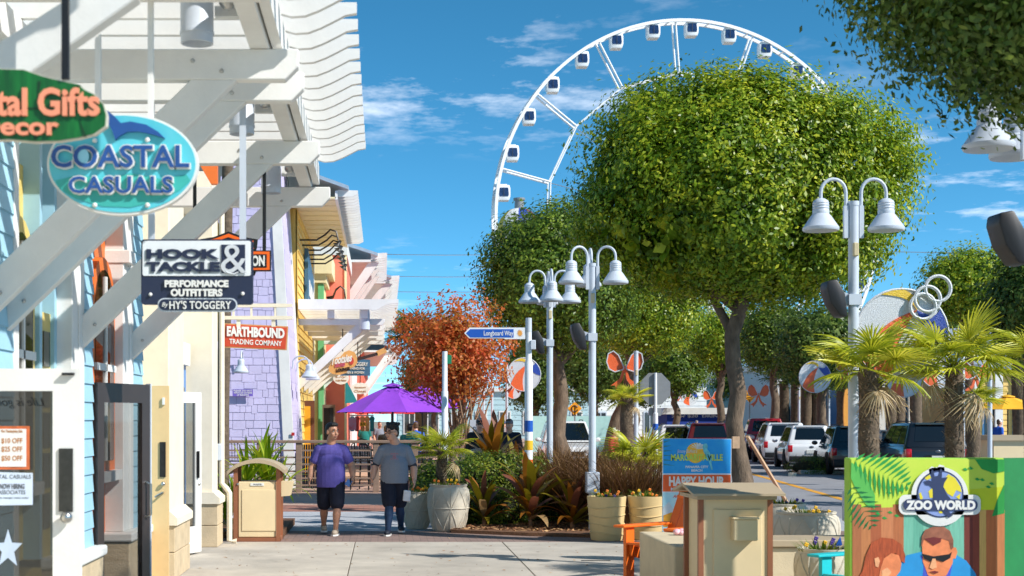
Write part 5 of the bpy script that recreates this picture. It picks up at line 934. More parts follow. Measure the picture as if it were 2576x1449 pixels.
def fan_palm(label, x, d, ztop, r0, n, sc, sd, dry=4, z0=0, group='windmill fan palms', mats='g', shag=True, name='fan_palm'):
    rn = random.Random(sd); c = Vector((px(x, d), d, z0)); t = thing(name, label, 'palm', c, group); hh = ztop - z0
    B().tube([c + Vector((rn.uniform(-.03, .03), 0, hh * i / 6)) for i in range(7)], [r0 * (.85 + .35 * math.sin(i / 6 * 2.6)) for i in range(7)], 14).build('trunk', BARKP, t, 60)
    if shag:
        rng = np.random.default_rng(sd); m_ = int(900 * max(.4, hh)); a = rng.random(m_) * 6.28; z = rng.random(m_) * hh; rr_ = r0 * 1.12; dirv = np.stack([np.cos(a), np.sin(a), np.zeros(m_)], 1); p0 = dirv * rr_ * .85 + np.stack([np.zeros(m_), np.zeros(m_), z], 1)
        ln = (.03 + .05 * rng.random(m_))[:, None]; tan = np.stack([-np.sin(a), np.cos(a), np.zeros(m_)], 1); p1 = p0 + (dirv * (.35 + .5 * rng.random((m_, 1))) + np.array([0, 0, 1]) * rng.normal(.3, .6, (m_, 1)) + tan * rng.normal(0, .4, (m_, 1))) * ln; w_ = tan * .008
        v = np.stack([p0 - w_ * 1.6, p0 + w_ * 1.6, p1 + w_ * .4, p1 - w_ * .4], 1).reshape(-1, 3) + np.array(c) - np.array(ORG[t.name]); npmesh('fibre', v, np.arange(len(v)).reshape(-1, 4), leafmat('palm_fibre_%d' % sd, (50, 40, 32), (110, 92, 72), (170, 150, 124), .9, .05), t)
    for k in range(n + dry):
        dr_ = k >= n; me_ = rn.choice(FM['d' if dr_ else mats]); f = (k + .5) / n; o = add('frond', me_, t, (0, 0, hh - (.1 if dr_ else 0) + .02 * rn.random()))
        el = R(62 - 74 * f + rn.uniform(-8, 8)) if not dr_ else R(rn.uniform(-50, -15)); o.rotation_euler = (rn.uniform(-.3, .3), -el, k * 2.4 + rn.uniform(-.3, .3)); s_ = sc * rn.uniform(.85, 1.1) * (.8 if dr_ else 1); o.scale = (s_, s_, s_)
    return t
fan_palm('shaggy fan palm beside the twin street lamp', 2185, 15.4, 2.28, .092, 15, .68, 101, 2); fan_palm('shaggy fan palm right of the beach ball ornament', 2400, 15.9, 2.34, .086, 16, .74, 102, 3)
fan_palm('small fan palm beside the octagonal sign', 1578, 34, 2.25, .13, 13, .55, 103, 1); fan_palm('little fan palm in the large stone planter', 1112, 23.0, 1.25, .07, 13, .55, 104, 1, .6)
fan_palm('low fan palm behind the tan planters', 1608, 25, .95, .07, 16, .75, 105, 0, .2); fan_palm('small fan palm by the yellow umbrella', 2447, 34, 2.2, .13, 12, .75, 106, 2); fan_palm('fan palm near the right edge of the picture', 2600, 30, 3.1, .17, 16, .95, 107, 3)
for i, (x, d, zt) in enumerate(((1972, 88, 4.2), (2002, 86, 4.6), (2028, 84, 4.4), (2055, 84, 4.2), (2118, 80, 4.6), (2242, 76, 4.6), (2262, 76, 4.4), (2305, 74, 4.5), (2565, 62, 5.2))):
    fan_palm(['cabbage palm trunk, leftmost before the white shops', 'cabbage palm trunk, second before the white shops', 'cabbage palm trunk, third before the white shops', 'cabbage palm trunk beside the beach ball over the cars', 'cabbage palm trunk behind the red banner', 'cabbage palm trunk left of the pair by the blue house', 'cabbage palm trunk right of the pair by the blue house', 'cabbage palm trunk before the blue house wall', 'cabbage palm at the far right edge'][i], x, d, zt, .26, 12, 1.5, 120 + i, 0, 0, 'cabbage palms along the far side', 'k', False, 'cabbage_palm')
fan_palm('tall cabbage palm behind the red leaved tree', 1060, 52, 4.7, .2, 22, 1.5, 140, 0, 0, 'cabbage palms behind the patio', 'k', False, 'cabbage_palm')
t = thing('palm_trunk', 'grey palm trunk rising between the pilaster and the lilac tower', 'palm', (px(563, 30), 30, 0)); B().tube([(px(556, 30), 30, 0), (px(560, 30), 30, 2), (px(566, 30), 30, 4), (px(571, 30), 30, 6.2), (px(574, 30), 30, 8)], [.17, .14, .13, .12, .11], 12).build('trunk', BARKP, t, 60)
# flowers in the planters
FLC = {'y': mat('yellow_petal', (246, 190, 30), .5, .1), 'v': mat('violet_petal', (74, 50, 140), .5, .15), 'o': mat('orange_petal', (240, 130, 30), .5, .1)}
def flowers(label, x, d, z, r, cols, n, sd):
    rn = random.Random(sd); c = Vector((px(x, d), d, z)); t = thing('pansies', label, 'flowers', c, 'flowers in the planters'); blades(t, c, 90, .16, .9, HEDGE, sd, .012, .3, 'leaves')
    for k in range(n):
        a = rn.random() * 6.28; q = c + Vector((r * math.sqrt(rn.random()) * math.cos(a), r * math.sqrt(rn.random()) * math.sin(a), rn.uniform(.04, .13))); b = B()
        for j in range(4): b.ball(q + Vector((.012 * math.cos(j * 1.57 + .4), -.005, .012 * math.sin(j * 1.57 + .4))), (.013, .006, .013), 6, 4)
        b.build('flower', FLC[rn.choice(cols)], t, 60)
flowers('yellow and orange flowers in the small stone planter', 1050, 23.2, .55, .2, 'yo', 10, 201); flowers('yellow flowers round the palm in the large planter', 1128, 22.7, .68, .26, 'yo', 9, 202); flowers('violet and yellow pansies in the first tan planter', 1526, 21, .6, .22, 'vyo', 12, 203); flowers('yellow pansies in the second tan planter', 1628, 21.1, .6, .22, 'yo', 10, 204); flowers('yellow pansies in the white planter behind the bench', 2030, 17.2, .6, .3, 'y', 9, 205); flowers('violet and yellow pansies in the planter by the green banner', 2070, 13.6, .5, .18, 'vy', 7, 206); flowers('pansies in the planter farthest behind the near bin', 1975, 19.6, .57, .26, 'vy', 8, 207)
t = thing('pennant', 'small blue paper pennant stuck in the pansy planter', 'flag', P(2118, 1380, 13.6)); plate('cloth', [(2102, 1375), (2114, 1349), (2119, 1371)], 13.6, .006, BLU, t); B().bar(P(2115, 1350, 13.61), P(2112, 1385, 13.61), .006).build('stick', WHITE, t)
# ------------------------------------------------------------------ ferris wheel
dW = 200.0; pm = F / dW; cW = Vector((px(1732, dW), dW, pz(556, dW))); Rw = 506 / pm
fw = thing('ferris_wheel', 'giant white observation wheel with glazed gondolas behind the trees', 'ferris wheel', (cW.x, cW.y, 0)); MW = Matrix.Rotation(R(9), 3, 'Z')
WH = mat('wheel_white', (240, 240, 240), .4, .03)
def wp(r, a, y=0): return cW + MW @ Vector((r * math.sin(a), y, r * math.cos(a)))
b = B(); n = 120
for i in range(n):
    a0, a1 = 6.2832 * i / n, 6.2832 * (i + 1) / n
    for y in (-.9, .9): b.bar(wp(Rw - .3, a0, y), wp(Rw - .3, a1, y), .3, .42, up=wp(1, a0) - cW)
    if i % 2 == 0: b.bar(wp(Rw - .3, a0, -.9), wp(Rw - .3, a0, .9), .18)
b.build('rim', WH, fw)
ri = Rw * .735
for k in range(15):
    a = R(-4.5 + 24 * k)
    for y in (-.7, .7): B().tube([wp(Rw - .4, a, y), wp(ri, a, y)], .15, 6).build('spoke', WH, fw)
    for y in (-.7, .7): B().tube([wp(ri, a, y), wp(ri, a + R(24), y)], .12, 6).build('inner_ring_bar', WH, fw)
    B().tube([wp(ri, a, 0), wp(1.5, a + .15, 0)], .05, 5).build('cable', STEEL, fw)
B().lathe([(0, -3), (1.8, -3), (1.8, 3), (0, 3)], 20, cW, MW @ Matrix.Rotation(R(90), 3, 'X')).build('hub', WH, fw)
for sg_ in (-1, 1):
    for q in (-1, 1): B().tube([cW + MW @ Vector((0, sg_ * 3, 0)), Vector((cW.x, cW.y, 0)) + MW @ Vector((q * 13, sg_ * 7, 0))], .7, 10).build('support_leg', WH, fw)
GGL = mat('gondola_glass', (44, 62, 104), .06, .35, 2.5, spec=.8, alt=(20, 30, 60))
def gon(p):
    g = B().prism([(-.75, -1.05), (.75, -1.05), (.92, -.5), (.92, .6), (.78, 1.1), (-.78, 1.1), (-.92, .6), (-.92, -.5)], 1, -.85, .85).bevel(.08, 2)
    return g.mesh('gondola', WH, (0, 0, 0), 40)
gm = gon(0); gwin = B().prism([(-.62, -.5), (.62, -.5), (.7, -.2), (.62, .72), (-.62, .72), (-.7, -.2)], 1, -.9, .9).mesh('window', GGL); gms = B().box(-.04, .04, -.92, .92, -.5, .72).mesh('mullion', mat('gondola_frame', (60, 62, 74), .5, .05)); gtop = B().box(-.5, .5, -.3, .3, 1.1, 1.3).mesh('mount', WH)
for k in range(30):
    p = wp(Rw * .951, R(.8 + 12 * k)); g = add('gondola', gm, fw, p - ORG[fw.name]); g.scale = (.97, .97, .97)
    for nm, me_ in (('window', gwin), ('mullion', gms), ('mount', gtop)): add(nm, me_, g)
# beach ball water tank
d = 170; t = thing('water_tower', 'beach ball painted water tank just left of the wheel, mostly behind trees', 'water tower', (px(1303, d), d, 0)); c = P(1306, 578, d); r = 2.6
cs = [mat('tank_red', (150, 40, 60), .5, .05), mat('tank_yellow', (236, 200, 40), .5, .05), WHITE, mat('tank_blue', (40, 70, 160), .5, .05)]
for k in range(8):
    b = B(); a0, a1 = R(45 * k - 8), R(45 * k + 37); g = [[b.bm.verts.new(c + Vector((r * math.sin(ph) * math.cos(a), r * math.sin(ph) * math.sin(a), r * math.cos(ph)))) for a in (a0, (a0 + a1) / 2, a1)] for ph in [math.pi * (.04 + .92 * i / 10) for i in range(11)]]
    for i in range(10):
        for j in (0, 1): b.bm.faces.new((g[i][j], g[i + 1][j], g[i + 1][j + 1], g[i][j + 1]))
    b.build('gore', cs[(k + 1) % 4], t, 60)
B().lathe([(0, 0), (.55, 0), (.55, 1.0), (.7, 1.0), (.7, 1.25), (0, 1.25)], 16, c + Vector((-.8 * 0, 0, r - .1))).build('vent', BACKG, t); B().tube([(c.x, c.y, 0), c - Vector((0, 0, r * .9))], 1.0, 12).build('shaft', WHITE, t)
# ------------------------------------------------------------------ far buildings across the street
def far_building(label, x0, x1, yt, d, dep, m, n_win, wm, roof=None, board=.35, cols=0, yb=None, name='shop_building'):
    X0, X1, zt = px(x0, d), px(x1, d), pz(yt, d); t = thing(name, label, 'building', ((X0 + X1) / 2, d, -.1)); B().box(X0, X1, d, d + dep, -.12, zt).build('wall', m, t); z = .3
    while z < zt - .1: B().prism([(d - .05, z), (d, z), (d, z + board), (d - .01, z + board)], 0, X0, X1).build('siding_board', m, t); z += board
    for k in range(n_win):
        xa = X0 + (X1 - X0) * (k + .25) / n_win; xb = X0 + (X1 - X0) * (k + .75) / n_win; f = B().box(xa, xb, d - .12, d, .4, 2.7).build('window', wm, t); B().box(xa + .12, xb - .12, d - .14, d - .1, .5, 2.55).build('pane', DARKGLASS, f); B().box((xa + xb) / 2 - .04, (xa + xb) / 2 + .04, d - .16, d - .1, .5, 2.55).build('mullion', wm, f)
    for k in range(cols + 1 if cols else 0): xx = X0 + (X1 - X0) * k / cols; B().box(xx - .2, xx + .2, d - .3, d - .02, -.12, zt).build('column', WHITE, t)
    B().box(X0 - .3, X1 + .3, d - .4, d + dep, zt, zt + .35).build('cornice', WHITE, t)
    if roof: B().prism([(d - .6, zt + .36), (d + dep * .5, zt + .36 + dep * .25), (d + dep, zt + .36)], 0, X0 - .4, X1 + .4).build('roof', roof, t)
    return t
SB = mat('steel_blue_siding', (60, 116, 160), .6, .06); LB = mat('pale_aqua_siding', (176, 208, 214), .6, .06); TL = mat('teal_siding', (60, 140, 150), .6, .06); MR = MATS['metal_roof']
far_building('steel blue boarded house across the street', 2215, 2440, 905, 88, 10, SB, 3, WHITE, MR, .3, 3); far_building('pale aqua boarded shop across the street', 1960, 2130, 925, 100, 10, LB, 4, TL, MR, .35, 5); far_building('teal shop beside the pale aqua one', 1850, 1958, 960, 112, 10, TL, 3, WHITE, None, .35, 3); far_building('yellow shop at the far right edge', 2450, 2680, 935, 76, 9, mat('butter_siding', (226, 190, 110), .6, .06), 3, SB, MR, .3, 4)
far_building('white hall at the end of the street', 1480, 1850, 960, 150, 14, WHITE, 6, LAMPGREY, MR, .5); far_building('long white shop block behind the red leaved tree', 1000, 1480, 985, 140, 10, LB, 8, WHITE, None, .5); far_building('blue shop block beyond the right palms', 2130, 2215, 945, 98, 10, SB, 2, WHITE, None, .35, 2)
# white curved arena roof
d = 180; t = thing('arena_roof', 'white ribbed curved roof showing between the tree crowns', 'building', (px(1815, d), d, 0)); B().prism([(px(x, d), pz(y, d)) for x, y in ((1740, 1060), (1740, 842), (1770, 806), (1800, 790), (1850, 784), (1900, 792), (1930, 812), (1930, 1060))], 1, d, d + 14).build('shell', WHITE, t)
for k in range(9): B().bar(P(1762 + k * 18, 806 - 18 * math.sin(k / 8 * 3.14), d - .3), P(1768 + k * 18, 776 - 18 * math.sin(k / 8 * 3.14), d - .3), .3).build('rib', WHITE, t)
B().box(px(1760, d), px(1910, d), d - .5, d - .2, pz(792, d), pz(788, d)).build('ring_beam', WHITE, t)
# market tent
d = 92; t = thing('market_tent', 'white roofed tent with blue sides at the end of the street', 'tent', (px(1750, d), d, -.1)); B().prism([(px(1664, d), pz(1042, d)), (px(1840, d), pz(1042, d)), (px(1835, d), pz(1026, d)), (px(1672, d), pz(1026, d))], 1, d, d + 5).build('roof', WHITE, t); B().box(px(1680, d), px(1832, d), d + .3, d + 4.5, -.12, pz(1041, d)).build('side_cloth', mat('royal_blue_cloth', (24, 60, 150), .8, .1), t); text('2 for $20  DRINKS', 1690, 1043, 1826, 1051, d + .28, WHITE, t, .01, .02, .02)
# low wall, surfboard display, service cabinets
tag(B().box(px(1325, 80), px(1560, 80), 80, 80.4, 0, 2.0).build('low_wall', mat('mint_wall', (170, 214, 208), .7, .06)), 'pale mint low wall behind the lamp posts', 'wall')
d = 70; t = thing('surfboard', 'orange surfboard standing upright before the far shops', 'surfboard', (px(2130, d), d, -.1)); plate('board', [(2130 + 8 * math.cos(a), 1035 + 60 * math.sin(a)) for a in [6.2832 * i / 20 for i in range(20)]], d, .12, mat('board_orange', (236, 164, 70), .4, .05), t)
d = 60; t = thing('standing_decoration', 'red and white standing decoration before the far shops', 'decoration', (px(2176, d), d, -.1)); plate('red_body', [(2168, 1000), (2188, 1000), (2192, 1062), (2164, 1062)], d, .4, mat('deco_red', (206, 30, 36), .6, .1), t); plate('white_cap', ell(2178, 992, 9, 10, 14), d, .4, WHITE, t)
t = thing('service_counter', 'low beige service counter with taupe top at the right edge', 'counter', (px(2545, 40), 40, 0)); B().box(px(2500, 40), px(2610, 40), 40, 41, 0, pz(1108, 40)).build('body', BEIGE, t); B().box(px(2490, 40), px(2615, 40), 39.9, 41.1, pz(1108, 40), pz(1095, 40)).build('top', TAUPE, t)
# overhead wires
for i, (p, q, lb) in enumerate((((-30, 150, 21.5), (22, 150, 19.5), 'overhead wire crossing the sky low at left, upper one'), ((-30, 150, 19.2), (22, 150, 17.2), 'overhead wire crossing the sky low at left, middle one'), ((-30, 150, 17.6), (22, 150, 15.6), 'overhead wire crossing the sky low at left, lowest one'), ((40, 150, 20), (100, 150, 21.2), 'overhead wire over the trees at right'))):
    p, q = Vector(p), Vector(q); tag(B().tube([p.lerp(q, f / 10) - Vector((0, 0, 1.2 * 4 * (f / 10) * (1 - f / 10))) for f in range(11)], .035, 5).build('overhead_wire', STEEL), lb, 'wire', 'overhead wires')
# ------------------------------------------------------------------ vehicles (built facing +Y, origin under the middle)
TYRE = mat('tyre_rubber', (26, 26, 27), .85, .1); RIM = mat('alloy_rim', (150, 152, 156), .3, .1, metal=.9); CARGL = mat('car_glass', (14, 20, 24), .04, .15, 2, spec=.9); TAIL = mat('tail_lamp_red', (190, 24, 30), .15, .2, 6, coat=.6); BLKPL = mat('black_plastic', (30, 31, 33), .6, .1); PLATE = mat('licence_plate', (220, 222, 216), .5, .1, 30); CLEARL = mat('clear_lamp', (210, 212, 214), .15, .1, coat=.5)
def paint(n, c): return mat(n, c, .28, .03, 1, coat=1.)
def car(name, label, kind, x, d, rz, pm_, Lc=4.5, Wc=1.84, Hc=1.68, front=False, cat='car'):
    t = thing(name, label, cat, (0, 0, 0), 'cars parked along the street'); ORG[t.name] = Vector((0, 0, 0)); h = Lc / 2; w_ = Wc / 2; belt = Hc * .60
    truck = kind == 'truck'
    st = [(-h, .42, belt * .86, .90), (-h + .06, .30, belt * .97, .965), (-h + .35, .25, belt, 1), (-h * .5, .22, belt, 1), (0, .22, belt * .98, 1), (h * .42, .22, belt * .97, 1), (h * .62, .24, belt * .93, .985), (h - .22, .27, belt * .83, .93), (h - .04, .34, belt * .74, .84), (h, .45, belt * .62, .74)]
    if truck: st = [(-h, .55, belt, .95), (-h + .05, .45, belt * 1.02, .99), (-h * .3, .4, belt * 1.02, 1), (h * .4, .35, belt, 1), (h * .6, .35, belt * .98, 1), (h - .15, .4, belt * .92, .96), (h, .5, belt * .8, .88)]
    b = B(); rings = []
    for y, zb, zt, k in st:
        wk = w_ * k; rings.append([b.bm.verts.new(p) for p in ((-wk * .86, y, zb), (-wk * .97, y, zb + .12), (-wk, y, zb + (zt - zb) * .45), (-wk * .985, y, zb + (zt - zb) * .7), (-wk * .93, y, zt - .02), (-wk * .8, y, zt), (wk * .8, y, zt), (wk * .93, y, zt - .02), (wk * .985, y, zb + (zt - zb) * .7), (wk, y, zb + (zt - zb) * .45), (wk * .97, y, zb + .12), (wk * .86, y, zb))])
    for r0, r1 in zip(rings, rings[1:]):
        for k in range(12): b.bm.faces.new((r0[k], r0[(k + 1) % 12], r1[(k + 1) % 12], r1[k]))
    b.bm.faces.new(rings[0]); b.bm.faces.new(rings[-1][::-1]); b.bevel(.012, 1); body = b.build('body', pm_, t, 35)
    # cabin
    if truck: yb0, yb1, yt0, yt1 = -h * .16, h * .52, -h * .06, h * .28
    else: yb0, yb1, yt0, yt1 = -h + .12, h * .5, -h + .52, h * .12
    zb, zt = belt - .02, Hc; wb, wt = w_ * .93, w_ * .70
    cb = {(sx, e, lv): Vector(((wb if lv == 0 else wt) * sx, ((yb0, yb1), (yt0, yt1))[lv][e], (zb, zt)[lv])) for sx in (-1, 1) for e in (0, 1) for lv in (0, 1)}
    B().pts([cb[-1, 0, 0], cb[1, 0, 0], cb[1, 1, 0], cb[-1, 1, 0], cb[-1, 0, 1], cb[1, 0, 1], cb[1, 1, 1], cb[-1, 1, 1]], [(0, 1, 5, 4), (1, 2, 6, 5), (2, 3, 7, 6), (3, 0, 4, 7), (4, 5, 6, 7)]).bevel(.07, 3).build('cabin', pm_, t, 40)
    def panel(nm, q, u0, u1, v0, v1, m, off=.012, par=t):
        a, b2, c2, e2 = q; f = lambda u, v: a.lerp(b2, u).lerp(e2.lerp(c2, u), v); nrm = (b2 - a).cross(e2 - a).normalized()
        if nrm.dot((a + c2) / 2 - Vector((0, (yb0 + yb1) / 2, (zb + zt) / 2))) < 0: nrm = -nrm
        p4 = [f(u0, v0) + nrm * off, f(u1, v0) + nrm * off, f(u1, v1) + nrm * off, f(u0, v1) + nrm * off]
        return B().pts(p4 + [p - nrm * .03 for p in p4], [(0, 1, 2, 3), (0, 4, 5, 1), (1, 5, 6, 2), (2, 6, 7, 3), (3, 7, 4, 0)]).build(nm, m, par)
    rear = (cb[-1, 0, 0], cb[1, 0, 0], cb[1, 0, 1], cb[-1, 0, 1]); frt = (cb[-1, 1, 0], cb[1, 1, 0], cb[1, 1, 1], cb[-1, 1, 1])
    panel('rear_window', rear, .13, .87, .22, .84, CARGL); panel('windscreen', frt, .06, .94, .06, .9, CARGL)
    for sx in (-1, 1):
        q = (cb[sx, 0, 0], cb[sx, 1, 0], cb[sx, 1, 1], cb[sx, 0, 1])
        for u0, u1 in (((.06, .28), (.31, .58), (.61, .86)) if not truck else ((.08, .44), (.48, .86))): panel('side_window', q, u0, u1, .1, .88, CARGL)
        B().ball((sx * (w_ + .1), h * .36, belt + .06), (.11, .06, .08), 10, 6).build('mirror', pm_, t, 60)
        B().box(sx * w_ * .93 - .16, sx * w_ * .93 + (.01 if sx > 0 else .16) - (0 if sx > 0 else .0), -h - .012, -h + .34, belt * .66 if not truck else belt * .55, belt * .93).bevel(.03, 2).build('tail_lamp', TAIL, t, 40) if sx > 0 else B().box(-w_ * .945, -w_ * .93 + .16, -h - .012, -h + .34, belt * .66 if not truck else belt * .55, belt * .93).bevel(.03, 2).build('tail_lamp', TAIL, t, 40)
        B().box(min(sx * .5, sx * w_ * .86), max(sx * .5, sx * w_ * .86), h - .25, h + .0, belt * .6, belt * .74).bevel(.03, 2).build('headlight', CLEARL, t, 40)
        for yy in (-h * .6, h * .63):
            rw_ = .36 if not truck else .41; M = Matrix.Rotation(R(90), 3, 'Y')
            B().lathe([(rw_ + .07, -.02), (rw_ + .07, .02), (rw_ * .6, .02)], 24, (sx * (w_ - .005), yy, rw_), M).build('wheel_arch', BLKPL, t, 50)
            wl = B().lathe([(rw_ * .6, -.11), (rw_ * .95, -.11), (rw_, -.07), (rw_, .07), (rw_ * .95, .11), (rw_ * .6, .11)], 24, (sx * (w_ - .08), yy, rw_), M).build('wheel', TYRE, t, 50)
            B().lathe([(0, -.10), (rw_ * .58, -.10), (rw_ * .66, -.115), (rw_ * .66, .115), (rw_ * .58, .10), (0, .10)], 20, (sx * (w_ - .08), yy, rw_), M).build('rim', RIM, wl, 50)
    B().box(-w_ * .9, w_ * .9, -h - .05, -h + .12, .30 if not truck else .5, .52 if not truck else .68).bevel(.03, 2).build('rear_bumper', BLKPL if not truck else RIM, t, 40); B().box(-w_ * .8, w_ * .8, h - .12, h + .03, .28, .52).bevel(.03, 2).build('front_bumper', BLKPL, t, 40)
    B().box(-.19, .19, -h - .03, -h + .05, belt * .62, belt * .62 + .13).build('plate', PLATE, t); B().box(-.5, .5, h - .1, h + .01, belt * .52, belt * .68).build('grille', BLKPL, t)
    B().ball((0, -h - .0, belt * .86), (.09, .02, .045), 12, 6).build('badge', RIM, t)
    if not truck:
        for sx in (-1, 1): B().tube([(sx * wt * .86, yt0 + .15, Hc + .0), (sx * wt * .86, yt0 + .3, Hc + .045), (sx * wt * .86, yt1 - .3, Hc + .045), (sx * wt * .86, yt1 - .15, Hc)], .018, 6).build('roof_rail', BLKPL, t)
        B().box(-wt * .8, wt * .8, yt0 - .12, yt0 + .05, Hc - .05, Hc - .015).build('spoiler', pm_, t)
    else:
        B().box(-w_ * .86, w_ * .86, -h + .06, yb0 - .02, belt * 1.0, belt * 1.03).build('bed_cover', BLKPL, t); B().box(-.16, .16, yt0 + .02, yt0 + .12, Hc - .0, Hc + .03).build('roof_lamp', CLEARL, t)
    X = px(x, d); t.location = (X, d, -.12); t.rotation_euler = (0, 0, rz); return t
PB, PW, PR, PM, PS, PBW = paint('black_car_paint', (20, 22, 26)), paint('white_car_paint', (226, 228, 230)), paint('red_car_paint', (150, 20, 34)), paint('maroon_car_paint', (92, 20, 34)), paint('grey_car_paint', (90, 92, 96)), paint('navy_car_paint', (24, 36, 66))
hd = R(-9)
car('parked_suv', 'black sport utility car parked nearest the lamp post', 'suv', 2132, 51, hd, PB); car('parked_suv', 'white compact utility car parked behind the black one', 'suv', 2022, 56.5, hd, PW); car('parked_suv', 'taller white utility car parked second from the red truck side', 'suv', 1962, 63, hd, PW, 5.0, 2.0, 1.78)
car('pickup_truck', 'dark red pickup truck at the head of the parked row', 'truck', 1925, 70, hd, PR, 5.9, 2.05, 1.98, cat='truck'); car('parked_suv', 'large black utility car behind the fan palms', 'suv', 2305, 46, R(-6), PB, 5.0, 2.0, 1.8); car('parked_car', 'dark grey car with red lamps beside the large black utility car', 'suv', 2225, 58, R(-6), PS, 4.6, 1.85, 1.5)
car('parked_suv', 'white minivan behind the blue banner', 'suv', 1700, 60, R(-7), PW, 4.8, 1.95, 1.7); car('parked_suv', 'maroon minivan right behind the blue banner', 'suv', 1772, 58, R(-7), PM, 5.0, 1.99, 1.78); car('parked_car', 'dark red car farthest left in the far row', 'suv', 1672, 70, R(-7), PR, 4.6, 1.85, 1.6)
car('moving_pickup', 'white fronted pickup facing the camera behind the lamp posts', 'suv', 1425, 54, R(176), PW, 5.2, 2.0, 1.85, cat='truck')
t = thing('traffic_island', 'low concrete traffic island with kerb between the parked cars', 'island', (px(2055, 50), 50.3, -.12)); B().box(px(2010, 50), px(2150, 50), 49.8, 50.9, -.12, .02).bevel(.02, 1).build('kerb', MATS['kerb_concrete'], t); B().bar((px(1990, 48), 48, -.08), (px(2005, 48), 48.4, -.08), .2, .14).build('drain_pipe', CREAM, t)
# timber prop of the big tree
t = thing('timber_prop', 'slanting timber stake propping the big oak trunk', 'stake', (px(1985, 29.2), 29.2, 0)); B().bar((px(1985, 29.2), 29.2, 0), (px(1880, 27.9), 27.9, pz(1098, 27.9)), .065, .045).build('stake', mat('raw_timber', (206, 170, 136), .8, .15, 6), t); B().box(px(1842, 27.73), px(1860, 27.73), 27.7, 27.78, pz(1128, 27.73), pz(1098, 27.73)).build('block', MATS['raw_timber'], t)
# ------------------------------------------------------------------ people
def remesh(b, voxel, it=4):
    me = bpy.data.meshes.new('tmp'); bmesh.ops.recalc_face_normals(b.bm, faces=b.bm.faces); b.bm.to_mesh(me); b.bm.free(); o = bpy.data.objects.new('tmp', me); COL.objects.link(o)
    m1 = o.modifiers.new('r', 'REMESH'); m1.mode = 'VOXEL'; m1.voxel_size = voxel; m1.use_smooth_shade = True; m2 = o.modifiers.new('s', 'SMOOTH'); m2.factor = .5; m2.iterations = it
    dg = bpy.context.evaluated_depsgraph_get(); dg.update(); r = bpy.data.meshes.new_from_object(o.evaluated_get(dg)); bpy.data.objects.remove(o); bpy.data.meshes.remove(me); return r
def cap(b, p, q, r0, r1, n=12): 
    p, q = Vector(p), Vector(q); b.tube([p, q], [r0, r1], n); b.ball(p, r0, n, 8); b.ball(q, r1, n, 8)
def chain(b, pts, rs):
    for (p, q), (r0, r1) in zip(zip(pts, pts[1:]), zip(rs, rs[1:])): cap(b, p, q, r0, r1)
def hand(b, w_, dirv, side, s=1., curl=.5, front=Vector((0, -1, 0))):
    d1 = Vector(dirv).normalized(); f = front - d1 * front.dot(d1); f.normalize(); inw = d1.cross(f); inw = inw if inw.x * side < 0 else -inw      # palm faces inward, fingers line up front to back
    w_ = Vector(w_); pc = w_ + d1 * .045 * s; b.ball(pc, (.022 * s, .04 * s, .05 * s), 10, 8, Matrix((inw, f, d1)).transposed())
    for k, (ln, off) in enumerate(((.062, .033), (.074, .011), (.07, -.011), (.056, -.032))):
        p0 = pc + d1 * .035 * s + f * off * s; p1 = p0 + (d1 + inw * curl * .5) * ln * .5 * s; p2 = p1 + (d1 * .7 + inw * curl) * ln * .5 * s; chain(b, [p0, p1, p2], [.0105 * s, .0095 * s, .0075 * s])
    q0 = w_ + d1 * .02 * s + f * .03 * s; q1 = q0 + (d1 * .6 + f * .55 + inw * .35) * .04 * s; chain(b, [q0, q1, q1 + (d1 * .9 + inw * .2) * .032 * s], [.014 * s, .012 * s, .009 * s])
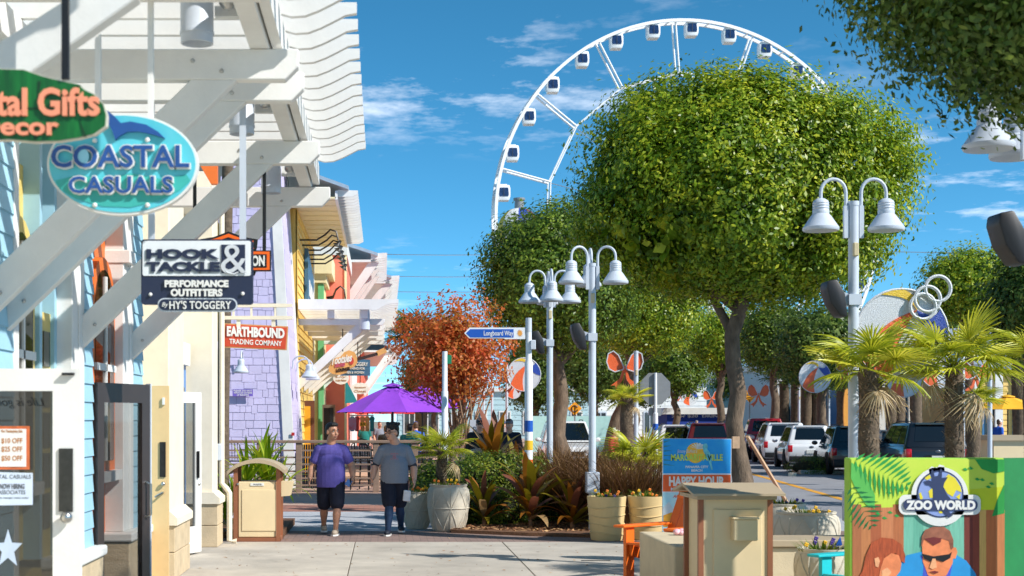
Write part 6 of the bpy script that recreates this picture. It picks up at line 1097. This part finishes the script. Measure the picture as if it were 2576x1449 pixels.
def person(label, x, y, z0, rz, J, g, skin, hairm, shirt, pants, shoes, voxel=.012, yaw=0., sleeve=.5, shorts=None, sleeve2=None, cap_m=None, hair='short', glasses=False, legs_m=None, group='people on the walk', vface=True, leg_vis=True, prop=None):
    """J: joints in metres, facing -Y; g: girth"""
    t = thing('person', label, 'person', (0, 0, 0), group); ORG[t.name] = Vector((0, 0, 0)); V = Vector
    hc = V(J['head']); Rz = Matrix.Rotation(yaw, 3, 'Z'); hl = lambda p: hc + Rz @ V(p) * hs; hr = lambda p: hc + Rz @ V(p); hs = g ** .55
    b = B()
    # head and neck
    b.ball(hr((0, .012, .03)), (.076, .094, .092), 16, 12, Rz); b.ball(hr((0, -.022, -.045)), (.064, .07, .077), 14, 10, Rz); b.ball(hr((0, -.045, -.088)), (.034, .034, .026), 10, 8, Rz)
    b.tube([hr((0, -.082, .012)), hr((0, -.105, -.028))], [.010, .016], 8); b.ball(hr((0, -.102, -.03)), .015, 8, 6); b.ball(hr((.0, -.078, .03)), (.05, .018, .012), 10, 6, Rz); b.ball(hr((0, -.082, -.062)), (.026, .014, .012), 8, 6, Rz)
    for sx in (-1, 1): b.ball(hr((sx * .078, .01, -.01)), (.012, .022, .034), 8, 6, Rz); b.ball(hr((sx * .04, -.06, -.03)), (.026, .026, .026), 8, 6, Rz)
    for v in b.bm.verts: v.co = hc + (v.co - hc) * hs
    nk = V(J['neck']); cap(b, hc + V((0, .015, -.05)), nk, .058 * g, .068 * g)
    sh, el, wr, hp, kn, an = (J[k] for k in ('sh', 'el', 'wr', 'hip', 'knee', 'ank')); mid = (V(hp[0]) + V(hp[1])) / 2
    b.ball(nk + V((0, .03, -.16)), (.17 * g, .11 * g, .16), 14, 10); b.ball(mid + V((0, .01, .2)), (.155 * g, .115 * g ** 1.3, .2), 14, 10); b.ball(mid + V((0, .02, .02)), (.165 * g, .12 * g, .13), 14, 10)
    for i in (0, 1):
        s_, e_, w2 = V(sh[i]), V(el[i]), V(wr[i]); cap(b, s_, nk + V((0, .02, -.05)), .062 * g, .05); chain(b, [s_, s_.lerp(e_, .5), e_, e_.lerp(w2, .35), w2], [.062 * g, .058 * g, .048 * g, .05 * g, .033 * g]); hand(b, w2, w2 - e_, -1 if i == 0 else 1)
        h_, k_, a_ = V(hp[i]), V(kn[i]), V(an[i]); chain(b, [h_, h_.lerp(k_, .5), k_, k_.lerp(a_, .3), k_.lerp(a_, .7), a_], [.095 * g ** .6, .083 * g ** .5, .058, .062 * g ** .3, .045, .038]); cap(b, a_ + V((0, .02, -.03)), a_ + V((0, -.1, -.05)), .035, .03)
    add('body', remesh(b, voxel), t).data.materials.append(skin)
    # shirt
    b = B(); tm = J.get('hem', mid.z - .05)
    b.ball(nk + V((0, .03, -.15)), (.19 * g, .135 * g, .17), 16, 10); b.ball(mid + V((0, .0, .22)), (.185 * g, .15 * g ** 1.25, .24), 16, 12)
    n = 20; b.lathe([(0, tm), (1, tm), (1.02, tm + .1), (1.0, mid.z + .2), (.0, mid.z + .2)], n); 
    for v in b.bm.verts[-5 * n:] if hasattr(b.bm.verts, '__getitem__') and (b.bm.verts.ensure_lookup_table() or True) else []: v.co.x = v.co.x * .19 * g + mid.x; v.co.y = v.co.y * .15 * g ** 1.1 + mid.y
    for i in (0, 1):
        s_, e_, w2 = V(sh[i]), V(el[i]), V(wr[i]); cap(b, s_, nk + V((0, .02, -.06)), .078 * g, .075)
        if sleeve <= 1: chain(b, [s_, s_.lerp(e_, sleeve)], [.078 * g ** .8, .072 * g ** .8])
        else: chain(b, [s_, e_, e_.lerp(w2, sleeve - 1)], [.075 * g ** .8, .06 * g ** .6, .045])
    cap(b, nk + V((0, .02, -.03)), nk + V((0, .015, .0)), .085, .068)
    add('shirt', remesh(b, voxel, 3), t).data.materials.append(shirt)
    if sleeve2:
        b = B()
        for i in (0, 1): s_, e_, w2 = V(sh[i]), V(el[i]), V(wr[i]); chain(b, [s_.lerp(e_, .4), e_, e_.lerp(w2, .42)], [.063 * g ** .7, .052 * g ** .5, .05 * g ** .4])
        add('undersleeves', remesh(b, voxel, 3), t).data.materials.append(sleeve2)
    if leg_vis:
        b = B(); b.ball(mid + V((0, .02, .02)), (.18 * g, .14 * g, .15), 14, 10)
        for i in (0, 1):
            h_, k_, a_ = V(hp[i]), V(kn[i]), V(an[i])
            if shorts is not None: chain(b, [h_, h_.lerp(k_, .5), h_.lerp(k_, shorts)], [.115 * g ** .7, .108 * g ** .7, .102 * g ** .6])
            else: chain(b, [h_, k_, a_ + V((0, 0, -.0))], [.112 * g ** .6, .08, .062])
        add('shorts' if shorts is not None else 'trousers', remesh(b, voxel, 3), t).data.materials.append(pants)
        if legs_m:
            b = B()
            for i in (0, 1): h_, k_, a_ = V(hp[i]), V(kn[i]), V(an[i]); chain(b, [h_.lerp(k_, .7), k_, k_.lerp(a_, .3), k_.lerp(a_, .7), a_], [.082, .066, .069 * g ** .3, .052, .045])
            add('leggings', remesh(b, voxel, 2), t).data.materials.append(legs_m)
        for i in (0, 1):
            a_ = V(an[i]); b = B(); ty = J.get('toe', (0, 0))[i]; Mz = Matrix.Rotation(ty, 3, 'Z'); f = lambda p: V((a_.x, a_.y, 0)) + Mz @ V(p)
            zf = max(0, a_.z - .085); b.ball(f((0, -.09, zf + .045)), (.05, .1, .045), 12, 8, Mz); b.ball(f((0, .02, zf + .055)), (.044, .07, .055), 12, 8, Mz); cap(b, a_ + V((0, .01, 0)), f((0, .01, zf + .06)), .047, .05); so_ = add('shoe', remesh(b, voxel * .8, 2), t); so_.data.materials.append(shoes)
            B().prism([(f((p[0], p[1], 0)).x, f((p[0], p[1], 0)).y) for p in ((-.045, .08), (.045, .08), (.052, -.08), (.045, -.16), (0, -.195), (-.045, -.16), (-.052, -.08))], 2, zf, zf + .022).build('sole', WHITE, so_)
    # hair, face
    b = B()
    if hair != 'none':
        b.ball(hr((0, .03, .055)), (.083, .092, .085), 14, 10, Rz); b.ball(hr((0, .055, .0)), (.078, .06, .085), 14, 10, Rz); b.ball(hr((0, -.045, .102)), (.066, .045, .034), 10, 8, Rz)
        if hair == 'mop':
            rn = random.Random(3)
            for k in range(26): a = rn.uniform(-2.2, 2.2); b.ball(hr((.072 * math.sin(a), .01 - .075 * math.cos(a), .085 + rn.uniform(-.03, .03))), .024, 8, 6)
            for k in range(14): b.ball(hr((rn.uniform(-.07, .07), rn.uniform(-.05, .09), .12 + rn.uniform(-.01, .015))), .026, 8, 6)
        for v in b.bm.verts: v.co = hc + (v.co - hc) * hs
        ho = add('hair', remesh(b, voxel * .8, 1), t); ho.data.materials.append(hairm)
    else: b.bm.free()
    if vface:
        for sx in (-1, 1):
            B().ball(hl((sx * .031, -.081, .008)), (.014, .009, .008), 10, 8, Rz).build('eye', mat('eye_white', (210, 205, 198), .3, .02), t, 60); B().ball(hl((sx * .031, -.0885, .008)), (.007, .004, .007), 8, 6, Rz).build('iris', mat('iris_brown', (40, 26, 18), .3, .02), t, 60)
            B().tube([hl((sx * .016, -.096, .03)), hl((sx * .033, -.096, .036)), hl((sx * .052, -.08, .03))], .0055, 6).build('eyebrow', hairm, t, 60)
        B().tube([hl((-.024, -.089, -.06)), hl((0, -.099, -.064)), hl((.024, -.089, -.058))], .006, 6).build('mouth', mat('lip', (150, 84, 76), .5, .05), t, 60)
    if glasses:
        fr_ = B()
        for sx in (-1, 1): fr_.torus(hl((sx * .033, -.099, .006)), .024, .0035, Rz @ Matrix.Rotation(R(90), 3, 'X'), 18, 5); fr_.tube([hl((sx * .056, -.096, .01)), hl((sx * .08, .0, .012))], .003, 5)
        fr_.build('glasses', BLACKM, t)
    if cap_m:
        b = B(); b.ball(hl((0, .012, .06)), (.085 * hs, .1 * hs, .085 * hs), 16, 10, Rz); c_ = add('cap', remesh(b, voxel * .8, 1), t); c_.data.materials.append(cap_m)
        pk = B().prism([(.07 * math.sin(a) * 1.05, -.06 - .1 * math.cos(a)) for a in [R(-80 + 16 * i) for i in range(11)]], 2, .052, .062).build('peak', cap_m, t); pk.matrix_local = Matrix.Translation(hc) @ Rz.to_4x4(); ORG[pk.name] = V((0, 0, 0))
    if prop: prop(t, J)
    t.location = (x, y, z0); t.rotation_euler = (0, 0, rz); return t
SK1, SK2 = mat('skin_tan', (196, 142, 112), .5, .08, 12), mat('skin_warm', (214, 160, 132), .5, .08, 12); BLKH = mat('black_hair', (20, 18, 18), .5, .3, 60, .6, 120); GRYH = mat('grey_hair', (150, 146, 140), .6, .2, 40)
SHOET = mat('tan_shoes', (176, 160, 140), .8, .15, 20); SHOEN = mat('navy_shoes', (26, 34, 50), .7, .2, 20)
VIO = mat('violet_heather', (98, 88, 168), .9, .12, 60, .3, 300); HGR = mat('heather_grey', (132, 138, 150), .9, .1, 80, .3, 300); NVS = mat('navy_fabric', (24, 28, 46), .9, .1, 20, .2, 200); TLG = mat('teal_leggings', (22, 52, 86), .7, .15, 6); CHS = mat('charcoal_sleeve', (54, 58, 68), .9, .1, 40)
d1 = 22.0; k1 = d1 / F
def jj(cx, fy, **p): return {k: ([(( q[0] - cx) * k1, q[2], (fy - q[1]) * k1) for q in v] if isinstance(v, list) else ((v[0] - cx) * k1, v[2], (fy - v[1]) * k1)) for k, v in p.items()}
J1 = jj(832, 1345, head=(836, 1087, -.04), neck=(833, 1116, 0), sh=[(803, 1134, .02), (864, 1134, .02)], el=[(785, 1174, .04), (885, 1173, .03)], wr=[(780, 1203, -.05), (888, 1201, -.08)], hip=[(817, 1208, 0), (848, 1208, 0)], knee=[(815, 1278, .02), (849, 1277, -.16)], ank=[(813, 1326, .22), (845, 1332, -.18)]); J1['hem'] = (1345 - 1226) * k1; J1['toe'] = (0.1, -.15)
def phone(t, J):
    w_ = Vector(J['wr'][1]) + Vector((-.035, -.03, -.08)); B().obox(w_, (.018, .075, .14), Matrix.Rotation(.3, 3, 'X')).bevel(.006, 1).build('phone', BLACKM, t); B().obox(w_ + Vector((-.03, -.03, .0)), (.08, .012, .1), Matrix.Rotation(.5, 3, 'Y')).build('leaflet', mat('leaflet_blue', (90, 140, 210), .6, .3, 30), t)
person('man in violet t-shirt and dark shorts walking, head turned to his companion', px(832, d1), d1, 0, 0, J1, 1.16, SK1, BLKH, VIO, NVS, SHOET, .008, R(38), .6, .84, prop=phone)
J2 = jj(992, 1345, head=(986, 1089, -.04), neck=(994, 1116, 0), sh=[(963, 1134, .02), (1022, 1134, .02)], el=[(944, 1172, .05), (1041, 1174, .04)], wr=[(937, 1204, -.04), (1042, 1207, -.06)], hip=[(977, 1210, 0), (1008, 1210, 0)], knee=[(979, 1277, -.15), (1006, 1278, .03)], ank=[(976, 1332, -.2), (1009, 1326, .2)]); J2['hem'] = (1345 - 1216) * k1; J2['toe'] = (-.15, .1)
def towel(t, J):
    B().obox(Vector((.19, -.13, .6)), (.11, .03, .17), Matrix.Rotation(.12, 3, 'Y')).bevel(.01, 1).build('folded_paper', mat('white_cloth', (222, 222, 226), .9, .08, 20), t)
    P0 = mat('faded_red_print', (190, 110, 120), .9, .1); m_ = mat('pale_print', (176, 180, 190), .9, .05)
    for s_, x0, x1, z0, z1, mm_ in (('GEORGIA', -.06, .06, 1.235, 1.255, P0), ('G', -.025, .025, 1.18, 1.225, P0), ('FOOTBALL', -.06, .06, 1.16, 1.174, P0)):
        v, f = text_data(s_, .02); mn, mx_ = v.min(0), v.max(0); u = (v - mn) / np.maximum(mx_ - mn, 1e-6); me = bpy.data.meshes.new('lettering'); me.from_pydata([(x0 + a * (x1 - x0), -.232 - c_ * .004 + .05 * abs(x0 + a * (x1 - x0)) ** 1.2, z0 + b_ * (z1 - z0)) for a, b_, c_ in u], [], f); me.materials.append(mm_); add('lettering', me, t)
person('young man with glasses in grey t-shirt over dark sleeves, walking in leggings', px(992, d1), d1, 0, 0, J2, 1.13, SK2, BLKH, HGR, NVS, SHOEN, .008, R(-42), .66, .78, CHS, None, 'mop', True, TLG, prop=towel)
def JS(h=1.75, sit=False, lean=0):
    s_ = h / 1.75; q = lambda *p: tuple(v * s_ for v in p)
    if sit: return dict(head=q(0, -.05 + lean, 1.24), neck=q(0, lean, 1.08), sh=[q(-.19, lean, 1.0), q(.19, lean, 1.0)], el=[q(-.24, -.05, .76), q(.24, -.05, .76)], wr=[q(-.16, -.28, .74), q(.16, -.28, .74)], hip=[q(-.1, .05, .52), q(.1, .05, .52)], knee=[q(-.12, -.38, .5), q(.12, -.38, .5)], ank=[q(-.12, -.4, .09), q(.12, -.4, .09)])
    return dict(head=q(0, -.03, 1.62), neck=q(0, 0, 1.45), sh=[q(-.19, .02, 1.38), q(.19, .02, 1.38)], el=[q(-.25, .04, 1.1), q(.25, .04, 1.1)], wr=[q(-.25, -.08, .88), q(.25, -.08, .88)], hip=[q(-.1, 0, .92), q(.1, 0, .92)], knee=[q(-.1, -.04, .49), q(.1, .02, .49)], ank=[q(-.11, .02, .085), q(.11, .1, .085)])
BLK_H = mat('black_hoodie', (40, 38, 38), .9, .15, 20); BLUEC = mat('blue_shirt', (30, 90, 190), .9, .1); TEALC = mat('teal_shirt', (20, 120, 112), .9, .1); REDH = mat('red_hoodie', (196, 48, 64), .9, .1); GCAP = mat('grey_cap', (120, 120, 126), .8, .1); BRNH = mat('brown_hair', (90, 64, 44), .6, .2, 40); JEANS = mat('denim', (50, 66, 96), .9, .15, 20)
for (lb, x, d, z, rz, h, sit, sh_, cp, hr, sl, yw) in (('man in black hoodie, dark cap and sunglasses beyond the planting bed', 1207, 31, .0, 0, 1.8, 0, BLK_H, BLKPL, GRYH, 1.8, 0), ('young man in dark jacket and grey cap beside the black hoodie man', 1282, 33, 0, R(-25), 1.78, 0, NVS, GCAP, BRNH, 1.8, 0), ('person in red hoodie and white cap bending by the tree trunk', 1545, 44, -.1, R(60), 1.6, 0, REDH, WHITE, BRNH, 1.9, 0),
    ('diner in teal shirt seated with back turned on the patio', 1030, 40, .25, R(160), 1.8, 1, TEALC, None, BLKH, .6, 0), ('diner in blue shirt and cap seated behind the teal one', 1046, 44, .3, R(190), 1.8, 1, BLUEC, BLUEC, BRNH, .6, 0), ('diner in black seated at the patio edge', 1085, 46, .2, R(200), 1.7, 1, BLK_H, None, BLKH, 1.5, 0), ('woman with brown hair seated under the purple umbrella', 972, 44, .3, R(170), 1.65, 1, BLK_H, None, BRNH, .8, 0), ('shop keeper standing behind the shirt racks', 917, 58, 0, 0, 1.65, 0, TEALC, None, BLKH, .6, 0), ('passer-by in grey near the far red umbrellas', 955, 62, 0, R(20), 1.7, 0, HGR, None, GRYH, .6, 0),
    ('person in blue by the yellow umbrella at far right', 2513, 56, 0, R(100), 1.8, 0, BLUEC, WHITE, BRNH, .6, 0), ('white haired passer-by beyond the parked minivans', 1752, 80, 0, R(10), 1.75, 0, HGR, None, GRYH, .6, 0), ('passer-by in dark clothes by the white pickup', 1262, 48, 0, R(80), 1.75, 0, NVS, BLUEC, BRNH, 1.5, 0)):
    person(lb, px(x, d), d, z, rz, JS(h, sit), 1.08, SK2, hr, sh_, JEANS if not sit else NVS, SHOEN, .014, yw, sl, None, None, cp, 'short', False, None, 'people in the background', True, True, (lambda t, J: B().obox(Vector(J['head']) + Vector((0, -.09, .012)), (.13, .03, .035)).bevel(.008, 1).build('sunglasses', BLACKM, t)) if 'sunglasses' in lb else None)
# ------------------------------------------------------------------ patio furniture and goods
def chair(x, d, rz, label, stool=True):
    t = thing('iron_chair', label, 'chair', (0, 0, 0), 'black wrought iron chairs on the patio'); ORG[t.name] = Vector((0, 0, 0)); sh_ = .72 if stool else .45
    for a in (-.2, .2):
        for b_ in (-.2, .2): B().bar((a * 1.15, b_ * 1.15, 0), (a, b_, sh_), .025).build('leg', BLACKM, t)
        B().bar((a, .2, sh_), (a, .27, sh_ + .42), .025).build('back_post', BLACKM, t)
    B().box(-.22, .22, -.22, .22, sh_, sh_ + .025).bevel(.008, 1).build('seat', BLACKM, t)
    B().tube([(-.2, .27, sh_ + .42), (-.12, .28, sh_ + .5), (0, .285, sh_ + .54), (.12, .28, sh_ + .5), (.2, .27, sh_ + .42)], .014, 6).build('top_rail', BLACKM, t)
    for k in range(5): B().bar((-.14 + k * .07, .21, sh_ + .05), (-.14 + k * .07, .275, sh_ + .47), .014).build('spindle', BLACKM, t)
    for z in (sh_ + .15, sh_ + .3): B().bar((-.2, .24, z), (.2, .24, z), .014).build('cross_bar', BLACKM, t)
    for a in (-.21, .21): B().bar((a, -.22, .25), (a, .22, .25), .02).build('stretcher', BLACKM, t)
    t.location = (px(x, d), d, 0); t.rotation_euler = (0, 0, rz)
for i, (x, d, a) in enumerate(((586, 36.0, 180), (690, 36.0, 175), (905, 36.2, 180), (935, 36.6, 150), (918, 38.5, 20), (1015, 36.3, 185), (1060, 37.2, 200), (1085, 36.6, 170), (975, 38.5, 10))):
    chair(x, d, R(a), ['black iron bar chair before the lilac tower at left', 'black iron bar chair before the lilac tower at right', 'black iron bar chair between the walkers, left', 'black iron bar chair between the walkers, right', 'black iron bar chair behind the one between the walkers', 'black iron bar chair behind the grey shirted walker', 'black iron bar chair right of the grey shirted walker', 'black iron bar chair at the fence corner', 'black iron bar chair under the near umbrella'][i])
for i, (x, d) in enumerate(((1000, 38.2), (640, 37.0 - .9), (1040, 42))):
    c = Vector((px(x, d), d, 0)); t = thing('patio_table', ['round black patio table under the near umbrella', 'round black patio table before the lilac tower', 'round black patio table under the second umbrella'][i], 'table', c, 'patio tables'); B().lathe([(0, 1.0), (.38, 1.0), (.38, 1.03), (0, 1.03)], 20, c).build('top', BLACKM, t); B().tube([c, c + Vector((0, 0, 1))], .035, 8).build('pillar', BLACKM, t); B().lathe([(.25, 0), (.25, .03), (0, .05)], 16, c).build('foot', BLACKM, t)
t = thing('dark_planter_box', 'slatted black screen box behind the violet shirted walker', 'planter', (px(780, 36), 36, 0))
for k in range(8): B().box(px(757 + k * 6, 36), px(761.5 + k * 6, 36), 36, 36.06, .05, 1.15).build('slat', BLACKM, t)
d = 56; t = thing('clothes_stall', 'shirt stall with white table and orange shirts outside the coral shop', 'stall', (px(905, d), d, 0)); B().box(px(872, d), px(935, d), d, d + 1, 0, .75).build('table', WHITE, t); B().bar(P(880, 1045, d), P(940, 1045, d), .05).build('rack_rail', STEEL, t)
for k, (x, mm_) in enumerate(((886, 'print_aqua'), (898, 'figure_red'), (912, 'guitar_wood'), (924, 'guitar_wood'), (936, 'teal_cloth'))): plate('shirt', [(x - 7, 1052), (x - 3, 1047), (x + 3, 1047), (x + 7, 1052), (x + 5, 1062), (x + 5, 1085), (x - 5, 1085), (x - 5, 1062)], d - .1 - k * .02, .05, MATS[mm_], t)
plate('price_card', [(905, 1062), (921, 1062), (921, 1072), (905, 1072)], d - .3, .02, YL, t); text('$10', 908, 1064, 918, 1070, d - .3, BLACKM, t, .002, .004, .02)
plate('poster_board', [(877, 1051), (896, 1051), (896, 1082), (877, 1082)], d - .5, .04, mat('poster_mix', (170, 190, 220), .7, .5, 3, alt=(220, 120, 130)), t)
d = 34; t = thing('notice_board', 'grey notice board with dark lettering behind the hoodie man', 'sign', (px(1219, d), d, 0)); plate('panel', [(1182, 1056), (1255, 1056), (1255, 1150), (1182, 1150)], d, .05, mat('board_grey', (190, 190, 196), .6, .04), t); text('SkyWheel', 1190, 1073, 1250, 1090, d, NAVY, t, .002, .006, .0); B().bar((px(1190, d), d + .05, 0), (px(1190, d), d + .05, 1.2), .05).build('leg', BLACKM, t); B().bar((px(1248, d), d + .05, 0), (px(1248, d), d + .05, 1.2), .05).build('leg', BLACKM, t)
d = 29.6; t = thing('menu_board', 'purple and white menu board leaning behind the hedge', 'sign', (px(1163, d), d, 0)); plate('panel', [(1143, 1160), (1186, 1160), (1186, 1240), (1143, 1240)], d, .04, WHITE, t); plate('header', [(1150, 1162), (1184, 1162), (1184, 1200), (1150, 1200)], d, .006, PURP, t, .006)
t = thing('waste_bin', 'arched taupe waste bin behind the large cordyline', 'bin', (px(1225, 29), 29, 0)); arc = [(px(1225, 29) + .62 * math.sin(R(a)), pz(1128, 29) - .6 * (1 - math.cos(R(a))) * .5) for a in range(-58, 59, 8)]; B().prism(arc + [(x, z - .06) for x, z in arc[::-1]], 1, 28.9, 29.6).build('arched_roof', TAUPE, t, 30); B().box(px(1225, 29) - .4, px(1225, 29) + .4, 29, 29.5, 0, .95).build('body', BEIGE, t)

# fallen leaves and grit on the walk
n = 520; cx = RNG.uniform(-2.2, 4.5, n); cy = RNG.uniform(9, 22.6, n); a = RNG.random(n) * 6.28; ln = .008 + RNG.random(n) ** 3 * .035; wd = ln * .5
u = np.stack([np.cos(a) * ln, np.sin(a) * ln, RNG.normal(0, .003, n)], 1); v_ = np.stack([-np.sin(a) * wd, np.cos(a) * wd, RNG.normal(0, .003, n)], 1); c = np.stack([cx, cy, np.full(n, .008)], 1)
tag(npmesh('fallen_leaves', np.stack([c - u, c + v_, c + u, c - v_], 1).reshape(-1, 3), np.arange(n * 4).reshape(-1, 4), MATS['mulch_chip']), 'scattered small dry leaves lying on the concrete walk', 'leaves', kind='stuff')
